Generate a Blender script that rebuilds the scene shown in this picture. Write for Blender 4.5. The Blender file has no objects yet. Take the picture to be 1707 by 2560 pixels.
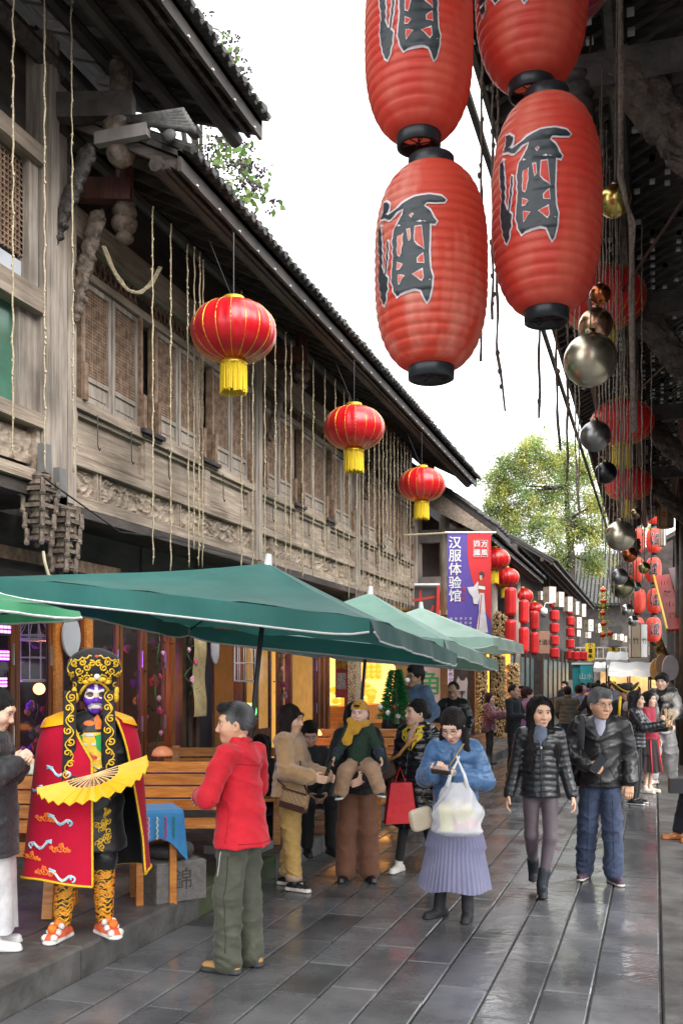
import bpy, math, random, numpy as np
from mathutils import Vector, Matrix
from mathutils.bvhtree import BVHTree
from math import sin, cos, pi, radians, sqrt, atan2
S = bpy.context.scene
C = S.collection
rnd = random.Random(7)
# ------------------------------------------------------------------ camera
F = 2450.0; CX = 853.5; HY = 1695.0; CH = 1.83
TH = math.atan(783.5 / F); SN = sin(TH); CS = cos(TH)
cd = bpy.data.cameras.new('camera'); cam = bpy.data.objects.new('camera', cd); C.objects.link(cam); S.camera = cam
cam.location = (0, 0, CH); cam.rotation_euler = (pi / 2, 0, TH)
cd.sensor_fit = 'HORIZONTAL'; cd.sensor_width = 36; cd.lens = F / 1707 * 36
cd.shift_y = (HY - 1280) / 1707; cd.clip_end = 1500; cd.clip_start = 0.1
cd.dof.use_dof = True; cd.dof.focus_distance = 8.5; cd.dof.aperture_fstop = 11
# ------------------------------------------------------------------ world, sun, exposure
W = bpy.data.worlds.new('World'); S.world = W; W.use_nodes = True
wn = W.node_tree.nodes; wl = W.node_tree.links
bg = wn['Background']; sk = wn.new('ShaderNodeTexSky'); sk.sky_type = 'NISHITA'; sk.sun_disc = False
SEL, SAZ = radians(42), radians(125)
sk.sun_elevation = SEL; sk.sun_rotation = SAZ; sk.air_density = 1.0; sk.dust_density = 4.0
hs = wn.new('ShaderNodeHueSaturation'); hs.inputs['Saturation'].default_value = 0.12
mx = wn.new('ShaderNodeMix'); mx.data_type = 'RGBA'; mx.inputs[0].default_value = 0.86
wl.new(sk.outputs[0], hs.inputs['Color']); wl.new(hs.outputs[0], mx.inputs[6]); mx.inputs[7].default_value = (7.0, 7.15, 7.35, 1)
wl.new(mx.outputs[2], bg.inputs[0]); bg.inputs[1].default_value = 0.125
sd = bpy.data.lights.new('sun', 'SUN'); sd.energy = 1.5; sd.angle = radians(50); sd.color = (1, 0.98, 0.95)
so = bpy.data.objects.new('sun', sd); C.objects.link(so)
sdir = Vector((sin(SAZ) * cos(SEL), cos(SAZ) * cos(SEL), sin(SEL)))
so.rotation_euler = sdir.to_track_quat('Z', 'Y').to_euler()
S.view_settings.view_transform = 'Standard'; S.view_settings.look = 'None'
S.view_settings.exposure = 1.82; S.view_settings.gamma = 1
# ------------------------------------------------------------------ helpers
def P(px, py, X=None, Y=None, Z=None, D=None):
    t = (px - CX) / F; u = (HY - py) / F
    if D is None:
        if X is not None: D = X / (t * CS - SN)
        elif Z is not None: D = (Z - CH) / u
        else: D = Y / (t * SN + CS)
    return Vector((D * (t * CS - SN), D * (t * SN + CS), CH + u * D))
def V(*a): return Vector(a)
_ORD = ['zeroth','first','second','third','fourth','fifth','sixth','seventh','eighth','ninth','tenth','eleventh','twelfth','thirteenth','fourteenth','fifteenth','sixteenth','seventeenth','eighteenth','nineteenth']
_TEN = {20:'twenti',30:'thirti',40:'forti',50:'fifti',60:'sixti',70:'seventi'}
def ordw(n):
    if n < 20: return _ORD[n]
    t = n // 10 * 10; r = n % 10
    return _TEN[t] + 'eth' if r == 0 else _TEN[t][:-1] + 'y-' + _ORD[r]
def set_(o, label=None, cat=None, group=None, kind=None):
    if label: o['label'] = label
    if cat: o['category'] = cat
    if group: o['group'] = group
    if kind: o['kind'] = kind
    return o
ORG = {}
def thing(name, label, cat, loc=(0, 0, 0), group=None, rz=0.0):
    o = bpy.data.objects.new(name, None); C.objects.link(o); o.location = loc; o.rotation_euler = (0, 0, rz)
    o.empty_display_size = 0.1; ORG[o.name] = (Vector(loc), rz)
    return set_(o, label, cat, group)
def org_of(p):
    while p is not None:
        if p.name in ORG: return ORG[p.name]
        p = p.parent
    return (Vector((0, 0, 0)), 0.0)
def mesh_obj(name, v, f, mat, parent=None, smooth=False, local=False, col=None, org=None):
    me = bpy.data.meshes.new(name)
    v = np.asarray(v, dtype=np.float32).reshape(-1, 3)
    loc = None
    if parent is not None and not local:
        o_, rz = org_of(parent); v = v - np.array(o_, dtype=np.float32)
        if rz:
            c, s = cos(-rz), sin(-rz); v = np.stack([v[:, 0] * c - v[:, 1] * s, v[:, 0] * s + v[:, 1] * c, v[:, 2]], 1)
    elif parent is None and org is not None:
        v = v - np.array(org, dtype=np.float32); loc = org
    if isinstance(f, np.ndarray):
        n = len(f); k = f.shape[1]
        me.vertices.add(len(v)); me.vertices.foreach_set('co', v.ravel())
        me.loops.add(n * k); me.loops.foreach_set('vertex_index', f.astype(np.int32).ravel())
        me.polygons.add(n); me.polygons.foreach_set('loop_start', np.arange(0, n * k, k, dtype=np.int32))
        me.polygons.foreach_set('loop_total', np.full(n, k, dtype=np.int32)); me.update(calc_edges=True)
    else:
        me.from_pydata([tuple(map(float, q)) for q in v], [], f); me.update()
    if smooth: me.polygons.foreach_set('use_smooth', np.ones(len(me.polygons), dtype=bool))
    if col is not None:
        a = me.color_attributes.new('Col', 'FLOAT_COLOR', 'POINT')
        c4 = np.ones((len(v), 4), dtype=np.float32); c4[:, :3] = col; a.data.foreach_set('color', c4.ravel())
    for m in (mat if isinstance(mat, (list, tuple)) else [mat]): me.materials.append(m)
    o = bpy.data.objects.new(name, me); C.objects.link(o)
    if parent is not None: o.parent = parent
    if loc is not None: o.location = loc
    return o
def inst(o, name=None, parent=None, loc=None, rz=None):
    c = o.copy(); C.objects.link(c)
    if parent is not None: c.parent = parent
    if loc is not None: c.location = loc
    if rz is not None: c.rotation_euler = (0, 0, rz)
    return c
def copy_tree(o, parent=None):
    c = o.copy(); C.objects.link(c)
    if parent is not None: c.parent = parent
    for ch in list(o.children): copy_tree(ch, c)
    return c
def frame_of(d, up=(0, 0, 1)):
    d = Vector(d).normalized(); u = Vector(up)
    if abs(d.dot(u)) > 0.97: u = Vector((1, 0, 0)) if abs(d.x) < 0.9 else Vector((0, 1, 0))
    a = d.cross(u).normalized(); b = a.cross(d).normalized()
    return a, b, d
class MB:
    def __init__(s): s.v = []; s.f = []; s.c = []; s.cur = None
    def color(s, c): s.cur = c; return s
    def _add(s, vs, fs):
        n = len(s.v); s.v += [tuple(q) for q in vs]; s.f += [tuple(i + n for i in q) for q in fs]
        if s.cur is not None: s.c += [s.cur] * len(vs)
        return s
    def box(s, x0, x1, y0, y1, z0, z1):
        vs = [(x0,y0,z0),(x1,y0,z0),(x1,y1,z0),(x0,y1,z0),(x0,y0,z1),(x1,y0,z1),(x1,y1,z1),(x0,y1,z1)]
        return s._add(vs, [(0,3,2,1),(4,5,6,7),(0,1,5,4),(1,2,6,5),(2,3,7,6),(3,0,4,7)])
    def cbox(s, c, size, M=None):
        c = Vector(c); h = [q / 2 for q in size]; vs = []
        for sz in (-1, 1):
            for sx, sy in ((-1,-1),(1,-1),(1,1),(-1,1)):
                q = Vector((sx*h[0], sy*h[1], sz*h[2])); q = (M @ q) if M is not None else q; vs.append(c + q)
        return s._add(vs, [(0,3,2,1),(4,5,6,7),(0,1,5,4),(1,2,6,5),(2,3,7,6),(3,0,4,7)])
    def slab(s, x0, x1, y0, y1, z0, z1, b=0.008, jit=0.0):
        t = [rnd.uniform(-jit, jit) for _ in range(4)]
        vs = [(x0,y0,z0),(x1,y0,z0),(x1,y1,z0),(x0,y1,z0),(x0,y0,z1-b+t[0]),(x1,y0,z1-b+t[1]),(x1,y1,z1-b+t[2]),(x0,y1,z1-b+t[3]),
              (x0+b,y0+b,z1+t[0]),(x1-b,y0+b,z1+t[1]),(x1-b,y1-b,z1+t[2]),(x0+b,y1-b,z1+t[3])]
        return s._add(vs, [(0,1,5,4),(1,2,6,5),(2,3,7,6),(3,0,4,7),(4,5,9,8),(5,6,10,9),(6,7,11,10),(7,4,8,11),(8,9,10,11)])
    def beam(s, a, b, w, h, up=(0, 0, 1)):
        a = Vector(a); b = Vector(b); r, u, d = frame_of(b - a, up); r *= w / 2; u *= h / 2
        vs = [a-r-u, a+r-u, a+r+u, a-r+u, b-r-u, b+r-u, b+r+u, b-r+u]
        return s._add(vs, [(0,1,2,3),(7,6,5,4),(0,4,5,1),(1,5,6,2),(2,6,7,3),(3,7,4,0)])
    def tube(s, pts, r, n=8, caps=True, flat=1.0, up=(0,0,1)):
        pts = [Vector(p) for p in pts]; m = len(pts); rs = r if isinstance(r, (list, tuple)) else [r] * m
        vs = []; pa = None
        for i, p in enumerate(pts):
            d = (pts[min(i+1, m-1)] - pts[max(i-1, 0)])
            if d.length < 1e-9: d = Vector((0, 0, 1))
            a, b, _ = frame_of(d, up)
            if pa is not None and a.dot(pa) < 0: a = -a; b = -b
            pa = a
            for k in range(n):
                t = 2 * pi * k / n; vs.append(p + a * (cos(t) * rs[i]) + b * (sin(t) * rs[i] * flat))
        fs = [(i*n+k, i*n+(k+1) % n, (i+1)*n+(k+1) % n, (i+1)*n+k) for i in range(m-1) for k in range(n)]
        if caps: fs += [tuple(range(n))[::-1], tuple(range((m-1)*n, m*n))]
        return s._add(vs, fs)
    def lathe(s, prof, c=(0, 0, 0), n=16, M=None, caps=True, fl=1.0):
        c = Vector(c); vs = []
        for r, z in prof:
            for k in range(n):
                t = 2 * pi * k / n; q = Vector((cos(t) * r, sin(t) * r * fl, z)); vs.append(c + ((M @ q) if M is not None else q))
        m = len(prof); fs = [(i*n+k, i*n+(k+1) % n, (i+1)*n+(k+1) % n, (i+1)*n+k) for i in range(m-1) for k in range(n)]
        if caps: fs += [tuple(range(n))[::-1], tuple(range((m-1)*n, m*n))]
        return s._add(vs, fs)
    def ball(s, c, r, n=10, m=6, sc=(1, 1, 1)):
        pr = [(sin(pi * i / m) , -cos(pi * i / m)) for i in range(m + 1)]
        c = Vector(c); vs = []
        for a, z in pr:
            for k in range(n):
                t = 2*pi*k/n; vs.append(c + Vector((cos(t)*a*r*sc[0], sin(t)*a*r*sc[1], z*r*sc[2])))
        return s._add(vs, [(i*n+k, i*n+(k+1) % n, (i+1)*n+(k+1) % n, (i+1)*n+k) for i in range(m) for k in range(n)])
    def poly(s, pts, d):          # extruded polygon: pts 3D, d thickness vector
        n = len(pts); d = Vector(d); pts = [Vector(p) for p in pts]
        fs = [tuple(range(n)), tuple(range(2*n-1, n-1, -1))] + [(k, k+n, (k+1) % n + n, (k+1) % n) for k in range(n)]
        return s._add(pts + [p + d for p in pts], fs)
    def grid(s, fn, nu, nv, wrap=False):
        vs = [fn(i / (nu if wrap else nu - 1), j / (nv - 1)) for j in range(nv) for i in range(nu)]
        e = nu if wrap else nu - 1
        return s._add(vs, [(j*nu+i, j*nu+(i+1) % nu, (j+1)*nu+(i+1) % nu, (j+1)*nu+i) for j in range(nv-1) for i in range(e)])
    def quad(s, a, b, c, d): return s._add([a, b, c, d], [(0, 1, 2, 3)])
    def build(s, name, mat, parent=None, smooth=False, local=False, org=None, **kw):
        o = mesh_obj(name, s.v, s.f, mat, parent, smooth, local, np.array(s.c) if s.c else None, org)
        return set_(o, **kw) if kw else o
# ------------------------------------------------------------------ materials
MATS = {}
def srgb(h):
    h = h.lstrip('#'); r = [int(h[i:i+2], 16) / 255 for i in (0, 2, 4)]
    return tuple((q / 12.92 if q <= 0.04045 else ((q + 0.055) / 1.055) ** 2.4) for q in r)
def mk(name, c1, c2=None, rough=0.6, ns=6, st=(1, 1, 1), bump=0.0, bs=30, bst=None, metal=0, emi=None, es=1.0, trans=0, alpha=1, vcol=False,
       r2=None, lo=0.35, hi=0.65, sheen=0, coat=0, det=4, ior=1.45, sss=0, obj_rand=0.0, stain=0.0, transl=0.0, spec=None, world=False):
    if name in MATS: return MATS[name]
    m = bpy.data.materials.new(name); m.use_nodes = True; N = m.node_tree.nodes; L = m.node_tree.links
    b = N['Principled BSDF']; c1 = tuple(c1); c2 = tuple(c2) if c2 is not None else tuple(q * 0.8 for q in c1)
    tc = N.new('ShaderNodeTexCoord' if not world else 'ShaderNodeNewGeometry'); OBJC = tc.outputs['Object' if not world else 'Position']; mp = N.new('ShaderNodeMapping'); mp.inputs['Scale'].default_value = st
    L.new(OBJC, mp.inputs[0])
    nz = N.new('ShaderNodeTexNoise'); nz.inputs['Scale'].default_value = ns; nz.inputs['Detail'].default_value = det; nz.inputs['Roughness'].default_value = 0.6
    L.new(mp.outputs[0], nz.inputs['Vector'])
    rp = N.new('ShaderNodeValToRGB'); rp.color_ramp.elements[0].position = lo; rp.color_ramp.elements[1].position = hi
    rp.color_ramp.elements[0].color = (*c1, 1); rp.color_ramp.elements[1].color = (*c2, 1)
    L.new(nz.outputs['Fac'], rp.inputs[0]); out = rp.outputs[0]
    if vcol:
        at = N.new('ShaderNodeAttribute'); at.attribute_name = 'Col'
        mm = N.new('ShaderNodeMix'); mm.data_type = 'RGBA'; mm.blend_type = 'MULTIPLY'; mm.inputs[0].default_value = 1
        L.new(at.outputs['Color'], mm.inputs[6]); L.new(out, mm.inputs[7]); out = mm.outputs[2]
    if stain:
        n3 = N.new('ShaderNodeTexNoise'); n3.inputs['Scale'].default_value = 1.3; n3.inputs['Detail'].default_value = 6
        L.new(OBJC, n3.inputs['Vector'])
        r3 = N.new('ShaderNodeMapRange'); r3.inputs[1].default_value = 0.4; r3.inputs[2].default_value = 0.7; r3.inputs[3].default_value = 1.0; r3.inputs[4].default_value = 1 - stain
        L.new(n3.outputs['Fac'], r3.inputs[0])
        mm = N.new('ShaderNodeMix'); mm.data_type = 'RGBA'; mm.blend_type = 'MULTIPLY'; mm.inputs[0].default_value = 1
        L.new(out, mm.inputs[6]); L.new(r3.outputs[0], mm.inputs[7]); out = mm.outputs[2]
    if obj_rand:
        oi = N.new('ShaderNodeObjectInfo'); r3 = N.new('ShaderNodeMapRange'); r3.inputs[3].default_value = 1 - obj_rand; r3.inputs[4].default_value = 1 + obj_rand
        L.new(oi.outputs['Random'], r3.inputs[0])
        mm = N.new('ShaderNodeMix'); mm.data_type = 'RGBA'; mm.blend_type = 'MULTIPLY'; mm.inputs[0].default_value = 1
        L.new(out, mm.inputs[6]); L.new(r3.outputs[0], mm.inputs[7]); out = mm.outputs[2]
    L.new(out, b.inputs['Base Color'])
    b.inputs['Roughness'].default_value = rough; b.inputs['Metallic'].default_value = metal; b.inputs['IOR'].default_value = ior
    if spec is not None: b.inputs['Specular IOR Level'].default_value = spec
    if r2 is not None:
        mr = N.new('ShaderNodeMapRange'); mr.inputs[1].default_value = 0.35; mr.inputs[2].default_value = 0.65; mr.inputs[3].default_value = rough; mr.inputs[4].default_value = r2
        n2 = N.new('ShaderNodeTexNoise'); n2.inputs['Scale'].default_value = ns * 0.6; n2.inputs['Detail'].default_value = 5; L.new(OBJC, n2.inputs['Vector'])
        L.new(n2.outputs['Fac'], mr.inputs[0]); L.new(mr.outputs[0], b.inputs['Roughness'])
    if bump:
        bn = N.new('ShaderNodeTexNoise'); bn.inputs['Scale'].default_value = bs; bn.inputs['Detail'].default_value = 3
        if bst:
            m2 = N.new('ShaderNodeMapping'); m2.inputs['Scale'].default_value = bst; L.new(OBJC, m2.inputs[0]); L.new(m2.outputs[0], bn.inputs['Vector'])
        else: L.new(mp.outputs[0], bn.inputs['Vector'])
        bp = N.new('ShaderNodeBump'); bp.inputs['Strength'].default_value = bump; bp.inputs['Distance'].default_value = 0.02
        L.new(bn.outputs['Fac'], bp.inputs['Height']); L.new(bp.outputs[0], b.inputs['Normal'])
    if emi is not None:
        b.inputs['Emission Color'].default_value = (*emi, 1); b.inputs['Emission Strength'].default_value = es
    if trans: b.inputs['Transmission Weight'].default_value = trans
    if alpha < 1: b.inputs['Alpha'].default_value = alpha
    if sheen: b.inputs['Sheen Weight'].default_value = sheen; b.inputs['Sheen Roughness'].default_value = 0.4
    if coat: b.inputs['Coat Weight'].default_value = coat; b.inputs['Coat Roughness'].default_value = 0.15
    if sss: b.inputs['Subsurface Weight'].default_value = sss; b.inputs['Subsurface Radius'].default_value = (0.02, 0.008, 0.004); b.inputs['Subsurface Scale'].default_value = 0.5
    if transl:
        tr = N.new('ShaderNodeBsdfTranslucent'); ms = N.new('ShaderNodeMixShader'); ms.inputs[0].default_value = transl
        L.new(out, tr.inputs[0]); L.new(b.outputs[0], ms.inputs[1]); L.new(tr.outputs[0], ms.inputs[2]); L.new(ms.outputs[0], N['Material Output'].inputs[0])
    MATS[name] = m; return m
def em(name, c, s):
    return mk(name, (0.02, 0.02, 0.02), rough=0.5, emi=c, es=s)
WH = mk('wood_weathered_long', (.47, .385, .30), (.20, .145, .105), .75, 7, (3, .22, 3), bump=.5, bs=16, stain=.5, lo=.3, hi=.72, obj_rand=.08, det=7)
WV = mk('wood_weathered_post', (.47, .41, .35), (.20, .15, .115), .75, 7, (3, 3, .22), bump=.5, bs=16, stain=.5, lo=.3, hi=.72, obj_rand=.1, det=7)
WL = mk('wood_lattice', (.36, .235, .155), (.15, .092, .06), .7, 12, stain=.4, bump=.2)
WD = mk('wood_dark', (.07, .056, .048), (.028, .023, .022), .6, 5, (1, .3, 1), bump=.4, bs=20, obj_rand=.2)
WDX = mk('wood_dark_cross', (.085, .068, .058), (.035, .027, .024), .6, 6, (.4, 3, 3), bump=.4, bs=20, obj_rand=.25)
WC = mk('wood_carved', (.23, .175, .135), (.075, .055, .042), .65, 14, bump=.5, bs=50, stain=.4)
WCD = mk('wood_carved_dark', (.05, .042, .036), (.015, .012, .011), .55, 14, bump=.5, bs=50)
WR = mk('wood_redbrown', (.12, .035, .022), (.05, .02, .014), .5, 6, (3, 3, .4), bump=.2)
WO = mk('wood_varnished_orange', (.56, .22, .045), (.34, .11, .02), .35, 9, (.5, 4, 4), bump=.12, bs=18, obj_rand=.12)
WOV = mk('wood_varnished_frame', (.20, .062, .016), (.085, .025, .008), .35, 8, (4, 4, .4), bump=.12, bs=18, obj_rand=.12)
TILE = mk('roof_tile_grey', (.12, .115, .11), (.05, .05, .048), .7, 9, bump=.5, bs=25, stain=.4, obj_rand=.15)
PLAS = mk('plaster_grey', (.28, .25, .23), (.19, .165, .15), .85, 4, bump=.2, stain=.4)
BLK = mk('black_metal', (.012, .012, .013), rough=.4)
GLASSD = mk('shop_glass', (.02, .02, .025), rough=.06, trans=.0, alpha=.30)
TWINE = mk('twine_jute', (.50, .42, .28), (.30, .24, .15), .9, 40, bump=.5, bs=120)
TWIND = mk('twine_brown', (.17, .125, .095), (.07, .05, .04), .9, 40, bump=.5, bs=120)
VC = mk('painted_cloth', (1, 1, 1), (.82, .82, .82), .75, 30, vcol=True, sheen=.2)
VCP = mk('painted_print', (1, 1, 1), (.94, .94, .94), .6, 30, vcol=True)
# text as flat mesh geometry --------------------------------------------------
_dg = None
def text_mesh(body, size=1.0):
    cu = bpy.data.curves.new('t', 'FONT'); cu.body = body; cu.size = size; cu.align_x = 'CENTER'; cu.align_y = 'CENTER'; cu.resolution_u = 2
    o = bpy.data.objects.new('t', cu); C.objects.link(o)
    dg = bpy.context.evaluated_depsgraph_get(); me = o.evaluated_get(dg).to_mesh()
    v = [tuple(q.co) for q in me.vertices]; f = [tuple(p.vertices) for p in me.polygons]
    o.evaluated_get(dg).to_mesh_clear(); bpy.data.objects.remove(o); bpy.data.curves.remove(cu)
    xs = [q[0] for q in v]; ys = [q[1] for q in v]; cx = (min(xs) + max(xs)) / 2; cy = (min(ys) + max(ys)) / 2
    return [(q[0] - cx, q[1] - cy) for q in v], f
_TC = {}
def lay_text(mb, body, size, c, ux, uy, bold=0.0):
    """flat lettering: c centre, ux/uy unit vectors on the surface"""
    if body not in _TC: _TC[body] = text_mesh(body)
    v, f = _TC[body]; c = Vector(c); ux = Vector(ux); uy = Vector(uy); n = ux.cross(uy).normalized()
    for k, (dx, dy) in enumerate([(0, 0)] if not bold else [(0, 0), (bold, 0), (0, bold), (bold, bold)]):
        mb._add([c + ux * (x * size + dx) + uy * (y * size + dy) + n * (0.0003 * k) for x, y in v], f)
# ------------------------------------------------------------------ figures: smooth implicit surfaces meshed with surface nets
def noise3(p, s, seed=0):
    """cheap smooth pseudo-noise, p (...,3) -> about -1..1"""
    x, y, z = p[..., 0] * s + seed * 1.7, p[..., 1] * s + seed * 2.3, p[..., 2] * s + seed * 0.9
    return (np.sin(x + 1.7 * np.sin(y * .9 + z * .4)) + np.sin(y * 1.1 + 1.5 * np.sin(z * .8 + x * .3)) + np.sin(z * 1.2 + 1.6 * np.sin(x * .7 - y * .5))) / 3
class SDF:
    def __init__(s, lo, hi, h):
        s.h = h; s.lo = np.array(lo, dtype=np.float32) - 2 * h; s.n = np.ceil((np.array(hi) - s.lo) / h).astype(int) + 3
        s.a = np.full(s.n, 0.5, dtype=np.float32)
    def _sub(s, lo, hi):
        i0 = np.maximum(((np.array(lo) - s.lo) / s.h).astype(int), 0); i1 = np.minimum(((np.array(hi) - s.lo) / s.h).astype(int) + 2, s.n)
        if (i1 <= i0).any(): return None, None
        ax = [s.lo[k] + s.h * np.arange(i0[k], i1[k], dtype=np.float32) for k in range(3)]
        return np.stack(np.meshgrid(*ax, indexing='ij'), -1), (slice(i0[0], i1[0]), slice(i0[1], i1[1]), slice(i0[2], i1[2]))
    def cap(s, a, b, ra, rb=None, sc=(1, 1, 1), k=0.02, mod=None, sub=False, pad=0.05):
        a = np.array(a, dtype=np.float32); b = np.array(b, dtype=np.float32); rb = ra if rb is None else rb
        R = max(ra, rb) * max(sc) + k + pad
        p, sl = s._sub(np.minimum(a, b) - R, np.maximum(a, b) + R)
        if p is None: return s
        d = b - a; L2 = float(d @ d)
        t = np.clip(((p - a) @ d) / L2, 0, 1) if L2 > 1e-10 else np.zeros(p.shape[:3], dtype=np.float32)
        q = p - a - t[..., None] * d
        r = ra + (rb - ra) * t
        if mod is not None: r = r + mod(t, p)
        q = q / np.array(sc, dtype=np.float32)
        dist = (np.sqrt((q * q).sum(-1)) - r) * min(sc)
        cur = s.a[sl]
        if sub:
            dist = -dist; h = np.maximum(k - np.abs(cur - dist), 0) / k; s.a[sl] = np.maximum(cur, dist) + h * h * k / 4
        else:
            h = np.maximum(k - np.abs(cur - dist), 0) / k; s.a[sl] = np.minimum(cur, dist) - h * h * k / 4
        return s
    def ell(s, c, r, k=0.02, sub=False):
        m = min(r); return s.cap(c, c, m, m, sc=tuple(q / m for q in r), k=k, sub=sub)
    def cut(s, n, d):       # keep n.p < d
        ax = [s.lo[k] + s.h * np.arange(s.n[k], dtype=np.float32) for k in range(3)]
        pl = n[0] * ax[0][:, None, None] + n[1] * ax[1][None, :, None] + n[2] * ax[2][None, None, :] - d
        s.a = np.maximum(s.a, pl.astype(np.float32)); return s
    def add_field(s, fn):
        ax = [s.lo[k] + s.h * np.arange(s.n[k], dtype=np.float32) for k in range(3)]
        m = np.abs(s.a) < 0.06; idx = np.argwhere(m); p = s.lo + idx * s.h
        s.a[m] += fn(p).astype(np.float32); return s
    def mesh(s):
        a = s.a; neg = a < 0; nx, ny, nz = a.shape
        cnt = np.zeros((nx-1, ny-1, nz-1), dtype=np.int8); pos = np.zeros((nx-1, ny-1, nz-1, 3), dtype=np.float32)
        ne = np.zeros((nx-1, ny-1, nz-1), dtype=np.float32)
        def sh(ar, i, j, k): return ar[i:nx-1+i, j:ny-1+j, k:nz-1+k]
        cs = [(i, j, k) for i in (0, 1) for j in (0, 1) for k in (0, 1)]
        tot = sum(sh(neg, *c).astype(np.int8) for c in cs); act = (tot > 0) & (tot < 8)
        idx = np.argwhere(act)
        if len(idx) == 0: return np.zeros((0, 3), np.float32), np.zeros((0, 4), np.int32)
        vals = {c: a[idx[:, 0]+c[0], idx[:, 1]+c[1], idx[:, 2]+c[2]] for c in cs}
        acc = np.zeros((len(idx), 3), np.float32); n = np.zeros(len(idx), np.float32)
        for c in cs:
            for ax in range(3):
                if c[ax] == 0:
                    c2 = list(c); c2[ax] = 1; c2 = tuple(c2); va, vb = vals[c], vals[c2]; m = (va < 0) != (vb < 0)
                    t = np.where(m, va / (va - vb + 1e-12), 0)
                    q = np.zeros((len(idx), 3), np.float32); q[:] = c; q[:, ax] = t; acc += q * m[:, None]; n += m
        v = (idx + acc / n[:, None]) * s.h + s.lo
        vid = np.full(act.shape, -1, dtype=np.int32); vid[act] = np.arange(len(idx))
        F_ = []
        for ax in range(3):
            o = [0, 0, 0]; o[ax] = 1
            A = neg[:nx-o[0], :ny-o[1], :nz-o[2]]; B = neg[o[0]:, o[1]:, o[2]:]
            e = np.argwhere(A != B); u, w = [(1, 2), (2, 0), (0, 1)][ax]
            e = e[(e[:, u] > 0) & (e[:, w] > 0) & (e < np.array(act.shape)).all(1)]
            if len(e) == 0: continue
            fl = neg[e[:, 0], e[:, 1], e[:, 2]]
            def g(du, dw):
                q = e.copy(); q[:, u] -= du; q[:, w] -= dw; return vid[q[:, 0], q[:, 1], q[:, 2]]
            f = np.stack([g(1, 1), g(0, 1), g(0, 0), g(1, 0)], 1); f[~fl] = f[~fl][:, ::-1]; F_.append(f[(f >= 0).all(1)])
        return v.astype(np.float32), np.concatenate(F_)
def merge(*ms):
    V_, F_, n = [], [], 0
    for v, f in ms:
        V_.append(v); F_.append(f + n); n += len(v)
    return np.concatenate(V_), np.concatenate(F_)
SKIN = mk('skin', (1, 1, 1), (.93, .9, .88), .48, 20, vcol=True, sss=.12)
HAIR = mk('hair', (1, 1, 1), (.5, .5, .5), .40, 60, (6, 6, .6), bump=.8, bs=60, vcol=True, spec=.3)
LEA = mk('black_leather', (.016, .016, .017), (.010, .010, .011), .30, 14, bump=.25, bs=14, r2=.42, spec=.6)
def cloth(name, c, rough=.8, bump=.25, bs=60, sheen=.15, spec=None, var=.75, ns=8):
    return mk('cloth_' + name, c, tuple(q * var for q in c), rough, ns, bump=bump, bs=bs, sheen=sheen, spec=spec)
def rot2(v, a): return (v[0] * cos(a) - v[1] * sin(a), v[0] * sin(a) + v[1] * cos(a), v[2])
def head_mesh(h, yaw, pitch, c, female, child=0, wide=1.0, smile=0):
    s = SDF((-.12, -.13, -.15), (.12, .14, .14), h)
    s.ell((0, -.014, .02), (.076, .094, .10), .02); s.ell((0, .022, -.04), (.060 * wide, .066, .078), .035)
    s.ell((0, .062, -.092), (.026, .022, .018), .03)
    s.cap((-.034, .074, .034), (.034, .074, .034), .011, k=.03)
    for x in (-1, 1):
        s.ell((x * .040, .062, -.028), (.024, .022, .024), .03)
        s.ell((x * .032, .098, .008), (.017, .014, .010), .018, sub=True)
        s.ell((x * .078, -.004, -.012), (.010, .018, .031), .008)
        s.ell((x * .081, .004, -.014), (.005, .009, .016), .006, sub=True)
        s.ell((x * .012, .096, -.032), (.008, .010, .008), .01)
    s.cap((0, .082, .014), (0, .103, -.026), .007, .0115, k=.016)
    s.cap((-.019, .084, -.064), (.019, .084, -.064), .0065, k=.008); s.cap((-.015, .083, -.074), (.015, .083, -.074), .0075, k=.008)
    s.ell((0, .094, -.069), (.022, .006, .0022), .004, sub=True)
    v, f = s.mesh()
    return v, f
def place_head(v, yaw, pitch, c, sc=1.0):
    v = v * sc; cp, sp = cos(pitch), sin(pitch); y, z = v[:, 1] * cp - v[:, 2] * sp, v[:, 1] * sp + v[:, 2] * cp
    x = v[:, 0]; x, y = x * cos(yaw) - y * sin(yaw), x * sin(yaw) + y * cos(yaw)
    return np.stack([x + c[0], y + c[1], z + c[2]], 1)
def hand_prims(s, wrist, d, pal, side, curl, k=.006):
    """d hand direction, pal palm normal, side +1/-1 thumb side"""
    d = Vector(d).normalized(); pal = Vector(pal); pal = (pal - d * pal.dot(d)).normalized(); w = d.cross(pal).normalized() * side
    W0 = Vector(wrist)
    s.cap(W0 - d * .04, W0 + d * .02, .026, .024, k=.015)
    for i, o in enumerate((-.027, -.010, .009, .027)):
        s.cap(W0 + d * .01 + w * o * .6, W0 + d * .085 + w * o, .0165, .0125, k=.010)
    L_ = [.062, .076, .080, .070]
    for i, o in enumerate((-.029, -.010, .010, .028)):
        b = W0 + d * .088 + w * o; dd = d.copy(); a = curl
        for j, fr in enumerate((.45, .30, .25)):
            ang = a * (j + .6); q = (d * cos(ang) + pal * sin(ang)); e = b + q * (L_[i] * fr); s.cap(b, e, .0095 - .0008 * j, .0088 - .0008 * j, k=k); b = e
    b = W0 + d * .025 + w * .026; q = (d * .75 + w * .6 + pal * .25).normalized(); e = b + q * .045; s.cap(b, e, .014, .0115, k=.01)
    q = (d * .9 + w * .15 + pal * (.3 + curl * .4)).normalized(); s.cap(e, e + q * .035, .011, .0085, k=.006)
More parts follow.
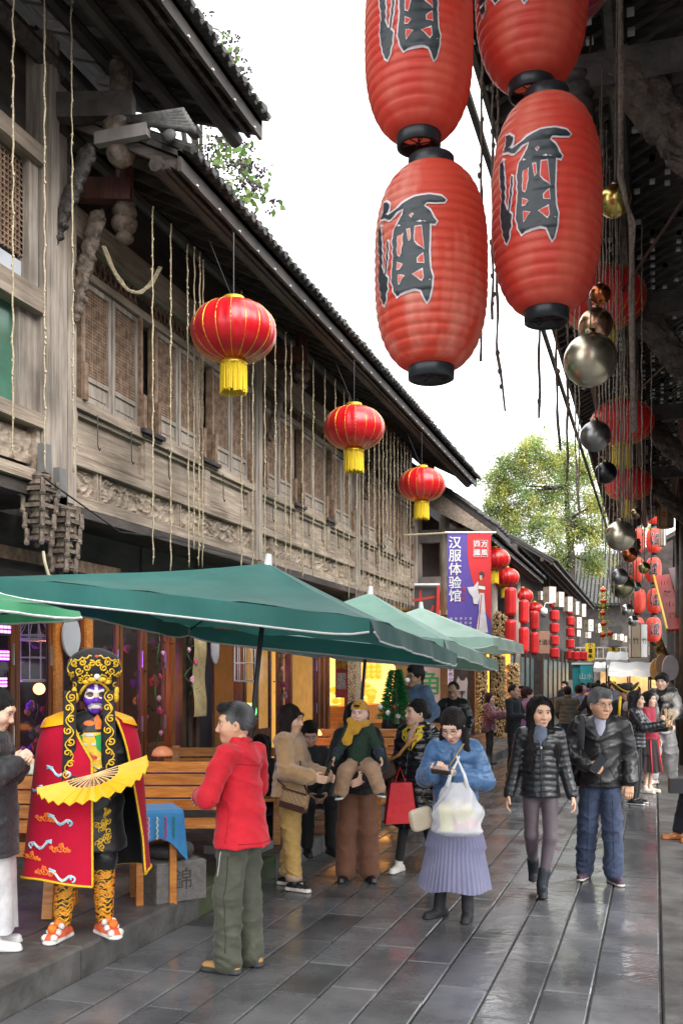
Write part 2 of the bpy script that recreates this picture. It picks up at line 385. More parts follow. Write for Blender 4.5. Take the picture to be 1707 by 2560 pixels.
def fold_fn(amp, seed, sc=1.0):
    def f(p):
        q = p.copy(); q[..., 2] *= 1.5; q[..., 0] += .35 * q[..., 2]
        w = noise3(q, 7 * sc, seed); q2 = q + .03 * w[..., None]
        r1 = (1 - np.abs(noise3(q2, 11 * sc, seed + 2))) ** 5; r2 = (1 - np.abs(noise3(q2 * np.array([-1, 1, 1]), 16 * sc, seed + 8))) ** 6
        return amp * (-1.5 * r1 - .9 * r2 + .7 + noise3(q, 15 * sc, seed) * .45)
    return f
def puff_mod(L, pitch, amp):
    return lambda t, p: amp * (np.abs(np.sin(pi * t * L / pitch)) ** .4 - .7)
DEF = dict(R=((.215, -.02, 1.14), (.225, .07, .90)), L=((-.215, -.02, 1.14), (-.225, .07, .90)))
def person(label, pos, face, H, sp, group=None, near=True, cat='person'):
    """face: world direction angle (rad, 0 = +x) the figure looks; x>0 is the figure's right hand side"""
    s0 = H / 1.7 ; rz = face - pi / 2
    root = thing('person', label, cat, pos, group, rz); root.scale = (s0, s0, s0)
    hB = sp.get('hb', .011 if near else .02); hH = .0048 if near else .009; hG = sp.get('hg', .0105 if near else .019)
    lean = Vector(sp.get('lean', (0, 0, 0))); sh = sp.get('shw', .150); seed = sp.get('seed', int(abs(pos[0] * 37 + pos[1] * 11)) % 50)
    hz = sp.get('hipz', .90)
    dz = hz - .90
    def U(x, y, z):    # upper body point with lean
        f = max(0, (z - .9)) / .55; return Vector((x, y, z + dz)) + lean * f
    hd = U(0, .015, 1.572) + Vector(sp.get('hoff', (0, 0, 0))); yaw, pitch = sp.get('head', (0, 0)); hsc = sp.get('hsc', 1.11)
    arms = {}
    for sd_, k_ in ((1, 'R'), (-1, 'L')):
        el, wr = sp.get(k_, DEF[k_])[:2]; ex = sp.get(k_, DEF[k_])[2:]
        arms[k_] = (U(sd_ * sh, -.005, 1.385), Vector(el) + Vector((0, 0, dz)), Vector(wr) + Vector((0, 0, dz)), ex, sd_)
    legs = {}
    for sd_, k_ in ((1, 'r'), (-1, 'l')):
        kn, an, td = sp.get(k_, ((sd_ * .095, .02, .49), (sd_ * .10, -.01, .085), (sd_ * .15, 1, 0)))
        legs[k_] = (Vector((sd_ * .078, 0, hz)), Vector(kn), Vector(an), Vector(td).normalized())
    skc = np.array(sp.get('skin', (.60, .38, .27)))
    # body: one mesh
    parts = []
    allp = [q for a in arms.values() for q in a[:3]] + [q for l in legs.values() for q in l[:3]] + [hd]
    lo = np.min(np.array([tuple(q) for q in allp]), 0) - .12; hi = np.max(np.array([tuple(q) for q in allp]), 0) + .12
    b = SDF(lo, hi, hB)
    b.cap(U(0, .0, 1.0), U(0, 0, 1.30), .105, .125, sc=(1.12, .72, 1), k=.05); b.cap(U(0, 0, .95), U(0, 0, .99), .10, .10, sc=(1.1, .8, 1), k=.05)
    b.cap(U(-.09, 0, 1.36), U(.09, 0, 1.36), .065, .065, k=.05)
    nk = U(0, -.015, 1.40); b.cap(nk, hd + Vector((0, -.02, -.06)), .055, .051, k=.03)
    for a in arms.values():
        b.cap(a[0], a[1], .046, .037, k=.03); b.cap(a[1], a[2], .036, .025, k=.02)
    for l in legs.values():
        b.cap(l[0], l[1], .066, .046, k=.03); b.cap(l[1], l[2], .044, .030, k=.02); b.cap(l[2] - Vector((0, 0, .02)), l[2] + l[3] * .07 - Vector((0, 0, .055)), .024, .015, k=.01)
    parts.append(b.mesh()); nb = len(parts[0][0])
    hv, hf = head_mesh(hH, yaw, pitch, hd, sp.get('f', 0), wide=sp.get('wide', 1.0)); hl = hv.copy()
    parts.append((place_head(hv, yaw, pitch, hd, hsc), hf)); nh = len(hv)
    hoff = .0052 if near else .008
    for a in arms.values():
        if a[3] and a[3][0] is None: continue
        d = a[3][0] if a[3] else (a[2] - a[1]); pal = a[3][1] if len(a[3]) > 1 else (-a[4], 0, 0); curl = a[3][2] if len(a[3]) > 2 else .45
        g = SDF(np.array(a[2]) - .17, np.array(a[2]) + .17, hoff); hand_prims(g, a[2], d, pal, a[4] * (1 if len(a[3]) < 4 else a[3][3]), curl); parts.append(g.mesh())
    v, f = merge(*parts); col = np.tile(skc, (len(v), 1)).astype(np.float32)
    col *= (1 + .06 * noise3(v, 25, 1))[:, None]
    # face colour
    c_ = col[nb:nb+nh]; x, y, z = hl[:, 0], hl[:, 1], hl[:, 2]
    if 'paint' in sp: c_[:] = sp['paint'](hl, c_)
    else:
        lips = (np.abs(x) < .024) & (np.abs(z + .069) < .0115 - .012 * np.abs(x) / .03) & (y > .07); c_[lips] = np.array(sp.get('lips', (.42, .13, .11)))
        ck = np.exp(-((np.abs(x) - .042) ** 2 + (z + .03) ** 2) / .0006) * (y > 0); c_[:, 1] *= 1 - .12 * ck; c_[:, 2] *= 1 - .12 * ck
        if sp.get('shaven'):
            bm = (z < -.05) & (y > .02); c_[bm] *= .85
    body = mesh_obj('body', v, f, SKIN, root, True, True, col)
    # eyes and brows
    if y is not None and 'paint' not in sp and not sp.get('noface'):
        m = MB(); ev = []
        for sx in (-1, 1):
            m.color((.75, .72, .70)).ball((sx * .031, .0735, .008), .0125, 10, 8, (1.1, 1, .62 if not sp.get('closed') else .3)); m.color((.02, .012, .01)).ball((sx * .031, .0792, .007), .0078, 8, 6, (1, 1, .85))
            m.color((.03, .02, .018)).tube([(sx * .018, .088, .0125), (sx * .031, .0895, .0165), (sx * .047, .081, .0125)], .0017, 5)
        vv = place_head(np.array(m.v, dtype=np.float32), yaw, pitch, hd, hsc); mesh_obj('eye_pair', vv, m.f, mk('eye_gloss', (1, 1, 1), rough=.2, vcol=True), root, True, True, np.array(m.c))
        m = MB(); hc = sp.get('hcol', (.018, .014, .013))
        for sx in (-1, 1): m.color(tuple(min(1, q * 1.3) for q in hc)).tube([(sx * .014, .0905, .027), (sx * .031, .092, .034), (sx * .050, .080, .029)], [.0028, .0036, .0018], 5, flat=.6)
        vv = place_head(np.array(m.v, dtype=np.float32), yaw, pitch, hd, hsc); mesh_obj('eyebrow_pair', vv, m.f, HAIR, root, True, True, np.array(m.c))
    # hair
    hs_ = sp.get('hair', 'short'); hc = np.array(sp.get('hcol', (.012, .009, .008))) * .6
    if hs_:
        s = SDF((-.19, -.20, -.62 if 'long' in hs_ or 'tails' in hs_ else -.30), (.19, .17, .16), .0062 if near else .011)
        vol = sp.get('hvol', 1.0)
        s.ell((0, -.022, .030), (.086 * vol, .101 * vol, .104 * vol), .01)
        if hs_ in ('short', 'grey', 'pony', 'tails', 'buzz'):
            s.cut((0, .80, -.60), .036 if hs_ != 'grey' else .034); s.cut((0, .35, -.93), .052)
            if hs_ in ('short', 'grey'): s.ell((0, .055, .098), (.055, .040, .030), .03)
        if hs_ == 'pony': s.ell((0, -.125, .00), (.04, .035, .05), .02); s.cap((0, -.13, -.02), (0, -.12, -.18), .03, .018, k=.02)
        if hs_ == 'bun': s.cut((0, .80, -.60), .040); s.cut((0, .2, -.98), .052); s.ell((0, -.115, -.01), (.040, .035, .040), .02)
        if hs_ == 'bob':
            s.cap((-.062, -.01, .02), (-.068, .01, -.15), .042, .030, sc=(.7, 1.25, 1), k=.03); s.cap((.062, -.01, .02), (.068, .01, -.15), .042, .030, sc=(.7, 1.25, 1), k=.03)
            s.cap((0, -.06, .02), (0, -.06, -.15), .075, .062, sc=(1, .65, 1), k=.03); s.ell((0, .09, -.05), (.058, .085, .085), .012, sub=True); s.ell((0, .085, -.10), (.05, .07, .10), .012, sub=True)
            s.cap((-.05, .066, .045), (.05, .066, .045), .020, k=.02)
        if hs_ == 'long':
            s.a += .0045
            s.cap((-.060, .0, .03), (-.078, .02, -.16), .030, .030, sc=(.75, 1.2, 1), k=.03); s.cap((.060, .0, .03), (.078, .02, -.16), .030, .030, sc=(.75, 1.2, 1), k=.03)
            s.cap((-.078, .03, -.16), (-.095, .105, -.27), .032, .034, k=.03); s.cap((.078, .03, -.16), (.095, .105, -.27), .032, .034, k=.03)
            s.cap((-.105, .115, -.27), (-.09, .135, -.46), .036, .016, sc=(1.3, .7, 1), k=.02); s.cap((.105, .115, -.27), (.10, .135, -.44), .036, .016, sc=(1.3, .7, 1), k=.02)
            s.cap((0, -.06, 0), (0, -.085, -.28), .08, .085, sc=(1, .55, 1), k=.04)
            s.ell((0, .09, -.035), (.066, .085, .108), .012, sub=True)
        if hs_ == 'longback':
            s.cap((-.055, -.02, .03), (-.07, -.04, -.20), .045, .05, sc=(.8, 1, 1), k=.03); s.cap((.055, -.02, .03), (.07, -.04, -.20), .045, .05, sc=(.8, 1, 1), k=.03)
            s.cap((0, -.06, 0), (0, -.12, -.48), .08, .06, sc=(1.2, .6, 1), k=.04); s.ell((0, .09, -.05), (.058, .085, .11), .012, sub=True)
        if hs_ == 'tails':
            s.ell((0, -.02, .03), (.088, .104, .103), .01); s.ell((0, .10, -.055), (.060, .085, .108), .01, sub=True)
            for x in (-1, 1):
                s.cap((x * .085, .0, -.04), (x * .092, .07, -.16), .026, .030, k=.02); s.cap((x * .092, .07, -.16), (x * .085, .12, -.40), .031, .014, sc=(1.2, .9, 1), k=.02)
        if hs_ == 'fringe':
            s.cut((0, .35, -.93), .055); s.cap((-.05, .062, .058), (.05, .062, .058), .030, k=.03); s.ell((0, .12, -.055), (.065, .085, .085), .01, sub=True)
        if hs_ == 'perm': s.ell((0, -.03, .045), (.1, .11, .105), .02); s.ell((0, .11, -.045), (.066, .085, .090), .012, sub=True); s.cut((0, .1, -.99), .10)
        if hs_ == 'buzz': s.add_field(lambda p: np.full(len(p), .006))
        g = .0026 if hs_ != 'perm' else .005
        s.add_field(lambda p: g * np.sin(np.arctan2(p[:, 0], p[:, 1] + .02) * 60 + 8 * noise3(p, 18, seed)) + g * 1.2 * noise3(p, 45, seed))
        v, f = s.mesh(); col = np.tile(hc, (len(v), 1)) * (1 + .5 * np.clip(noise3(v * np.array([1, 1, .25]), 90, seed), -.7, 1))[:, None]
        if sp.get('greytips'): gm = np.clip(.5 + noise3(v, 30, 2), 0, 1)[:, None]; col = col * (1 - gm * .6) + np.array((.30, .30, .31)) * gm * .6
        mesh_obj('hair', place_head(v, yaw, pitch, hd, hsc), f, HAIR, root, True, True, col)
    if hs_ in ('long', 'longback') and near:
        m = MB(); rs = random.Random(seed)
        for k in range(70):
            sx = 1 if k % 2 else -1; y0 = rs.uniform(-.07, .05); fr = hs_ == 'long'; ye = rs.uniform(.10, .15) if fr else rs.uniform(-.15, -.06); xe = rs.uniform(.07, .125); ze = -rs.uniform(.36, .50)
            m.tube([(sx * .012, y0 * .8, .128), (sx * .062, y0, .098), (sx * rs.uniform(.088, .094), y0, .03), (sx * rs.uniform(.088, .102), y0 * .6 + (.02 if fr else -.03), -.14), (sx * rs.uniform(.08, .125), ye * .85, -.27), (sx * xe, ye, ze)], [.0022, .0022, .002, .002, .002, .001], 4)
        m.v = [tuple(q) for q in m.v]; mesh_obj('loose_strands', place_head(np.array(m.v, dtype=np.float32), yaw, pitch, hd, hsc), m.f, HAIR, root, True, True, np.tile(hc * 1.2, (len(m.v), 1)))['kind'] = 'stuff'
    if sp.get('glasses'):
        m = MB(); gc = sp['glasses']
        for sx in (-1, 1):
            pts = [(sx * .033 + .021 * cos(t * pi / 6), .0965 - .006 * cos(t * pi / 6) * sx, .004 + .0155 * sin(t * pi / 6)) for t in range(13)]; m.tube(pts, .0015, 5)
            m.tube([(sx * .054, .089, .008), (sx * .079, .0, .006)], .0015, 5)
        m.tube([(-.012, .098, .007), (.012, .098, .007)], .0015, 5)
        mesh_obj('glasses', place_head(np.array(m.v, dtype=np.float32), yaw, pitch, hd, hsc), m.f, mk('spectacle_frame_%d' % (gc > 0), (.03, .02, .015) if gc > 0 else (.25, .22, .2), rough=.3, metal=.6), root, True, True)
    # garments
    def torso(s, off, hem, flare=0, mod=None, k=.05, wst=0, dep=0):
        s.cap(U(0, .004, 1.10), U(0, .004, 1.30), .115 + off * .8 - wst, .126 + off * .7, sc=(1.1, .80 + dep, 1), k=k, mod=mod)
        s.cap(U(0, -.012, max(hem, .60) if hem < .9 else hem), U(0, .002, 1.12), .142 + off * .9 + flare, .116 + off * .8 - wst, sc=(1.10, .93 + dep, 1), k=k, mod=mod)
        s.cap(U(-(sh - .05), -.005, 1.375), U(sh - .05, -.005, 1.375), .058 + off * .42, k=k); s.cap(U(0, -.01, 1.36), U(0, -.012, 1.43), .075 + off * .5, .058 + off * .6, k=.03)
    def sleeves(s, off, mod=None, r0=.055, r1=.045, r2=.036, end=.97, k=.028, only=None):
        for k_, a in arms.items():
            if only and k_ not in only: continue
            e = a[1].lerp(a[2], end)
            m1 = puff_mod((a[1]-a[0]).length, *mod) if mod else None; m2 = puff_mod((a[2]-a[1]).length, *mod) if mod else None
            o_ = off * .42; s.cap(a[0], a[1], r0 + o_, r1 + o_, k=k, mod=m1); s.cap(a[1], e, r1 + o_, r2 + o_, k=k * .8, mod=m2)
            if mod is None: s.cap(e, e + (a[2]-a[1]).normalized() * .005, r2 + o_, r2 + o_, k=.01)
    for T in sp.get('tops', []):
        hem = T.get('hem', .86); off = T.get('off', .012); mod = T.get('puff')
        s = SDF(lo - .06, hi + .06, hG)
        if hem < .75:      # long coat
            s.cap(U(0, .0, hem - .05), U(0, .0, 1.0), .16 + off + T.get('flare', .02), .135 + off, sc=(1.15, .9, 1), k=.04)
        tm = (lambda t, p: mod[1] * (np.abs(np.sin(pi * p[..., 2] / mod[0])) ** .4 - .7)) if mod else None
        torso(s, off, max(hem - .04, .9) if hem < .75 else hem - .05, T.get('flare', 0), tm, wst=T.get('wst', 0), dep=T.get('dep', 0))
        if T.get('belly'): s.ell(U(0, .05, 1.05), (.13 + off, .10 + off, .13), .06)
        s.cut((0, 0, -1), -(hem + dz))
        if T.get('sl', 1): sleeves(s, off + T.get('so', 0), mod, T.get('r0', .055), T.get('r1', .045), T.get('r2', .036), T.get('end', .97), only=T.get('only'))
        if mod: s.add_field(lambda p: (-mod[1] * .9 * (np.abs(np.sin(pi * (p[:, 2] + .01 * np.sin(p[:, 0] * 30)) / mod[0])) ** .35 - .72) * (hem > .75)) + .0016 * noise3(p, 70, seed)) if hem > .75 else s.add_field(lambda p: -mod[1] * (np.abs(np.sin(pi * p[:, 2] / mod[0])) ** .35 - .72) + .002 * noise3(p, 50, seed))
        if T.get('fold', .004): s.add_field(fold_fn(T.get('fold', .004), seed, T.get('fs', 1)))
        if T.get('fur'): s.add_field(lambda p: T['fur'] * noise3(p, 95, 5) + T['fur'] * noise3(p, 55, 9))
        if T.get('front'): 
            for (x0, z0, z1) in [T['front']]: s.cap((x0, .21 + lean.y, z0 + dz), (x0, .13 + lean.y, z1 + dz), .012, .012, sc=(.5, 4, 1), k=.008, sub=True)
        if T.get('vneck'): w_, zb = T['vneck']; s.cap(U(0, .16, zb), U(0, .10, 1.46), .004, w_, sc=(1, 1.6, 1), k=.012, sub=True)
        s.cap(nk + Vector((0, .0, .045)), hd + Vector((0, -.02, -.03)), .062, .062, k=.01, sub=True)
        if T.get('collar'):
            ch, cr = T['collar']; s2 = SDF(np.array(nk) - .18, np.array(nk) + .2, min(hG, .008)); ax = (hd + Vector((0, -.03, -.1)) - nk).normalized()
            s2.cap(nk + ax * -.03, nk + ax * ch, cr + .012, cr, sc=(1, .92, 1), k=.01); s2.cut((0, 0, 1), (nk + ax * ch).z); s2.cap(nk, nk + ax * .25, cr - .010, cr - .008, k=.006, sub=True)
            if T.get('copen'): s2.cap(nk + Vector((0, .12, -.06)), nk + Vector((0, .09, .14)), .012, T['copen'], sc=(1, 1.4, 1), k=.01, sub=True)
            m = merge(s.mesh(), s2.mesh())
        else: m = s.mesh()
        v, f = m
        if T.get('colfn'): mesh_obj(T.get('name', 'jacket'), v, f, T.get('mat', VC), root, True, True, T['colfn'](v))
        else: mesh_obj(T.get('name', 'jacket'), v, f, T['mat'], root, True, True)
    Pn = sp.get('pants')
    if Pn:
        s = SDF(lo - .06, (hi[0] + .06, hi[1] + .06, hz + .16), hG); o = Pn.get('off', .012); r = Pn.get('r', (.088, .060, .052)); top = Pn.get('top', 1.02)
        s.cap((0, 0, hz + .02), (0, 0, hz + .07), .118 + o, .112 + o, sc=(1.16, .86, 1), k=.04); s.cut((0, 0, 1), top + dz)
        if Pn.get('seat', 1): s.ell((0, -.045, hz - .02), (.12, .062, .09), .05)
        for l in legs.values():
            e = l[1].lerp(l[2], Pn.get('end', .93)); s.cap(l[0] + Vector((0, 0, -.02)), l[1], r[0] * .88 + o, r[1] + o, k=.03); s.cap(l[1], e, r[1] + o, r[2] + o, k=.03)
            if Pn.get('calf'): s.ell(l[1].lerp(l[2], .28) + Vector((0, -.014, 0)), (.046, .046, .09), .03)
        if Pn.get('fold', .004): s.add_field(fold_fn(Pn.get('fold', .004), seed + 7, 1.1)); s.add_field(lambda p: Pn.get('fold', .004) * .9 * np.sin(p[:, 2] * 62 + 22 * p[:, 0] + 9 * noise3(p, 14, seed)) * np.clip(noise3(p, 9, seed + 5) + .5, 0, 1) * (np.exp(-((p[:, 2] - .17) / .12) ** 2) + .5 * np.exp(-((p[:, 2] - .52) / .10) ** 2)))
        v, f = s.mesh(); mesh_obj('trousers', v, f, Pn['mat'], root, True, True, Pn['colfn'](v) if Pn.get('colfn') else None)
    if sp.get('cuff'):
        m = MB()
        for l in legs.values():
            e = l[1].lerp(l[2], .84); e2 = l[1].lerp(l[2], .98); m.tube([e, e.lerp(e2, .1), e2], [.072, .078, .077], 18)
        m.build('trouser_cuffs', sp['cuff'], root, True, True)
    Sk = sp.get('skirt')
    if Sk:
        z0, z1, ra, rb, n_, pl = Sk['z']; mb = MB()
        mb.grid(lambda u, w: ((ra + (rb - ra) * w ** .8) * cos(u * 2 * pi) * (1.1 if w < .5 else 1.0) * (1 + pl * w * sin(u * 2 * pi * n_) + .05 * w * sin(u * 6 * pi + 1)), (ra + (rb - ra) * w ** .8) * sin(u * 2 * pi) * .85 * (1 + pl * w * sin(u * 2 * pi * n_)) + Sk.get('y', 0), z0 + (z1 - z0) * w + .012 * w * sin(u * 2 * pi * 5)), 240, 24, True)
        mb.build('skirt', Sk['mat'], root, True, True)
    Sh = sp.get('shoes', dict(col=(.02, .02, .02), sole=(.015, .015, .015)))
    for k_, l in legs.items():
        an, td = l[2], l[3]; s = SDF(np.array(an) - np.array((.22, .22, .16)), np.array(an) + np.array((.22, .22, .34)), .0075 if near else .012)
        up = Vector((0, 0, 1)); fl = Vector(sp.get('flat', {}).get(k_, td)); ti = sp.get('tip', {}).get(k_, 0)
        base = an - Vector((0, 0, .052)); toe = base + td * .145 - Vector((0, 0, ti)); heel = base - td * .055
        w = Sh.get('w', 1.0)
        s.cap(heel, base + td * .05, .036 * w, .040 * w, k=.02); s.cap(base + td * .05, toe, .042 * w, .032 * w, k=.02, sc=(1, 1, .85)); s.cap(base, an + Vector((0, 0, .02)), .042, .041, k=.02)
        if Sh.get('boot'): s.cap(an, an.lerp(l[1], Sh['boot']), .046, .052, k=.02)
        so_ = Sh.get('sh', .022); zc = an.z - .085
        s.cut((0, 0, -1), -(zc + .002) + max(0, ti))
        s.cap(heel + Vector((0, 0, -.02)), toe + Vector((0, 0, -.02)), .042 * w, .040 * w, sc=(1, 1, .45), k=.004)
        if Sh.get('heel'): s.cap(heel, heel - Vector((0, 0, .05)), .03, .026, k=.004)
        s.cut((0, 0, -1), -(zc - max(0, ti)))
        v, f = s.mesh(); c = np.where(((v[:, 2] - zc) < so_)[:, None], np.array(Sh['sole']), np.array(Sh['col'])).astype(np.float32)
        mesh_obj('boot' if Sh.get('boot') else 'shoe', v, f, mk('shoe_surface_%d' % int(Sh.get('rough', .5) * 100), (1, 1, 1), rough=Sh.get('rough', .5), vcol=True), root, True, True, c)
    return root, dict(U=U, hd=hd, arms=arms, legs=legs, s0=s0, nk=nk, lo=lo, hi=hi)
def lay_on(objs, pts, view=(0, -1, 0), off=.002):
    """drops points on the surfaces of OBJS (same local space) along VIEW"""
    out = []; trees = [t for t in objs]; vd = Vector(view)
    for p in pts:
        p = Vector(p); best = None
        for t in trees:
            h = t.ray_cast(p - vd * .8, vd, 2.0)
            if h[0] is not None and (best is None or h[3] < best[3]): best = h
        out.append(best[0] - vd * off if best else None)
    return out
def tree_of(o):
    me = o.data; return BVHTree.FromPolygons([v.co for v in me.vertices], [tuple(p.vertices) for p in me.polygons])
def strap(root, name, mat, pts, w, t=.006, n=30):
    """flat strap through local points"""
    P_ = [Vector(p) for p in pts]; m = MB(); q = []
    for i in range(len(P_) - 1):
        for k in range(6): q.append(P_[i].lerp(P_[i+1], k / 6))
    q.append(P_[-1]); m.tube(q, w / 2, 6, flat=t / w * 2, up=(0, 1, 0)); return m.build(name, mat, root, True, True)
import bmesh
def emb(name, curves, mt, r, tree, root, view=(0, -1, 0), tf=None):
    m = MB(); vw = Vector(view)
    for cv in curves:
        pts = lay_on([tree], [tf(*p) if tf else p for p in cv], vw, .001); run = []
        for p in pts + [None]:
            if p is not None and (not run or (p - run[-1]).length < .06): run.append(p)
            else:
                if len(run) > 1: m.tube(run, r, 5)
                run = [p] if p is not None else []
    if m.v: return m.build(name, mt, root, True, True, kind='stuff')
def spiral(cx_, cz, r0, turns, a0=0, sg=1, n=16): return [(cx_ + r0 * (1 - .8 * k / n) * cos(a0 + sg * 2 * pi * turns * k / n), cz + r0 * (1 - .8 * k / n) * sin(a0 + sg * 2 * pi * turns * k / n)) for k in range(n + 1)]
def patch(name, polys, mt, off, tree=None, root=None, view=(0, -1, 0)):
    bm = bmesh.new()
    for pl in polys:
        vs = [bm.verts.new((x, 0, z)) for x, z in pl]; f = bm.faces.new(vs); bmesh.ops.triangulate(bm, faces=[f])
    bmesh.ops.subdivide_edges(bm, edges=[e for e in bm.edges if e.calc_length() > .03], cuts=2, use_grid_fill=False); bm.verts.index_update()
    v = []; hit = lay_on([tree], [(q.co.x, .1, q.co.z) for q in bm.verts], view, off); ok = [h is not None for h in hit]; v = [tuple(h) if h is not None else (0, 0, 1) for h in hit]; f = [tuple(w.index for w in p.verts) for p in bm.faces if all(ok[w.index] for w in p.verts)]; bm.free()
    if f: return mesh_obj(name, v, f, mt, root, True, True)
# ------------------------------------------------------------------ ground
STONE = mk('wet_paving_stone', (.108, .108, .112), (.055, .056, .059), .10, 2.2, bump=.22, bs=9, r2=.36, world=True, obj_rand=.32, det=8, spec=.55)
STONEL = mk('kerb_stone', (.105, .10, .095), (.045, .043, .04), .32, 3, bump=.5, bs=14, r2=.6, world=True, obj_rand=.12, det=8)
MOSS = mk('mossy_kerb_stone', (.07, .065, .05), (.035, .065, .012), .7, 4, bump=.6, bs=16, world=True)
GRD = mk('ground_earth', (.07, .068, .065), (.05, .05, .05), .6, 2)
MORT = mk('joint_mortar', (.08, .075, .068), (.03, .03, .022), .5, 12, world=True, bump=.3)
g = MB(); g.quad((-300, -60, -.12), (300, -60, -.12), (300, 500, -.12), (-300, 500, -.12)); g.build('ground', GRD, kind='structure')
st_ = MB(); st_.quad((-3.33, -3, -.016), (.035, -3, -.016), (.035, 120, -.016), (-3.33, 120, -.016)); STREET = st_.build('street', MORT, kind='structure')
XS = [-3.32, -2.99, -2.71, -2.42, -2.126, -1.84, -1.533, -1.237, -.929, -.627, -.349, .03]
_sc = {}
cand = []
for i in range(len(XS) - 1):
    y = 2.0 + rnd.uniform(0, .9); w = XS[i+1] - XS[i]
    while y < 118:
        li = rnd.choice([0, 1, 2, 3, 3]); L_ = [.62, .78, .94, 1.12][li] * (1.25 if i == 10 else 1)
        cand.append((y + L_ / 2, i, li, w, L_)); y += L_
cand.sort()
rest = MB()
for n, (yc, i, li, w, L_) in enumerate(cand):
    xc = (XS[i] + XS[i+1]) / 2; g_ = .006
    if n < 285:
        if (i, li) not in _sc:
            m = MB(); m.slab(-w/2+g_, w/2-g_, -L_/2+g_, L_/2-g_, -.09, 0, .007); o = m.build('paving_stone', STONE, STREET, local=True); _sc[(i, li)] = o
        else: o = inst(_sc[(i, li)], parent=STREET)
        o.location = (xc, yc, rnd.uniform(-.003, .003)); o.rotation_euler = (rnd.uniform(-.004, .004), rnd.uniform(-.007, .007), rnd.uniform(-.003, .003))
    else: rest.slab(xc-w/2+g_, xc+w/2-g_, yc-L_/2+g_, yc+L_/2-g_, -.09, rnd.uniform(-.002, .002), .007)
rest.build('distant_paving_stones', STONE, STREET, kind='stuff')
pv = MB(); pv.box(.04, 9, -3, 120, -.1, -.012); PAVR = pv.build('right_pavement', MORT, kind='structure')
y = 1.0
while y < 60:
    L_ = rnd.choice([1.3, 1.7, 2.1]); m = MB(); m.slab(.045, .93, y, y + L_ - .012, -.05, .004 + rnd.uniform(0, .003), .008); m.build('paving_slab', STONEL, PAVR); m = MB(); m.slab(.94, 2.3, y - .4, y + L_ - .412, -.05, .004, .008); m.build('paving_slab', STONEL, PAVR); y += L_
pv = MB(); pv.box(-14, -3.4, -3, 75, -.1, .17); PAVL = pv.build('left_pavement', MORT, kind='structure')
y = 2.0
while y < 60:
    L_ = rnd.choice([1.0, 1.3, 1.6]); m = MB(); m.slab(-3.80, -3.32 + rnd.uniform(-.008, .008), y, y + L_ - .008, -.08, .19 + rnd.uniform(-.003, .003), .018); m.build('kerb_stone', MOSS if 6.0 < y < 7.9 else STONEL, PAVL); y += L_
for x0, x1 in ((-4.75, -3.81), (-5.7, -4.76)):
    y = 2.0
    while y < 40:
        L_ = rnd.choice([.9, 1.2, 1.5]); m = MB(); m.slab(x0, x1 - .008, y, y + L_ - .01, .05, .188 + rnd.uniform(-.002, .002), .008); m.build('paving_slab', STONEL, PAVL); y += L_
# ------------------------------------------------------------------ carved relief helper
def carve(u, v, seed):
    p = np.array([u, v, seed * 3.3]); w = noise3(p, 9, seed) * .05; q = p + w; a = abs(noise3(q, 24, seed)); b = abs(noise3(q, 40, seed + 2))
    return float(np.clip((.20 - a) * 6, 0, 1) * .8 + np.clip((.14 - b) * 8, 0, 1) * .5)
def relief(mb, x, y0, y1, z0, z1, depth, seed, n=60):
    """carved board facing +X"""
    ny = max(8, int((y1 - y0) * n)); nz = max(8, int((z1 - z0) * n))
    def fn(a, b):
        y = y0 + (y1 - y0) * a; z = z0 + (z1 - z0) * b; e = min(a, 1 - a, b, 1 - b)
        return (x + depth * (carve(y, z, seed) if e > 0.001 else 0), y, z)
    return mb.grid(fn, ny, nz)
def carved_strut(name, a, b, w, th, mat, parent, seed=1, amp=.018, bulge=True):
    a = Vector(a); b = Vector(b); h = .0105; lo = np.minimum(a, b) - .25; hi = np.maximum(a, b) + .25
    s = SDF(lo, hi, h); m = a.lerp(b, .5); dpt = Vector((1, 0, -1)).normalized() * w * .22
    s.cap(a, m - dpt * .4, w * .34, w * .46, sc=(1, th / w, 1), k=.02); s.cap(m - dpt * .4, b, w * .46, w * .55, sc=(1, th / w, 1), k=.02)
    for i in range(7):
        q = a.lerp(b, (i + .5) / 7) + dpt * (1.2 + .5 * sin(i * 2.1)); s.ell(q, (w * .22, th * .42, w * .2), .015)
    s.add_field(lambda p: amp * .7 * np.clip(noise3(p, 44, seed), -.8, .8) + amp * .9 * (np.abs(noise3(p, 62, seed + 1)) - .3))
    v, f = s.mesh(); return mesh_obj(name, v, f, mat, parent, True)
# ------------------------------------------------------------------ long timber building
XF = -5.3
LB = thing('timber_building', 'long weathered timber upper storey with lattice shutters above green parasols', 'building', (XF, 7.8, 0))
posts = [7.94, 12.55, 17.3, 21.9]
for i, y in enumerate(posts):
    m = MB(); m.box(-5.46, -5.20, y - .11, y + .11, 3.42, 6.62); m.box(-5.2, -5.185, y - .05, y + .05, 3.46, 6.6); m.build('post', WV, LB)
    m = MB(); m.box(-5.50, -5.17, y - .14, y + .14, 3.28, 3.44); m.box(-5.47, -5.2, y - .11, y + .11, 3.12, 3.28); m.build('post_foot', WC, LB)
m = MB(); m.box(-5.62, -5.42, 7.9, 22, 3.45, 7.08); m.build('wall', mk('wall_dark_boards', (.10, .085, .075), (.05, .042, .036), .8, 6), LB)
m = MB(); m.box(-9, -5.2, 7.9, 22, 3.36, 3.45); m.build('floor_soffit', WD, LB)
def rail(z0, z1, x0=-5.42, x1=-5.235, name='rail', mat=WH):
    for a, b in zip(posts[:-1], posts[1:]): m = MB(); m.box(x0, x1, a + .112, b - .112, z0, z1); m.build(name, mat, LB)
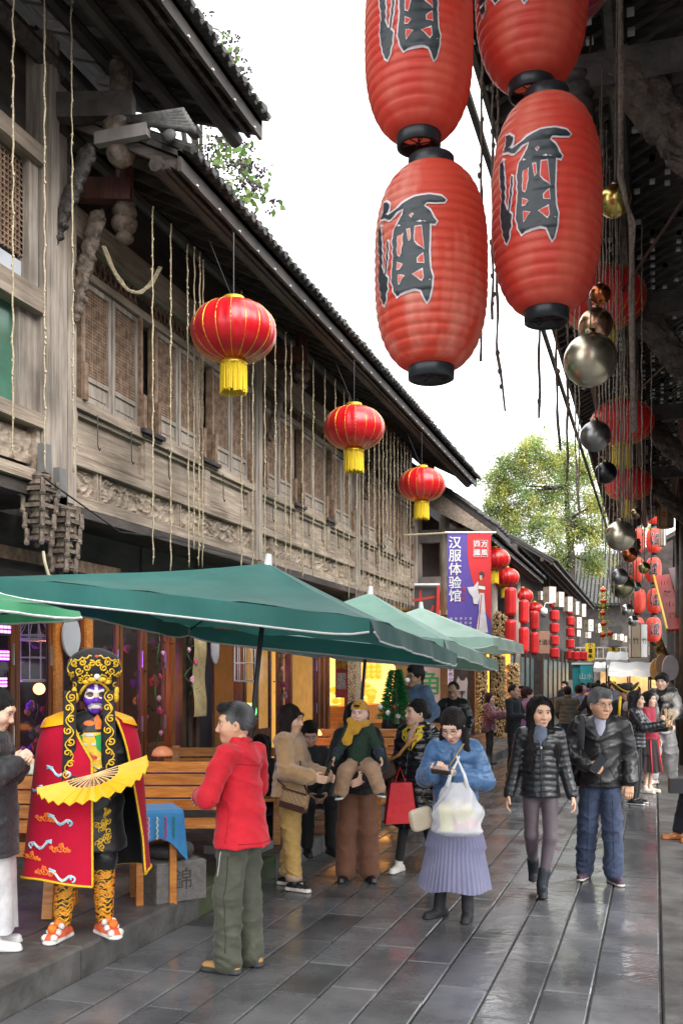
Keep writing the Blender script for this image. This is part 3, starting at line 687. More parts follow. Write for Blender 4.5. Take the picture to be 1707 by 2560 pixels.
rail(3.46, 3.57, x1=-5.215); rail(3.855, 3.95, x1=-5.225); rail(4.40, 4.50, x1=-5.22); rail(5.70, 5.78); rail(6.02, 6.30, x1=-5.2); rail(6.30, 6.95, x1=-5.27, name='top_board', mat=WD)
# one shutter leaf, local origin lower hinge corner, facing +X, extends +Y
LW, LH = .535, 1.17
def leaf(y, ang=0, i=0):
    g_ = bpy.data.objects.new('w', None)
    m = MB(); t = .032
    for (a, b, c, d) in ((0, .05, 0, LH), (LW - .05, LW, 0, LH), (.05, LW - .05, 0, .045), (.05, LW - .05, LH - .05, LH), (.05, LW - .05, .215, .26)): m.box(0, t, a, b, c, d)
    m.box(.006, .014, .05, LW - .05, .045, .215); m.box(.014, .022, .085, LW - .085, .078, .182)
    fr = m.build('window', WV, LB, local=True); fr.location = (-5.29 - XF, y - 7.8, 4.51); fr.rotation_euler = (0, 0, ang)
    m = MB(); z0, z1 = .26, LH - .05; y0, y1 = .05, LW - .05; n = 14
    for k in range(1, n): yy = y0 + (y1 - y0) * k / n; m.box(.012, .022, yy - .0055, yy + .0055, z0, z1)
    hz_ = [z0 + .03 * k for k in (1, 2, 3, 4, 5)] + [z1 - .03 * k for k in (1, 2, 3, 4, 5)]
    zc = (z0 + z1) / 2; hz_ += [zc + .034 * k for k in (-5, -4, 4, 5)] + [zc + .034 * k for k in (-2, 0, 2)]
    for zz in hz_: m.box(.010, .021, y0, y1, zz - .005, zz + .005)
    for a in range(7):
        for b in (-3, -1, 1, 3):
            yy = y0 + (y1 - y0) * (a + .5) / 7; q = zc + .034 * b
            m._add([(.023, yy - .018, q), (.023, yy, q - .018), (.023, yy + .018, q), (.023, yy, q + .018), (.023, yy - .009, q), (.023, yy, q - .009), (.023, yy + .009, q), (.023, yy, q + .009)], [(0, 1, 5, 4), (1, 2, 6, 5), (2, 3, 7, 6), (3, 0, 4, 7)])
    la = m.build('lattice', WL, fr, local=True); la['kind'] = 'stuff'
    m = MB(); m.box(-.004, .002, .05, LW - .05, .26, LH - .05); m.build('pane', mk('paper_pane_dark', (.035, .028, .024), (.015, .013, .012), .5, 3, stain=.5), fr, local=True)
    return fr
first = None
for bi, (a, b) in enumerate(zip(posts[:-1], posts[1:])):
    w = (b - a - .22) / 3
    for k in range(3):
        ys = a + .11 + w * k; off = (w - 2 * LW - .03) / 2
        for j in range(2):
            yy = ys + off + j * (LW + .03); an = rnd.choice([0, 0, .0, -.03, .03])
            if first is None: first = leaf(yy, 0)
            else: c = copy_tree(first, LB); c.location = (-5.29 - XF, yy - 7.8, 4.51); c.rotation_euler = (0, 0, an)
        # mullion between the pairs with its hinge post
        for q in ((ys + off - .045,), (ys + w - off + .0,)):
            m = MB(); m.box(-5.33, -5.235, q[0], q[0] + .045, 4.5, 5.70); m.build('mullion', WL, LB)
            m = MB(); m.box(-5.235, -5.19, q[0] - .01, q[0] + .055, 4.50, 4.86); m.build('hinge_post', WL, LB)
        if k > 0: m = MB(); m.box(-5.32, -5.17, ys - .22, ys + .26, 4.455, 4.50); m.box(-5.32, -5.20, ys - .18, ys + .22, 4.42, 4.455); m.build('ledge', WD, LB)
        # transom
        m = MB()
        for q in range(12): m.beam((-5.30, ys + .12 + q * .1, 5.79), (-5.30, ys + .22 + q * .1, 6.01), .012, .012); m.beam((-5.295, ys + .22 + q * .1, 5.79), (-5.295, ys + .12 + q * .1, 6.01), .012, .012)
        m.build('transom_lattice', WL, LB, kind='stuff')
        # recessed panel with moulding
        m = MB(); z0, z1, p0, p1 = 3.99, 4.37, ys + .10, ys + w - .10
        m.box(-5.36, -5.305, p0, p1, z0, z1); m.build('panel', WH, LB)
        m = MB(); e = .022
        for (c0, c1, d0, d1) in ((p0 - .02, p0 + e, z0 - .02, z1 + .02), (p1 - e, p1 + .02, z0 - .02, z1 + .02), (p0 + e, p1 - e, z0 - .02, z0 + e), (p0 + e, p1 - e, z1 - e, z1 + .02)): m.box(-5.31, -5.262, c0, c1, d0, d1)
        m.build('panel_moulding', WH, LB)
        m = MB(); m.box(-5.40, -5.24, ys - .0 if k else ys, p0 - .021, 3.951, 4.399); m.box(-5.40, -5.24, p1 + .021, ys + w, 3.951, 4.399); m.box(-5.40, -5.27, p0 - .0205, p1 + .0205, 3.951, 3.969); m.build('stile', WH, LB)
        for q in (ys + .35, ys + 1.0):
            m = MB(); m.tube([(-5.19, q, 4.40), (-5.185, q, 4.10), (-5.185, q + .03, 4.06), (-5.185, q + .055, 4.09)], .006, 5); m.build('hook', BLK, LB)
    # frieze boards: square, long, square
    for (c0, c1) in ((a + .14, a + .56), (a + .60, (a + b) / 2 - .02), ((a + b) / 2 + .02, b - .60), (b - .56, b - .14)):
        m = MB(); relief(m, -5.30, c0 + .02, c1 - .02, 3.59, 3.84, .034, int(c0 * 7) % 9, 95); m.build('carved_frieze', WH, LB, smooth=True)
        for (d0, d1, e0, e1) in ((c0, c0 + .02, 3.571, 3.854), (c1 - .02, c1, 3.571, 3.854)): m = MB(); m.box(-5.32, -5.245, d0, d1, e0, e1); m.build('frieze_frame', WH, LB)
    m = MB(); m.box(-5.42, -5.312, a + .12, b - .12, 3.571, 3.854); m.build('frieze_backing', WL, LB)
# roof of the long building
def eave_roof(B, y0, y1, xe, ze, xw, zw, xr, zr, tile_step=.15, rafter=.42, purl=(), curl=0.0, mats=(WDX, WD)):
    sl = (zw - ze) / (xw - xe)
    def zat(x): return ze + sl * (x - xe)
    m = MB()
    m._add([(xe, y0, ze + .06), (xe, y1, ze + .06), (xw, y1, zw + .06), (xw, y0, zw + .06), (xr, y1, zr), (xr, y0, zr), (xe, y0, ze + .11), (xe, y1, ze + .11), (xw, y1, zw + .12), (xw, y0, zw + .12), (xr, y1, zr + .06), (xr, y0, zr + .06)],
           [(0, 3, 2, 1), (3, 5, 4, 2), (6, 7, 8, 9), (9, 8, 10, 11), (0, 1, 7, 6), (0, 6, 9, 3), (3, 9, 11, 5), (1, 2, 8, 7), (2, 4, 10, 8)]); m.build('roof_deck', mats[1], B)
    n = int((y1 - y0) / rafter); L_ = abs(xe - xw) + .1
    for i in range(n + 1):
        y = y0 + .06 + (y1 - y0 - .12) * i / n; m = MB(); m.beam((xe - .03, y, ze + .01), (xw - .1, y, zat(xw - .1) + .01), .06, .085); m.build('rafter', mats[0], B)
    for x in purl: m = MB(); m.tube([(x, y0 - .05, zat(x) - .10), (x, y1 + .05, zat(x) - .10)], .07, 8); m.build('purlin', mats[1], B)
    m = MB(); m.box(xe - .035, xe, y0, y1, ze - .06, ze + .13); m.build('fascia_board', mats[1], B)
    m = MB(); m.box(xe - .16, xe - .12, y0, y1, ze - .02, ze + .025); m.build('eave_batten', WDX, B)
    m = MB()
    nt = int((y1 - y0) / tile_step); dx, dz_ = (xw - xe), (zw - ze)
    for i in range(nt + 1):
        y = y0 + .04 + (y1 - y0 - .08) * i / nt; j = rnd.uniform(-.02, .02)
        pts = [(xe + .09 + j, y, ze + .13), (xe + dx * .5, y, (ze + zw) / 2 + .145), (xw, y, zw + .16), (xr, y, zr + .10)]
        m.tube(pts, .042, 6, True)
    m.build('roof_tile_rows', TILE, B, smooth=False, kind='stuff')
    # scalloped tile ends along the eave
    for i in range(nt):
        if i % 1 == 0 and i < 125:
            y = y0 + .04 + (y1 - y0 - .08) * (i + .5) / nt
            if i == 0: m = MB(); m.cbox((0, 0, 0), (.16, tile_step * .62, .018)); m.poly([(.085, -tile_step * .36, .0), (.085, tile_step * .36, 0), (.085, tile_step * .2, -.035), (.085, 0, -.045), (.085, -tile_step * .2, -.035)], (.012, 0, 0)); eo = m.build('eave_tile', TILE, B, local=True)
            else: eo = inst(eo, parent=B)
            o_, _ = org_of(B); eo.location = (xe + .03 - o_.x, y - o_.y, ze + .135 - o_.z + rnd.uniform(-.012, .012)); eo.rotation_euler = (0, .15, rnd.uniform(-.06, .06))
    m = MB(); k = y0 + .3
    while k < y1: m.cbox((xe - .006 + .01, k, ze - .045), (.018, .028, .014)); k += .47
    m.build('eave_light', mk('eave_light_white', (.8, .78, .72), rough=.5), B, kind='stuff')
eave_roof(LB, 7.65, 22.4, -3.9, 6.28, -5.3, 7.0, -8.2, 8.7, purl=(-4.12, -5.12))
PEN = [(0, .0), (.06, .01), (.085, .035), (.085, .06), (.06, .085), (.075, .10), (.105, .13), (.12, .17), (.115, .21), (.085, .235), (.095, .25), (.115, .27), (.11, .31), (.09, .33), (.10, .35), (.10, .38)]
for y in (8.24, 13.15, 17.95, 21.6):
    m = MB(); m.lathe([(r * 1.05, z * 1.05) for r, z in PEN], (-4.8, y, 5.96), 14); m.build('pendant_finial', WC, LB, smooth=True)
    m = MB(); m.lathe([(.085, 0), (.085, .55)], (-4.8, y, 6.37), 12); m.build('pendant_post', WR, LB, smooth=True)
    m = MB(); m.beam((-5.4, y - .3 if y < 20 else y + .2, 6.42), (-4.7, y - .05 if y < 20 else y, 6.42), .12, .2); m.build('tie_beam', WR, LB)
    carved_strut('carved_bracket', (-5.17, y - .26, 5.22), (-5.0, y - .16, 6.15), .17, .10, WC, LB, seed=int(y), amp=.013)
m = MB(); m.box(-4.72, -4.2, 7.58, 7.66, 6.55, 6.66); m.build('gable_plaster', PLAS, LB)
m = MB()
for k in range(6): m.tube([(-4.4 + .0, 7.62, 6.73 + k * .0), (-3.75 - k * .02, 7.60, 6.52 + k * .035)], .035, 8)
m.ball((-3.98, 7.58, 6.50), .07, 10, 8, (1, .5, .8)); m.build('ridge_end_ornament', TILE, LB, smooth=True)
m = MB(); m.box(-9, -5.6, 21.9, 22.1, 3.4, 8.4); m.build('gable_wall', WD, LB)
# rope loop under the eave
pts = [(-4.95 + .30 * t, 8.1 + .55 * t, 5.9 - 1.35 * (t - t * t) * 1.0 - .12 * t + .1 * t) for t in [i / 14 for i in range(15)]]
m = MB(); m.tube(pts, .015, 6); m.tube([(x + .015, y + .015, z + .010 * sin(i * 2)) for i, (x, y, z) in enumerate(pts)], .012, 6); m.build('hanging_rope_loop', TWINE, org=pts[0], label='slack loop of pale rope hanging under the timber eave near the corner pendant', cat='rope')
# ------------------------------------------------------------------ nearer, taller timber building
NB = thing('corner_building', 'taller dark timber building with wide upswept eave at the near end of the terrace', 'building', (-5.15, 4.5, 0))
for y in (7.45, 5.9, 4.2):
    m = MB(); m.box(-5.28, -5.05, y - .10, y + .10, 3.4, 7.5); m.box(-5.05, -5.035, y - .045, y + .045, 3.45, 7.4); m.build('post', WV, NB)
m = MB(); m.box(-5.28, -5.10, 7.60, 7.74, 3.3, 7.3); m.build('corner_board', WV, NB)
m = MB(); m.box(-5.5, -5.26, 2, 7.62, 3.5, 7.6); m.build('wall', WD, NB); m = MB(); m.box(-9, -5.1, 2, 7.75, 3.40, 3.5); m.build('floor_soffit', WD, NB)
for (z0, z1) in ((3.52, 3.62), (4.0, 4.12), (5.0, 5.2), (6.3, 6.45)): m = MB(); m.box(-5.26, -5.06, 6.0, 7.35, z0, z1); m.build('rail', WH, NB)
m = MB(); relief(m, -5.16, 6.75, 7.28, 3.68, 3.96, .03, 4, 50); m.build('carved_panel', WH, NB, smooth=True)
for (c0, c1, d0, d1) in ((6.7, 6.75, 3.64, 4.0), (7.28, 7.33, 3.64, 4.0)): m = MB(); m.box(-5.2, -5.1, c0, c1, d0, d1); m.build('panel_moulding', WH, NB)
m = MB(); m.box(-5.22, -5.2, 6.0, 7.1, 4.12, 5.0); m.build('green_pane', mk('green_window_glass', (.06, .16, .11), (.04, .1, .07), .15, 2), NB)
m = MB(); m.box(-5.22, -5.15, 7.1, 7.35, 4.12, 5.0); m.build('window_stile', WV, NB)
m = MB(); m.box(-5.22, -5.2, 6.0, 7.2, 5.2, 5.42); m.build('white_pane', mk('white_window_glass', (.5, .53, .56), (.4, .43, .46), .2, 2), NB)
m = MB()
for k in range(26): m.box(-5.2, -5.185, 5.95 + k * .05, 5.965 + k * .05, 5.45, 6.28)
for k in range(17): m.box(-5.2, -5.183, 5.95, 7.2, 5.46 + k * .05, 5.475 + k * .05)
m.build('lattice', WL, NB, kind='stuff')
m = MB(); m.box(-5.24, -5.12, 7.2, 7.33, 5.2, 6.3); m.build('window_stile', WV, NB)
eave_roof(NB, 0.5, 9.0, -3.7, 7.22, -5.15, 7.72, -8.5, 9.4, purl=(-4.0, -4.45, -4.8))
m = MB(); m.tube([(-5.1, 2.5, 7.28), (-5.1, 8.9, 7.28)], .09, 8); m.build('purlin', WDX, NB)
m = MB(); m.box(-5.5, -5.2, 7.4, 8.9, 7.0, 7.6); m.build('gable_end_beam', WD, NB)
m = MB()
for k in range(9): m.tube([(-3.72 - k * .18, 9.0, 7.40 + k * .06 + .03 * cos(k * 3)), (-3.9 - k * .18, 9.02, 7.46 + k * .06)], .06, 7)
m.ball((-3.72, 8.98, 7.44), .09, 8, 6); m.build('verge_tiles', TILE, NB, smooth=True)
m = MB(); m.lathe([(0, -.02), (.06, 0), (.11, .04), (.13, .1), (.12, .16), (.15, .2), (.17, .26), (.16, .36), (.1, .42), (.1, .9)], (-4.55, 7.75, 6.42), 14); m.build('pendant_finial', WC, NB, smooth=True)
m = MB(); m.beam((-5.2, 7.5, 6.9), (-4.4, 7.72, 6.9), .14, .22); m.build('tie_beam', WD, NB)
carved_strut('carved_bracket', (-5.08, 7.52, 5.72), (-4.80, 7.6, 6.48), .16, .10, WCD, NB, seed=3, amp=.010)
for (px, y, z0, sc) in ((72, 7.25, 2.98, 1.0), (128, 7.62, 2.78, .95)):
    m = MB(); x = -5.05; c = Vector((x, y, z0))
    for k, zz in enumerate((0, .14, .28, .42)):
        h = .11 - .012 * (3 - k)
        m.cbox(c + Vector((0, 0, zz * sc + .05)), (2 * h, 2 * h, .035)); m.lathe([(h * .6, 0), (h * .98, .03), (h * .8, .07), (h * .95, .10), (h * .6, .13)], c + Vector((0, 0, zz * sc + .06)), 10)
        for sx in (-1, 1):
            for sy in (-1, 1): m.tube([c + Vector((sx * h, sy * h, zz * sc)), c + Vector((sx * h, sy * h, zz * sc + .13))], .022, 6); m.ball(c + Vector((sx * h, sy * h, zz * sc + .01)), .028, 6, 4)
    m.build('carved_corbel', WC, NB, smooth=False)
m = MB(); m.tube([P(108, 1378, X=-5.0), P(112, 1405, X=-5.0), P(122, 1440, X=-5.0)], .014, 6); q = P(124, 1446, X=-5.0); m.lathe([(.02, .0), (.03, -.02), (.028, -.06), (.018, -.06)], q + Vector((0, 0, .03)), 10)
m.build('hanging_bulb_holder', mk('cream_plastic', (.7, .6, .42), rough=.5), org=q, label='cream rope end with empty bulb socket dangling from carved corbel', cat='bulb socket')
m = MB(); m.tube([P(110, 1195, X=-4.9), P(180, 1245, X=-4.95), P(300, 1330, X=-5.15), P(420, 1345, X=-5.15), P(640, 1402, X=-5.15)], .008, 5); m.build('electric_cable', BLK, org=P(110, 1195, X=-4.9), label='thin black cable strung along the lower edge of carved frieze', cat='cable')
for k, (px, py) in enumerate(((112, 1145), (150, 1205))):
    q = P(px, py, X=-5.0); m = MB(); m.box(q.x - .04, q.x + .03, q.y - .05, q.y + .05, q.z - .13, q.z + .12); m.build('junction_box', mk('grey_box_metal', (.16, .155, .15), rough=.5), org=q, label=['upper grey junction box on the corner post', 'lower dark grey junction box beside the frieze'][k], cat='junction box', group='junction boxes on the corner posts')
# ------------------------------------------------------------------ shop front under the long building
XS0 = -5.75
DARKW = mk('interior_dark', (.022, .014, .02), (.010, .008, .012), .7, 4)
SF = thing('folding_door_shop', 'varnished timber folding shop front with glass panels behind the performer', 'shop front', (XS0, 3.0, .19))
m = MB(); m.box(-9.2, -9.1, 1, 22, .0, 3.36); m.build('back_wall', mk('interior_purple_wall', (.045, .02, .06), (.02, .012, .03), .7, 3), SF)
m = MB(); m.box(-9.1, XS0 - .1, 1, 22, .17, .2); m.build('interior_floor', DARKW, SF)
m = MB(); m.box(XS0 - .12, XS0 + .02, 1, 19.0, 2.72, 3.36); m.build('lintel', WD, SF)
m = MB(); m.beam((XS0 + .06, 1, 2.98), (XS0 + .06, 9.6, 2.98), .1, .12); m.build('lintel_rail', WL, SF)
for k in range(12): m = MB(); y = 1.5 + k * 1.45; m.box(XS0 + .021, XS0 + .04, y, y + .02, 2.72, 3.36); m.build('lintel_batten', WD, SF)
def front_post(px, w, mat=WOV, z1=2.72, x=XS0):
    p = P(px, 1700, X=x); m = MB(); m.box(x - .06, x + .05, p.y - w / 2, p.y + w / 2, .19, z1); m.build('post', mat, SF); return p.y
def door(pa, pb, x=XS0, mid=1.0, glass=True):
    ya, yb = P(pa, 1700, X=x).y, P(pb, 1700, X=x).y
    m = MB(); m.box(x - .02, x + .02, ya, ya + .06, .2, 2.71); m.box(x - .02, x + .02, yb - .06, yb, .2, 2.71)
    for (z0, z1) in ((.2, .3), (mid - .05, mid + .05), (2.6, 2.71)): m.box(x - .03, x + .025, ya + .06, yb - .06, z0, z1)
    d = m.build('door', WOV, SF); m = MB(); m.box(x - .02, x + .01, ya + .06, yb - .06, .3, mid - .05); m.build('door_panel', WOV, d)
    m = MB(); m.box(x - .004, x + .004, ya + .06, yb - .06, mid + .05, 2.6); m.build('glass_pane', GLASSD, d)
    for z0, z1 in ((1.95, 2.15), (1.2, 1.38)): m = MB(); m.box(x + .021, x + .035, yb - .045, yb - .028, z0, z1); m.build('door_handle', mk('brushed_steel', (.6, .6, .6), rough=.3, metal=1), d)
    return ya, yb
for a, b in ((-70, 34), (36, 128), (146, 206), (222, 294), (297, 355), (358, 412)): door(a, b)
front_post(137, .12, WO); front_post(214, .12, WO); front_post(424, .12)
for px in (452, 468, 486): front_post(px, .10, mk('dark_stained_post', (.05, .03, .02), (.025, .016, .012), .4, 8))
for px in (596, 606, 700, 722): front_post(px, .09)
for px in (792, 804, 816, 870): front_post(px, .12)
door(608, 640); door(640, 676); door(722, 790)
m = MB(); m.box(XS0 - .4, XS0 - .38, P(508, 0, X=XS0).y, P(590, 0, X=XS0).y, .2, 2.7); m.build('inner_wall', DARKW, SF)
# lit interior behind the bright window
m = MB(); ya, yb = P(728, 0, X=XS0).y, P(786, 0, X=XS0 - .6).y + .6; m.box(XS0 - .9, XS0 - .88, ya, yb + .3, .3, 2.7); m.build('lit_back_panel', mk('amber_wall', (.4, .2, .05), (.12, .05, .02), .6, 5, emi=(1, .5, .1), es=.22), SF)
# people-scale stock inside: shelves of glowing signs and flowers
def glow(name, label, cat, pts, r, colr, s, group=None):
    m = MB(); m.tube(pts, r, 6); return m.build(name, em('glow_%s_%g' % (''.join('%02d' % int(q * 9) for q in colr), s), colr, s), org=pts[0], label=label, cat=cat, **({'group': group} if group else {}))
for k, (x0, y0, x1, y1) in enumerate(((0, 1545, 28, 1590), (0, 1622, 24, 1655), (0, 1690, 18, 1722))):
    a = P(x0 - 14, y0, X=-5.62); b = P(x1, y1, X=-5.62); g_ = thing('menu_light_sign', ['top', 'middle', 'lowest'][k] + ' purple lit menu board in black frame at the shop edge', 'light sign', a, 'purple lit menu boards')
    m = MB(); m.box(-5.66, -5.62, a.y, b.y, b.z, a.z); m.build('sign_case', BLK, g_)
    m = MB()
    for r_ in range(3):
        for c_ in range(4): zz = b.z + (a.z - b.z) * (.15 + .27 * r_); yy = a.y + (b.y - a.y) * (.1 + .22 * c_); m.box(-5.618, -5.612, yy, yy + (b.y - a.y) * .16, zz, zz + (a.z - b.z) * .16)
    m.build('lit_text_blocks', em('purple_led', (.55, .06, 1), 5), g_, kind='stuff')
GREENL = mk('silk_leaf', (.03, .10, .035), (.015, .05, .02), .6, 20); ROSE = mk('silk_rose', (.55, .06, .16), (.35, .03, .10), .6, 30); ROSEP = mk('silk_rose_pale', (.6, .35, .42), (.5, .2, .3), .6, 30)
def rose_bm(m, c, r):
    m.ball(c, r * .62, 8, 6)
    for k in range(6): a_ = k * 1.05 + c[1] * 9; m.ball((c[0] + r * .3 * abs(cos(a_ * 2)), c[1] + r * .55 * cos(a_), c[2] + r * .55 * sin(a_)), r * .42, 7, 5, (.7, 1, 1))
def garland(label, top, L_, n, seed, mats=(ROSE, ROSEP)):
    r = random.Random(seed); t = thing('flower_garland', label, 'flower garland', top)
    pts = [Vector(top) + Vector((.04 * sin(k), .04 * cos(k * 1.4), -L_ * k / 14)) for k in range(15)]
    m = MB(); m.tube(pts, .008, 5); m.build('stem', GREENL, t)
    m = MB()
    for k in range(n * 5):
        q = pts[r.randrange(15)] + Vector([r.uniform(-.09, .09) for _ in range(3)]); d = Vector([r.uniform(-1, 1) for _ in range(3)]).normalized(); e = d.cross(Vector((.3, .4, .8))).normalized(); s_ = r.uniform(.025, .05)
        m._add([q, q + d * s_ + e * s_ * .5, q + d * s_ * 2, q + d * s_ - e * s_ * .5], [(0, 1, 2, 3)])
    m.build('leaves', GREENL, t, kind='stuff')
    for k in range(n):
        q = pts[int((k + .5) / n * 14)] + Vector((.04, r.uniform(-.06, .06), 0)); m = MB(); rose_bm(m, q, r.uniform(.035, .055)); m.build('rose', mats[k % 2], t, smooth=True)
garland('rose garland hanging in the glass door nearest the dark posts', P(392, 1575, X=-5.62), 1.9, 8, 1)
garland('pink rose garland beside the grey oval sign in the parasol shade', P(472, 1572, X=-5.6), .75, 4, 2)
garland('pale rose garland hanging in the dark doorway', P(700, 1618, X=-5.5), 1.15, 5, 3)
garland('flower garland with magenta blooms low behind the first glass pane', P(88, 1760, X=-5.9), .9, 5, 4)
garland('flower garland with white blooms behind the second glass pane', P(110, 1800, X=-5.9), .8, 5, 5, (mk('silk_white', (.6, .6, .62), rough=.6), ROSEP))
garland('mixed flower garland right beside the performer hat', P(345, 1640, X=-5.9), 1.3, 6, 6)
for k, (pos, c_, e_, lb) in enumerate((((-6.9, 8.2, 1.9), (.5, .08, 1), 22, 'added purple globe lamp deep inside the near shop bay'), ((-6.9, 9.9, 1.7), (1, .3, .12), 16, 'added red orange globe lamp inside behind the performer'), ((-7.0, 14.0, 1.9), (.35, .12, 1), 10, 'added violet globe lamp in the dark doorway bay'))):  # globes and their point lights are added to tint the shop interior
    m = MB(); m.ball(pos, .07, 12, 8); m.build('added_globe_lamp', em('added_globe_glow_%d' % k, c_, (1.2, 3, 2)[k]), org=pos, smooth=True, label=lb, cat='lamp', group='added lamps inside the shop')
    ld = bpy.data.lights.new('lamp', 'POINT'); ld.energy = e_; ld.color = c_; ld.shadow_soft_size = .15; lo_ = bpy.data.objects.new('added_globe_light', ld); C.objects.link(lo_); lo_.location = (pos[0] + .16, pos[1], pos[2])
fl = random.Random(9)
for k in range(60):
    y = fl.uniform(7.0, 11.6); z = fl.uniform(.9, 2.4); x = fl.uniform(-6.6, -6.0); m = MB(); cc = [(.5, .06, .3), (.5, .3, .5), (.04, .12, .05), (.6, .1, .05), (.25, .05, .5), (.7, .35, .1)][fl.randrange(6)]
    rose_bm(m, (x, y, z), fl.uniform(.05, .11)); m.build('silk_flower', mk('silk_%02d%02d%02d' % tuple(int(q * 20) for q in cc), cc, rough=.6), SF, smooth=True)
# bird cages
def cage(label, c, w, h, arch=True):
    t = thing('bird_cage', label, 'bird cage', c, 'white wire bird cages'); WT = mk('white_wire', (.7, .72, .7), rough=.4); c = Vector(c); m = MB(); n = 10
    for k in range(n):
        a = 2 * pi * k / n; q = c + Vector((cos(a) * w, sin(a) * w, 0)); m.tube([q, q + Vector((0, 0, h * .72)), c + Vector((cos(a) * w * .6, sin(a) * w * .6, h * .92)), c + Vector((0, 0, h))], .005, 4)
    m.build('bars', WT, t, kind='stuff')
    for zz in (0, .36, .72): m = MB(); m.tube([c + Vector((cos(2*pi*k/16) * w, sin(2*pi*k/16) * w, h * zz)) for k in range(17)], .007, 4); m.build('hoop', WT, t)
    m = MB(); m.lathe([(0, 0), (w, 0), (w, .02), (0, .02)], c - Vector((0, 0, .02)), 14); m.build('base', WT, t)
cage('tall white wire bird cage behind the first glass pane', P(88, 1700, X=-5.95), .17, .62)
cage('white wire bird cage hung higher behind the same pane', P(84, 1598, X=-5.95), .15, .55)
cage('white wire bird cage with flowers in the parasol shade', P(612, 1702, X=-5.5), .15, .68)
# oval signs
def oval(label, c, ry, rz_, mat, notch=False):
    m = MB(); c = Vector(c); pts = [c + Vector((0, ry * cos(t) * (1 + (.05 * sin(t * 9) if notch else 0)), rz_ * sin(t))) for t in [2 * pi * k / 40 for k in range(40)]]; m.poly(pts, (.02, 0, 0)); return m.build('oval_sign', mat, org=c, label=label, cat='oval sign')
oval('blank light grey oval sign fixed on the glass door', P(176, 1592, X=-5.66), .155, .205, mk('oval_grey', (.42, .43, .45), (.38, .39, .41), .5, 2))
oval('smaller grey leaf shaped sign hanging beside the rose garland', P(536, 1622, X=-5.5), .11, .20, mk('oval_grey2', (.35, .34, .36), (.28, .27, .3), .5, 2), True)
# hanging calligraphy scroll
m = MB(); a = P(480, 1582, X=-5.62); b = P(511, 1790, X=-5.62)
m.grid(lambda u, v: (-5.60 + .015 * sin(v * 9), a.y + (b.y - a.y) * u, a.z + (b.z - a.z) * v), 6, 24); SCR = m.build('calligraphy_scroll', mk('aged_paper', (.42, .33, .17), (.30, .22, .10), .8, 12, stain=.3), org=a, label='aged yellow paper scroll with faint writing hung on the dark post', cat='scroll')
m = MB()
for k in range(9): lay_text(m, '風花月山水茶香竹門'[k], .10, (-5.58, (a.y + b.y) / 2 + (.05 if k % 2 else -.05), a.z - .1 - k * .14), (0, 1, 0), (0, 0, 1))
m.build('lettering', mk('ink_faded', (.12, .09, .05), rough=.8), SCR)
# red menu board
a = P(841, 1622, X=-5.1); b = P(866, 1742, X=-5.1); dn = Vector((CS, SN, 0)); up = Vector((0, 0, 1)); nv = Vector((SN, -CS, 0))
def board(name, label, cat, px0, py0, px1, py1, mat, X=None, Y=None, D=None, th=.03, texts=(), frame=None, group=None, cast=None):
    """upright board facing down the street towards the viewer; texts: (string, u, v, size, material)"""
    a = P(px0, py0, X=X, Y=Y, D=D); D_ = -a.x * SN + a.y * CS; b = P(px1, py1, D=D_); t = thing(name, label, cat, a, group); w = (b - a).dot(dn); h = a.z - b.z
    m = MB(); m.poly([a, a + dn * w, a + dn * w - up * h, a - up * h], -nv * th); m.build('board', mat, t)
    if frame:
        for q in ((a, a + dn * w), (a - up * h, a + dn * w - up * h), (a, a - up * h), (a + dn * w, a + dn * w - up * h)): m = MB(); m.beam(q[0] + nv * .005, q[1] + nv * .005, .03, .03); m.build('frame', frame, t)
    for (s_, u, v, sz, mt) in texts:
        m = MB(); lay_text(m, s_, sz, a + dn * (w * u) - up * (h * v) + nv * .006, dn, up, sz * .02); m.build('lettering', mt, t)
    return t, a, w, h
INKR = mk('sign_red', (.45, .04, .03), (.38, .03, .025), .5, 3); YEL = mk('sign_yellow', (.8, .52, .03), (.75, .48, .03), .5, 3); INK = mk('ink_black', (.015, .015, .015), rough=.5); WTX = mk('lettering_white', (.75, .74, .72), rough=.5)
tx = [('欢迎', .5, .14, .13, WTX), ('光临', .5, .26, .11, YEL), ('好吃', .5, .36, .09, YEL), ('茶', .35, .55, .10, WTX), ('酒', .68, .55, .10, WTX), ('面', .35, .66, .10, WTX), ('饭', .68, .66, .10, WTX), ('串', .35, .77, .10, WTX), ('汤', .68, .77, .10, WTX)]
board('menu_board', 'narrow red menu board with white and yellow characters under the parasol', 'menu board', 838, 1622, 867, 1745, INKR, X=-5.0, texts=tx)
# ------------------------------------------------------------------ shops beyond: orange bread shop and sign
SH2 = thing('bread_shop', 'small shop glowing orange with heaped bread behind the parasols', 'shop', (-5.7, 19.2, .19))
y0, y1 = 18.9, 21.9
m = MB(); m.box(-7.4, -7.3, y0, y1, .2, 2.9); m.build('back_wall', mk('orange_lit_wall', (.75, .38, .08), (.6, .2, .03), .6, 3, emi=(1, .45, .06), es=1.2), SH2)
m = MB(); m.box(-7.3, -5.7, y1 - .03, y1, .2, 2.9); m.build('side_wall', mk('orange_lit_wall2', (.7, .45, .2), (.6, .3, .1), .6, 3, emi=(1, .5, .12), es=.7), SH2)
m = MB(); m.box(-6.6, -5.8, y0 + .1, y1 - .1, .2, 1.25); m.build('counter', WO, SH2)
BR = mk('bread_crust', (.75, .36, .06), (.55, .2, .03), .5, 20, emi=(1, .4, .03), es=.35)  # warm shop light on the buns is put in as their own glow
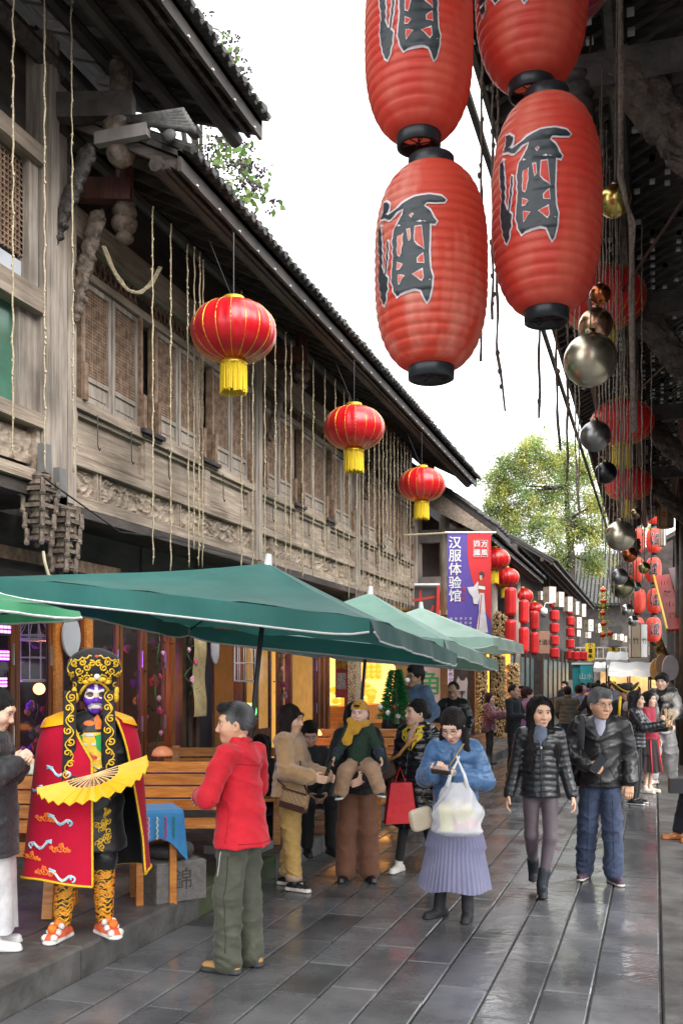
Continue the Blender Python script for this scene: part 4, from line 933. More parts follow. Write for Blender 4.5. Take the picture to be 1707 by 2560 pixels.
for k in range(46):
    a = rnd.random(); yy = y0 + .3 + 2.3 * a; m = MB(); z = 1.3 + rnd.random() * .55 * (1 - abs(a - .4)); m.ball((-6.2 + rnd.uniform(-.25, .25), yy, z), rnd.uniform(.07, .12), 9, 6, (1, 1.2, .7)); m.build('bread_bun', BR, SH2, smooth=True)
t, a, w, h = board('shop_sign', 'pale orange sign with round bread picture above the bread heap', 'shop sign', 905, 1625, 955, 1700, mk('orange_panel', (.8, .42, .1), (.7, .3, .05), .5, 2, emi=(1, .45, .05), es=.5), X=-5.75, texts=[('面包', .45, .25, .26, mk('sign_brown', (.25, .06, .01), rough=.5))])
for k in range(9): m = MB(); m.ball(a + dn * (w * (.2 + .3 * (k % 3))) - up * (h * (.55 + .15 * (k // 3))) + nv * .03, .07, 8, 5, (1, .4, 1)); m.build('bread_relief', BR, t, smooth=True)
WCUR = mk('speckled_curtain', (.42, .33, .2), (.1, .07, .05), .8, 45, lo=.45, hi=.55)
m = MB(); q = P(900, 1700, X=-5.6); m.box(q.x - .1, q.x + .06, q.y - .5, q.y - .1, .2, 2.75); m.build('pillar', WCUR, SH2)
# pink sign with green characters
board('shop_banner', 'tall pink banner with two large green brush characters beside the bread shop', 'banner', 1040, 1610, 1100, 1800, mk('banner_pink', (.62, .40, .35), (.55, .34, .30), .6, 2), X=-4.75, texts=[('主', .5, .16, .42, mk('sign_green', (.04, .32, .08), rough=.5)), ('角', .5, .52, .52, mk('sign_green', (.04, .32, .08), rough=.5))])
# red streamers
for k, px in enumerate((988, 1033, 1056, 1076, 1096)):
    a = P(px, 1612, Y=16.2); m = MB(); m.grid(lambda u, v: (a.x + .05 * (u - .5) * 2, a.y + .015 * sin(v * 5), a.z - .32 * v - (.05 * (1 - abs(u - .5) * 2) if v > .95 else 0)), 5, 8); o = m.build('red_streamer', mk('red_ribbon', (.6, .02, .02), (.5, .015, .015), .6, 3), org=a, label='red streamer hanging under the third parasol, %s from the near end' % ordw(k + 1), cat='streamer', group='red streamers under the far parasol')
# paper streamer, tall lavender
board('paper_notice', 'narrow lavender paper notice with dark script before the yellow lit doorway', 'notice', 1119, 1663, 1133, 1735, mk('lavender_paper', (.55, .5, .68), (.5, .45, .62), .7, 2), X=-4.6, texts=[(c, .5, .12 + .19 * k, .12, INK) for k, c in enumerate('茶水小吃')])
# ------------------------------------------------------------------ parasols
def sag(a, b, n, d):
    a = Vector(a); b = Vector(b); return [a.lerp(b, k / n) - Vector((0, 0, d * 4 * (k / n) * (1 - k / n))) for k in range(n + 1)]
def parasol(label, cor, apex, mats, foot, val=.17, g='green parasols over the tea tables'):
    t = thing('parasol', label, 'parasol', foot, g); A = Vector(apex); c = [Vector(q) for q in cor]; top, und = mats
    m = MB(); n = 12; nv_ = 10
    for i in range(4):
        p, q = c[i], c[(i + 1) % 4]; edge = sag(p, q, n, -.012); vs = []
        for j in range(nv_ + 1):
            s_ = j / nv_
            for k in range(n + 1):
                e = edge[k]; r = A.lerp(e, s_); dip = .07 * sin(pi * s_) * (1 - .3 * abs(2 * k / n - 1)); w_ = (.014 * sin(k * 2.1 + i) * s_ * s_ + .010 * sin(k * 1.1 + s_ * 7 + i * 2) * s_); vs.append(r - Vector((0, 0, dip * (1 if 0 < k < n else .62) + w_)))
        m._add(vs, [(j*(n+1)+k, j*(n+1)+k+1, (j+1)*(n+1)+k+1, (j+1)*(n+1)+k) for j in range(nv_) for k in range(n)])
    m.build('canopy', top, t, smooth=True)
    m = MB(); pip = MB(); out = (c[0] + c[1] + c[2] + c[3]) / 4
    for i in range(4):
        p, q = c[i], c[(i + 1) % 4]; e = sag(p, q, 24, -.012); vs = []
        nrm = ((p + q) / 2 - out); nrm.z = 0; nrm.normalize(); lows = []
        for k, r in enumerate(e):
            wv = .018 * sin(k * .9 + i * 2) + .010 * sin(k * 2.3)
            dr = val * (1 - .35 * (abs(2 * k / 24 - 1) ** 10)); lo_ = r + nrm * (.02 + wv) - Vector((0, 0, dr)); mid = r + nrm * (.012 + wv * .5) - Vector((0, 0, dr * .5)); vs += [r + nrm * .001, mid, lo_]; lows.append(lo_)
        m._add(vs, [(3*k, 3*k+1, 3*k+4, 3*k+3) for k in range(24)] + [(3*k+1, 3*k+2, 3*k+5, 3*k+4) for k in range(24)])
        pm = MB(); pm.tube(lows, .009, 5); pm.build('piping', mk('white_piping', (.75, .75, .73), rough=.6), t)
    m.build('valance', top, t, smooth=True)
    m = MB(); base = Vector(foot); m.tube([base, A - Vector((0, 0, .03))], .024, 10); m.build('pole', BLK, t)
    m = MB(); d_ = (A - base).normalized(); m.tube([A - d_ * .03, A + d_ * .09], [.045, .03], 10); m.build('finial', mk('white_plastic', (.75, .75, .73), rough=.5), t)
    hub = A - d_ * .45
    for q in c: m = MB(); m.tube([A - d_ * .1, q.lerp(A, .02) - Vector((0, 0, .05))], .010, 5); r_ = m.build('rib', BLK, t)
    for q in c: m = MB(); m.tube([hub, A.lerp(q, .5) - Vector((0, 0, .07))], .009, 5); m.build('strut', BLK, t)
    m = MB(); m.cbox(base + Vector((0, 0, .04)), (.5, .5, .08)); m.build('foot', mk('grey_concrete', (.2, .2, .19), rough=.8), t)
    return t
G1 = mk('canvas_teal', (.03, .19, .165), (.022, .15, .13), .6, 2, bump=.5, bs=3.5, sheen=.3, transl=.25, stain=.18)
G2 = mk('canvas_green', (.34, .58, .48), (.28, .50, .41), .55, 2, bump=.45, bs=3.5, sheen=.3, transl=.3, stain=.14)  # canvas colour lightened to carry the white sky reflected on it
G3 = mk('canvas_pale_green', (.58, .80, .70), (.50, .72, .62), .55, 2, bump=.45, bs=3.5, sheen=.3, transl=.3, stain=.14)  # paler still, sky reflection put into the cloth colour
G0 = mk('canvas_bright_green', (.07, .36, .17), (.06, .30, .14), .5, 2, sheen=.3, transl=.3)
parasol('large dark teal parasol with white piping, tilted over the performer', [(-5.15, 6.75, 2.66), (-2.19, 7.6, 2.31), (-2.12, 10.9, 2.10), (-5.05, 10.1, 2.42)], (-3.6, 8.9, 2.95), (G1, G1), (-3.75, 8.55, .19))
parasol('mid green parasol half hidden behind the large teal one', [(-5.2, 11.6, 2.42), (-2.42, 11.6, 2.30), (-2.33, 15.35, 2.08), (-5.1, 15.1, 2.3)], (-3.7, 12.85, 2.99), (G2, G2), (-3.85, 12.6, .19))
parasol('pale green parasol farthest along the terrace', [(-5.1, 14.5, 2.46), (-2.25, 14.4, 2.42), (-2.2, 17.4, 2.41), (-5.1, 17.4, 2.45)], (-3.7, 15.9, 3.0), (G3, G3), (-3.65, 15.9, .19))
parasol('bright green parasol cut by the photo edge at the near end', [(-3.87, 6.03, 2.30), (-5.9, 6.7, 2.3), (-6.3, 4.6, 2.34), (-4.2, 3.9, 2.34)], (-5.05, 5.25, 2.66), (G0, G0), (-5.05, 5.25, .19), val=.07)
# ------------------------------------------------------------------ benches, table, stones
def bench(label, c, w, rz, back=4, flip=1):
    t = thing('wooden_bench', label, 'bench', c, 'orange varnished slat benches', rz)
    def bx(name, x0, x1, y0, y1, z0, z1, mat=WO): m = MB(); m.slab(x0, x1, y0, y1, z0, z1, .006); return m.build(name, mat, t, local=True)
    for k in range(4): bx('seat_slat', -w/2, w/2, -.42 + k * .105, -.42 + k * .105 + .092, .43, .46)
    for k in range(back): bx('back_slat', -w/2, w/2, .02 + .012 * k, .05 + .012 * k, .52 + k * .105, .52 + k * .105 + .09)
    for sx in (-1, 1):
        x = sx * (w / 2 - .12)
        m = MB(); m.beam((x, -.36, 0), (x, -.28, .43), .07, .06, up=(0, 1, 0)); m.build('leg', WO, t, local=True)
        m = MB(); m.beam((x, .10, 0), (x, .0, .43), .07, .06, up=(0, 1, 0)); m.build('leg', WO, t, local=True)
        m = MB(); m.beam((x, .0, .43), (x, .09, .52 + back * .105), .07, .045, up=(0, 1, 0)); m.build('back_post', WO, t, local=True)
        m = MB(); m.beam((x, -.40, .395), (x, .06, .395), .06, .06); m.build('seat_bearer', WO, t, local=True)
        m = MB(); m.beam((x, -.33, .16), (x, .06, .16), .045, .06); m.build('stretcher', WO, t, local=True)
    return t
b1 = P(330, 1897, D=8.15); b2 = P(536, 1897, D=8.15)
bench('slatted bench behind the blue cloth table with its back towards the glass doors', ((b1.x + b2.x) / 2 - .12, (b1.y + b2.y) / 2 + .1, .19), 1.45, TH)
bench('slatted bench at the near edge partly behind the performer cape', (-4.62, 5.95, .19), 1.5, TH * .7, back=5)
q = P(545, 1870, D=10.0); bench('bench with brown weathered back slats deeper in the parasol shade', (q.x + .1, q.y, .19), 1.3, TH)
q = P(885, 1830, D=11.6); bench('bench behind the woman in brown trousers beside the christmas tree', (q.x, q.y, .19), 1.7, TH, back=5)
q = P(985, 1845, D=13.2); bench('farthest slatted bench below the bread shop', (q.x + .1, q.y, .19), 1.7, TH, back=5)
# bench in front of the far one, chair-like lighter slats
BLUE = mk('blue_tablecloth', (.03, .20, .42), (.02, .14, .33), .7, 4, sheen=.2, vcol=False); BLUED = mk('blue_tablecloth_deep', (.02, .06, .22), (.015, .04, .16), .7, 4)
def table_cloth(label, c, w, d, mat, rz=0, pattern=False):
    t = thing('tea_table', label, 'table', c, 'cloth covered tea tables', rz)
    for sx in (-1, 1):
        for sy in (-1, 1): m = MB(); m.box(sx * (w/2 - .06) - .025, sx * (w/2 - .06) + .025, sy * (d/2 - .06) - .025, sy * (d/2 - .06) + .025, 0, .71); m.build('leg', WO, t, local=True)
    m = MB(); m.box(-w/2, w/2, -d/2, d/2, .71, .735); m.build('table_top', WO, t, local=True)
    cl = thing('tablecloth', label.replace('table', 'cloth draped over the table', 1), 'tablecloth', c, 'cloths on the tea tables', rz)
    m = MB(); n = 64
    def fn(u, v):
        a = 2 * pi * u; cx_, cy_ = cos(a), sin(a); k = 1 / max(abs(cx_), abs(cy_)); x, y = cx_ * k * (w/2 + .008), cy_ * k * (d/2 + .008)
        cor = min(abs(cx_), abs(cy_)) / max(abs(cx_), abs(cy_))
        if v < .34: s_ = v / .34; return (x * s_, y * s_, .741)
        s_ = (v - .34) / .66; f = 1 + s_ * (.05 + .05 * sin(a * 9) + .12 * cor ** 3); return (x * f, y * f, .741 - s_ * (.20 + .17 * cor ** 2))
    m.grid(fn, n, 16, True); m.build('cloth', mat, cl, smooth=True, local=True)
    if pattern:
        for k in range(5):
            cc = [(.02, .22, .18), (.75, .35, .5), (.55, .65, .5), (.55, .03, .15)][k % 4]; m = MB()
            x = -w/2 + .05 + k * .06; m.tube([(x + .008 * (j % 2), -d/2 * 1.07 - .012, .70 - .02 * j) for j in range(9)], .006, 4); m.build('zigzag_stripe', mk('stripe_%d' % (k % 4), cc, rough=.7), cl, local=True)
    return cl
q = P(388, 2000, D=7.25); table_cloth('low tea table with bright blue patterned cloth beside the performer', (q.x - .02, q.y, .13), .36, .42, BLUE, TH + .35, True)
q = P(480, 2030, D=9.0); table_cloth('tea table with deep blue cloth behind the red jacket man', (q.x, q.y, .19), .9, .7, BLUED, TH)
q = P(845, 1935, D=10.9); table_cloth('tea table with teal blue cloth behind the woman holding the child', (q.x, q.y, .19), 1.0, .7, mk('teal_cloth', (.02, .13, .18), (.015, .1, .14), .7, 4), TH)
# stone plinth with drum
SP = thing('stone_plinth', 'square grey stone block with carved characters under a round stone cushion', 'stone seat', (-3.47, 6.62, .19), rz=TH + .62)
m = MB(); m.slab(-.20, .20, -.20, .20, 0, .29, .012); m.build('block', mk('plinth_stone', (.15, .14, .13), (.10, .093, .088), .7, 20, bump=.5, bs=80), SP, local=True)
m = MB(); lay_text(m, '錦', .17, (0, -.2035, .16), (1, 0, 0), (0, 0, 1)); m.build('lettering', mk('carved_mark', (.06, .055, .05), rough=.9), SP, local=True)
m = MB(); lay_text(m, '館', .15, (.2035, 0, .16), (0, 1, 0), (0, 0, 1)); m.build('lettering', mk('carved_mark', (.06, .055, .05), rough=.9), SP, local=True)
m = MB(); m.lathe([(0, 0), (.13, 0), (.165, .02), (.18, .05), (.175, .085), (.15, .108), (.05, .115), (0, .114)], (0, 0, .292), 28); o = m.build('stone_cushion', mk('drum_stone', (.06, .06, .06), (.04, .04, .04), .6, 20, bump=.4, bs=60), org=(0, 0, 0), smooth=True)
o.location = (-3.47, 6.62, .19); set_(o, 'round dark stone cushion lying on the carved square block', 'stone drum')
# lantern-like lit domes on the benches behind
for k, (px, py, D_, r, e, lb) in enumerate(((406, 1890, 8.6, .095, .25, 'dim salmon coloured dome lamp on the window ledge behind the bench'), (786, 1838, 11.4, .085, 3.0, 'bright orange glowing dome lamp behind the seated boy'), (82, 1935, 6.9, .10, 0, 'pale straw dome lamp behind the performer cape'))):
    q = P(px, py, D=D_); m = MB(); m.lathe([(r * cos(a), r * .9 * sin(a)) for a in [pi / 2 * j / 8 for j in range(9)]], q, 18)
    m.build('dome_lamp', mk('dome_lamp_%d' % k, ((.5, .2, .12), (.9, .25, .05), (.5, .48, .4))[k], rough=.5, emi=(1, .28, .05), es=e * (.3 if k == 0 else 1), ns=60, bump=.3), org=q, smooth=True, label=lb, cat='lamp', group='dome lamps')
q = P(625, 1790, D=9.6)
for k, (c_, dx) in enumerate((((1, .55, .05), -.035), ((.1, 1, .15), .03))):
    m = MB(); z = q + dn * dx; m.lathe([(.022, 0), (.034, .03), (.03, .12), (.02, .125)], z, 10); m.build('lit_cup', em('cup_glow_%d' % k, c_, 2.2), org=z, smooth=True, label=['orange lit cup on the tall stand behind the red jacket man', 'green lit cup on the tall stand behind the red jacket man'][k], cat='cup lamp', group='coloured lit cups')
m = MB(); m.tube([q - up * 1.0 - nv * 0, q - up * .02], .015, 6); m.lathe([(.09, 0), (.09, .012), (0, .012)], q - up * .015, 14); m.build('cup_stand', BLK, org=q - up * 1.0, label='thin black stand holding two coloured lit cups', cat='stand')
# christmas tree
q = P(988, 1800, D=11.9); CT = thing('christmas_tree', 'small tinsel christmas tree with white baubles on the bench back', 'christmas tree', q)
m = MB(); r = random.Random(4)
for k in range(1500):
    h = r.random() ** .9; a = r.random() * 6.28; R_ = .20 * (1 - h) * r.uniform(.3,1) * r.uniform(.75, 1.1) + .035; c = q + Vector((cos(a) * R_, sin(a) * R_, h * .60)); d = Vector((cos(a), sin(a), r.uniform(-.4, .5))) * .06; e = Vector((0, 0, .015)).lerp(Vector((.018 * sin(a), -.018 * cos(a), 0)), r.random()); m._add([c - e, c + d, c + e], [(0, 1, 2)])
m.build('tinsel_needles', mk('tinsel_green', (.01, .22, .05), (.008, .10, .03), .4, 30), CT, kind='stuff')
m = MB(); m.tube([q - up * .05, q + up * .6], [.05, .01], 8); m.build('trunk', GREENL, CT)
for k, (u, v, c_) in enumerate(((-.19, .10, 'w'), (-.10, .03, 'w'), (.02, -.01, 'w'), (.16, .13, 'r'), (.12, .05, 'y'), (.14, .42, 'w'), (-.02, .10, 'r'))):
    m = MB(); m.ball(q + dn * u + nv * .17 * (1 - v) + up * (v + .06), .032 if c_ == 'w' else .022, 10, 7); m.build('bauble', mk('bauble_' + c_, {'w': (.7, .68, .66), 'r': (.7, .03, .02), 'y': (.8, .5, .05)}[c_], rough=.3), CT, smooth=True)
# ------------------------------------------------------------------ round red lanterns
REDS = mk('red_satin', (.55, .008, .014), (.40, .004, .010), .30, 3, bump=.06, bs=40, sheen=.08, coat=.1)
REDS2 = mk('red_satin_brightened', (.95, .045, .055), (.82, .025, .035), .35, 3, sheen=.15, transl=.3)  # same satin, colour brightened to make up for dim light under the eave
GOLD = mk('gold_foil', (.85, .58, .06), (.7, .42, .03), .35, 20, metal=.6)
YFR = mk('yellow_fringe', (.85, .62, .02), (.65, .42, .01), .6, 60, (8, 8, .5), bump=.5, bs=60)
def globe(label, c, r, ztop, group, tail=True, n=18, mat=REDS, cat='lantern'):
    t = thing('red_lantern', label, cat, c, group); c = Vector(c); h = r * .70
    m = MB(); NU, NV = n * 6, 22
    def fn(u, v):
        a = 2 * pi * u; ph = -pi / 2 + pi * (.06 + .88 * v); pk = 1 - .016 * abs(cos(a * n / 2)) ** 6 * cos(ph) ** .5; wr = 1 + .004 * sin(a * 23 + v * 9)
        rr = r * cos(ph) ** .82 * pk * wr; return (c.x + rr * cos(a), c.y + rr * sin(a), c.z + h * sin(ph))
    m.grid(fn, NU, NV, True); m.build('silk_body', mat, t, smooth=True)
    for k in range(n):
        a = 2 * pi * (k + .5) / n; m = MB(); m.tube([c + Vector((r * .998 * cos(ph) ** .82 * cos(a), r * .998 * cos(ph) ** .82 * sin(a), h * sin(ph))) for ph in [-pi/2 + pi * (.06 + .88 * j / 16) for j in range(17)]], .0034 * max(1, r / .4), 4); m.build('gold_rib', GOLD, t)
    m = MB(); m.lathe([(r * .24, 0), (r * .26, .02), (r * .25, .05), (r * .12, .055)], c + Vector((0, 0, h * .97)), 18); m.build('top_cap', GOLD, t, smooth=True)
    if tail:
        m = MB(); m.lathe([(r * .30, 0), (r * .32, -.03), (r * .31, -.05)], c - Vector((0, 0, h * .97)), 20); m.build('bottom_cap', GOLD, t, smooth=True)
        m = MB()
        for k in range(64):
            a = 2 * pi * k / 64; rr = r * .30 * rnd.uniform(.93, 1.03); L_ = r * .66 * rnd.uniform(.92, 1.05); q = c + Vector((rr * cos(a), rr * sin(a), -h * .97 - .04)); m.tube([q, q + Vector((.006 * sin(k * 5), .006 * cos(k * 3), -L_))], .0075 * r / .4, 4)
        m.build('fringe', YFR, t, kind='stuff')
    if ztop > c.z + h: m = MB(); m.tube([c + Vector((0, 0, h)), (c.x, c.y, ztop)], .006, 4); m.tube([c + Vector((0, 0, h)), (c.x - .25, c.y - .1, ztop)], .004, 4); m.build('cord', BLK, t)
    return t
GL = 'round red lanterns along the timber eave'
for k, (px, py, D_, lb) in enumerate(((584, 829, 9.5, 'largest and nearest round red silk lantern below the left timber eave'), (885, 1070, 13.3, 'round red silk lantern midway along the left timber eave'), (1054, 1212, 17.2, 'smallest round red lantern at the far end of the long left eave'))):
    globe(lb, P(px, py, D=D_), .415, 6.15, GL)
for k, (px, py, D_, lb) in enumerate(((1360, -75, 5.45, 'magenta red round lantern behind the top ribbed lanterns, cut by the photo edge'), (1506, 747, 9.2, 'round red lantern behind the large silver ball under the right eave'), (1555, 1056, 12.6, 'round red lantern with yellow fringe behind many twine strands'), (1571, 1211, 16.7, 'round red lantern with yellow fringe just above the twin columns of wine lanterns'))):
    globe(lb, P(px, py, D=D_), .40, 5.95, 'round red lanterns under the right eave', tail=k > 0, mat=REDS2 if k else mk('red_magenta_satin', (.55, .01, .08), (.45, .005, .1), .35, 3, sheen=.5))
for k, (px, py, D_, lb) in enumerate(((1233, 1399, 23.5, 'round red lantern partly hidden by the purple banner'), (1263, 1444, 28, 'largest round red lantern right of the purple banner'), (1303, 1491, 33, 'second round red lantern right of the purple banner'), (1334, 1522, 38.5, 'third round red lantern right of the purple banner'))):
    globe(lb, P(px, py, D=D_), .40 if k < 3 else .36, 5.2, 'round red lanterns beyond the banner', n=14)
# ------------------------------------------------------------------ long red lanterns and small strings
RN = mk('red_nylon', (.62, .02, .02), (.5, .012, .014), .4, 4, sheen=.4)
def longlan(label, c, r, h, group, nf=10, mat=RN, cap=True):
    t = thing('long_red_lantern', label, 'lantern', c, group); c = Vector(c); m = MB()
    m.grid(lambda u, v: (c.x + r * (.25 + .75 * min(1, min(v, 1 - v) * 9) ** .5) * cos(2*pi*u) * (1 - .05 * abs(cos(pi * u * nf)) ** 4), c.y + r * (.25 + .75 * min(1, min(v, 1 - v) * 9) ** .5) * sin(2*pi*u) * (1 - .05 * abs(cos(pi * u * nf)) ** 4), c.z - h / 2 + h * v), nf * 5, 20, True)
    m.build('nylon_body', mat, t, smooth=True)
    if cap: 
        for s_ in (-1, 1): m = MB(); m.lathe([(r * .5, 0), (r * .5, .03), (.0, .03)], c + Vector((0, 0, s_ * h / 2 - .01)), 12); m.build('end_cap', BLK, t)
    return t
col = 0
for (px, D_, ys) in ((1276, 26, ((1467, 1543), (1547, 1604))), (1309, 30.6, ((1498, 1561), (1566, 1634))), (1335, 33.5, ((1526, 1577), (1579, 1638)))):
    for j, (ya, yb) in enumerate(ys):
        a = P(px, ya, D=D_); b = P(px, yb, D=D_); 
        if j == 1 and px == 1276: b.z -= .25
        longlan('%s long red lantern in the %s hanging pair beyond the banner' % (['upper', 'lower'][j], ['nearest', 'middle', 'farthest'][col]), ((a + b) / 2), .16, (a.z - b.z), 'long red lanterns beyond the banner')
    col += 1
for ci, (px, D_, ys) in enumerate(((1385, 40, (1492, 1525, 1557, 1588, 1619, 1650)), (1425, 46, (1512, 1541, 1569, 1597, 1626, 1654)))):
    for j in range(5):
        a = P(px, ys[j], D=D_); b = P(px, ys[j+1] - 4, D=D_); longlan('%s small dark red lantern from the top in the %s strung column' % (ordw(j + 1), ['nearer', 'farther'][ci]), (a + b) / 2, .20, a.z - b.z, 'strung columns of small red lanterns', 8)
for k, (px, w) in enumerate(((1439, 22), (1457, 26))):
    a = P(px - w / 2, 1628, D=44); b = P(px + w / 2, 1652, D=44); longlan('%s dark red boxy lantern beside the teal booth' % ['left', 'right'][k], (a + b) / 2, .2, a.z - b.z, 'boxy red lanterns by the booth', 6)
# ------------------------------------------------------------------ ribbed paper wine lanterns
PAPR = mk('ribbed_red_paper', (.92, .27, .18), (.82, .09, .06), .45, 2.2, lo=.42, hi=.6, transl=.4, st=(1, 1, .4), coat=.1)
PAPP = mk('ribbed_red_paper_faded', (.88, .42, .32), (.76, .09, .05), .5, 2.2, (1.5, 1.5, .25), transl=.4, lo=.42, hi=.58)
PLR = mk('black_lantern_ring', (.02, .024, .028), rough=.35)
INKL = mk('lantern_ink', (.035, .045, .05), (.02, .025, .03), .35, 6); OUTL = mk('lantern_outline', (.72, .66, .68), rough=.5)
# brush character traced as filled strokes in a unit box (x 0..1 across, y 0..1 upwards)
GLY = [[(.10,1.0),(.17,.99),(.24,.95),(.25,.92),(.20,.885),(.14,.885),(.19,.87),(.24,.845),(.31,.855),(.44,.90),(.62,.935),(.80,.94),(.94,.92),(1.0,.895),(.97,.875),(.86,.87),(.76,.875),(.73,.84),(.80,.80),(.84,.735),(.88,.70),(.86,.675),(.80,.68),(.80,.66),(.79,.44),(.80,.30),(.83,.22),(.82,.13),(.79,.04),(.76,.01),(.72,.07),(.69,.12),(.62,.135),(.50,.13),(.42,.12),(.37,.10),(.33,.155),(.30,.25),(.33,.42),(.32,.60),(.35,.70),(.42,.75),(.45,.80),(.48,.85),(.38,.84),(.27,.80),(.22,.815),(.17,.84),(.08,.855),(.06,.89),(.12,.91)],
       [(.06,.80),(.09,.79),(.10,.73),(.12,.64),(.13,.52),(.12,.43),(.15,.36),(.20,.32),(.24,.29),(.22,.20),(.17,.10),(.14,.07),(.10,.10),(.06,.20),(.04,.34),(.06,.50),(.03,.62),(.02,.73),(.03,.78)],
       [(.235,.62),(.26,.60),(.235,.44),(.205,.32),(.185,.33),(.21,.47)]]
HOL = [[(.41,.62),(.47,.63),(.46,.52),(.43,.44),(.40,.46)], [(.53,.65),(.56,.65),(.57,.57),(.55,.56)], [(.63,.66),(.70,.66),(.73,.47),(.66,.51),(.62,.55)], [(.40,.385),(.47,.36),(.43,.33),(.40,.33)], [(.66,.385),(.72,.42),(.73,.345),(.66,.355)], [(.41,.20),(.49,.255),(.41,.28)], [(.70,.20),(.60,.255),(.71,.29),(.72,.22)], [(.565,.775),(.585,.79),(.60,.775),(.58,.76)]]
def inset(pl, d):
    n = len(pl); ar = sum(pl[i][0]*pl[(i+1) % n][1] - pl[(i+1) % n][0]*pl[i][1] for i in range(n)); sg = 1 if ar > 0 else -1; o = []
    for i in range(n):
        a, b, c = Vector(pl[i-1]), Vector(pl[i]), Vector(pl[(i+1) % n]); e1 = (b-a).normalized(); e2 = (c-b).normalized(); nn = Vector((e1.y+e2.y, -(e1.x+e2.x))); nn = nn.normalized() if nn.length > 1e-6 else Vector((e1.y, -e1.x)); o.append((b.x + nn.x*d*sg, b.y + nn.y*d*sg))
    return o
import bmesh
def poly_flat(polys, cuts=26):
    bm = bmesh.new()
    for pl in polys:
        vs = [bm.verts.new((x, y, 0)) for x, y in pl]; f = bm.faces.new(vs); bmesh.ops.triangulate(bm, faces=[f])
    for k in range(1, cuts): bmesh.ops.bisect_plane(bm, geom=bm.verts[:] + bm.edges[:] + bm.faces[:], plane_co=(0, k / cuts, 0), plane_no=(0, 1, 0), dist=1e-6)
    for k in range(1, 10): bmesh.ops.bisect_plane(bm, geom=bm.verts[:] + bm.edges[:] + bm.faces[:], plane_co=(k / 10, 0, 0), plane_no=(1, 0, 0), dist=1e-6)
    bm.verts.index_update(); v = [(q.co.x, q.co.y) for q in bm.verts]; f = [tuple(w.index for w in p.verts) for p in bm.faces]; bm.free(); return v, f
G_OUT = poly_flat([inset(p, .020) for p in GLY]); G_IN = poly_flat(GLY); G_H = poly_flat([inset(p, .012) for p in HOL]); G_H2 = poly_flat(HOL)
import itertools
def wine_lantern(label, c, r, h, group, ang, seed, mat=PAPR, hook=0.0, small=False, faces=(0,), rot=0, tilt=0):
    t = thing('wine_lantern', label, 'lantern', c, group, rot); nr = 26; rs = random.Random(seed); nr = 21
    def prof(v): return r * (.40 + .60 * max(0, 1 - abs(2 * v - 1) ** 3.1) ** .62) * (1 + .042 * (abs(sin(pi * v * nr)) ** .55 - .6))
    NV = nr * (6 if not small else 2) + 1; NU = 56 if not small else 28
    m = MB(); m.grid(lambda u, v: (prof(v) * cos(2*pi*u), prof(v) * sin(2*pi*u), -h/2 + h * v), NU, NV, True); m.build('paper_body', mat, t, smooth=True, local=True)
    for s_, nm in ((-1, 'bottom_ring'), (1, 'top_ring')):
        m = MB(); z = s_ * h / 2; rr = r * .40; m.lathe([(rr * 1.0, z - s_ * .012), (rr * 1.05, z), (rr * 1.03, z + s_ * .045), (rr * .92, z + s_ * .05), (rr * .9, z + s_ * .0)], (0, 0, 0), 28, caps=False); m.build(nm, PLR, t, smooth=True, local=True)
    if not small:
        m = MB(); z = -h / 2 - .03
        for k in range(3): a = pi * k / 3; m.tube([(r * .38 * cos(a), r * .38 * sin(a), z), (-r * .38 * cos(a), -r * .38 * sin(a), z)], .003, 4)
        m.tube([(0, 0, z), (0, 0, h / 2 + .14)], .004, 5); m.build('wire_cross', BLK, t, local=True)
        m = MB(); m.lathe([(.03, 0), (.035, .04), (.0, .08)], (0, 0, -h / 2 + .02), 10); m.build('bulb', mk('bulb_glass_clear', (.5, .5, .5), rough=.2), t, smooth=True, local=True)
    for fi in faces:
        a0 = ang + fi; gw, gh = r * 1.42, h * .55
        for (vf, off, mt, nm) in ((G_OUT, .0035, OUTL, 'character_outline'), (G_IN, .0055, INKL, 'character'), (G_H, .0072, OUTL, 'character_counter'), (G_H2, .0088, mat, 'character_opening')):
            v2, f2 = vf; vs = []
            for x, y in v2:
                zz = (y - .5) * gh + h * .0; v_ = (zz + h / 2) / h; rr = prof(v_) + off * (1 if not small else 1.6); a = a0 + (x - .5) * gw / r; vs.append((rr * cos(a), rr * sin(a), zz))
            o_ = mesh_obj(nm, vs, f2, mt, t, True, True)
            if nm.startswith('character_'): o_['kind'] = 'stuff'
    if hook > 0: m = MB(); m.tube([(0, 0, h / 2), (0, 0, h / 2 + hook)], .006, 5); m.build('cord', BLK, t, local=True)
    return t
GB = 'large ribbed red wine lanterns in the foreground'
view = -pi / 2 + 0.0
def big(label, px0, px1, py0, py1, D_, seed, mat, ang, hook=0, wob=0):
    a = P((px0 + px1) / 2, (py0 + py1) / 2, D=D_); r = (px1 - px0) / 2 * D_ / F; h = (py1 - py0) * D_ / F; return wine_lantern(label, a, r, h, GB, ang, seed, mat, hook)
big('faded ribbed wine lantern lowest in the nearer pair, largest in the picture', 938, 1217, 425, 920, 4.0, 1, PAPP, -1.80)
big('ribbed wine lantern above the faded one, top cut by the photo edge', 913, 1180, -140, 340, 4.02, 2, PAPR, -1.43, .1)
big('bright ribbed wine lantern hanging beside the metallic balls', 1232, 1500, 258, 778, 4.05, 3, PAPR, -1.74)
big('ribbed wine lantern at the top beside the eave, mostly above the photo', 1190, 1466, -300, 210, 4.1, 4, PAPR, -1.95, .1)
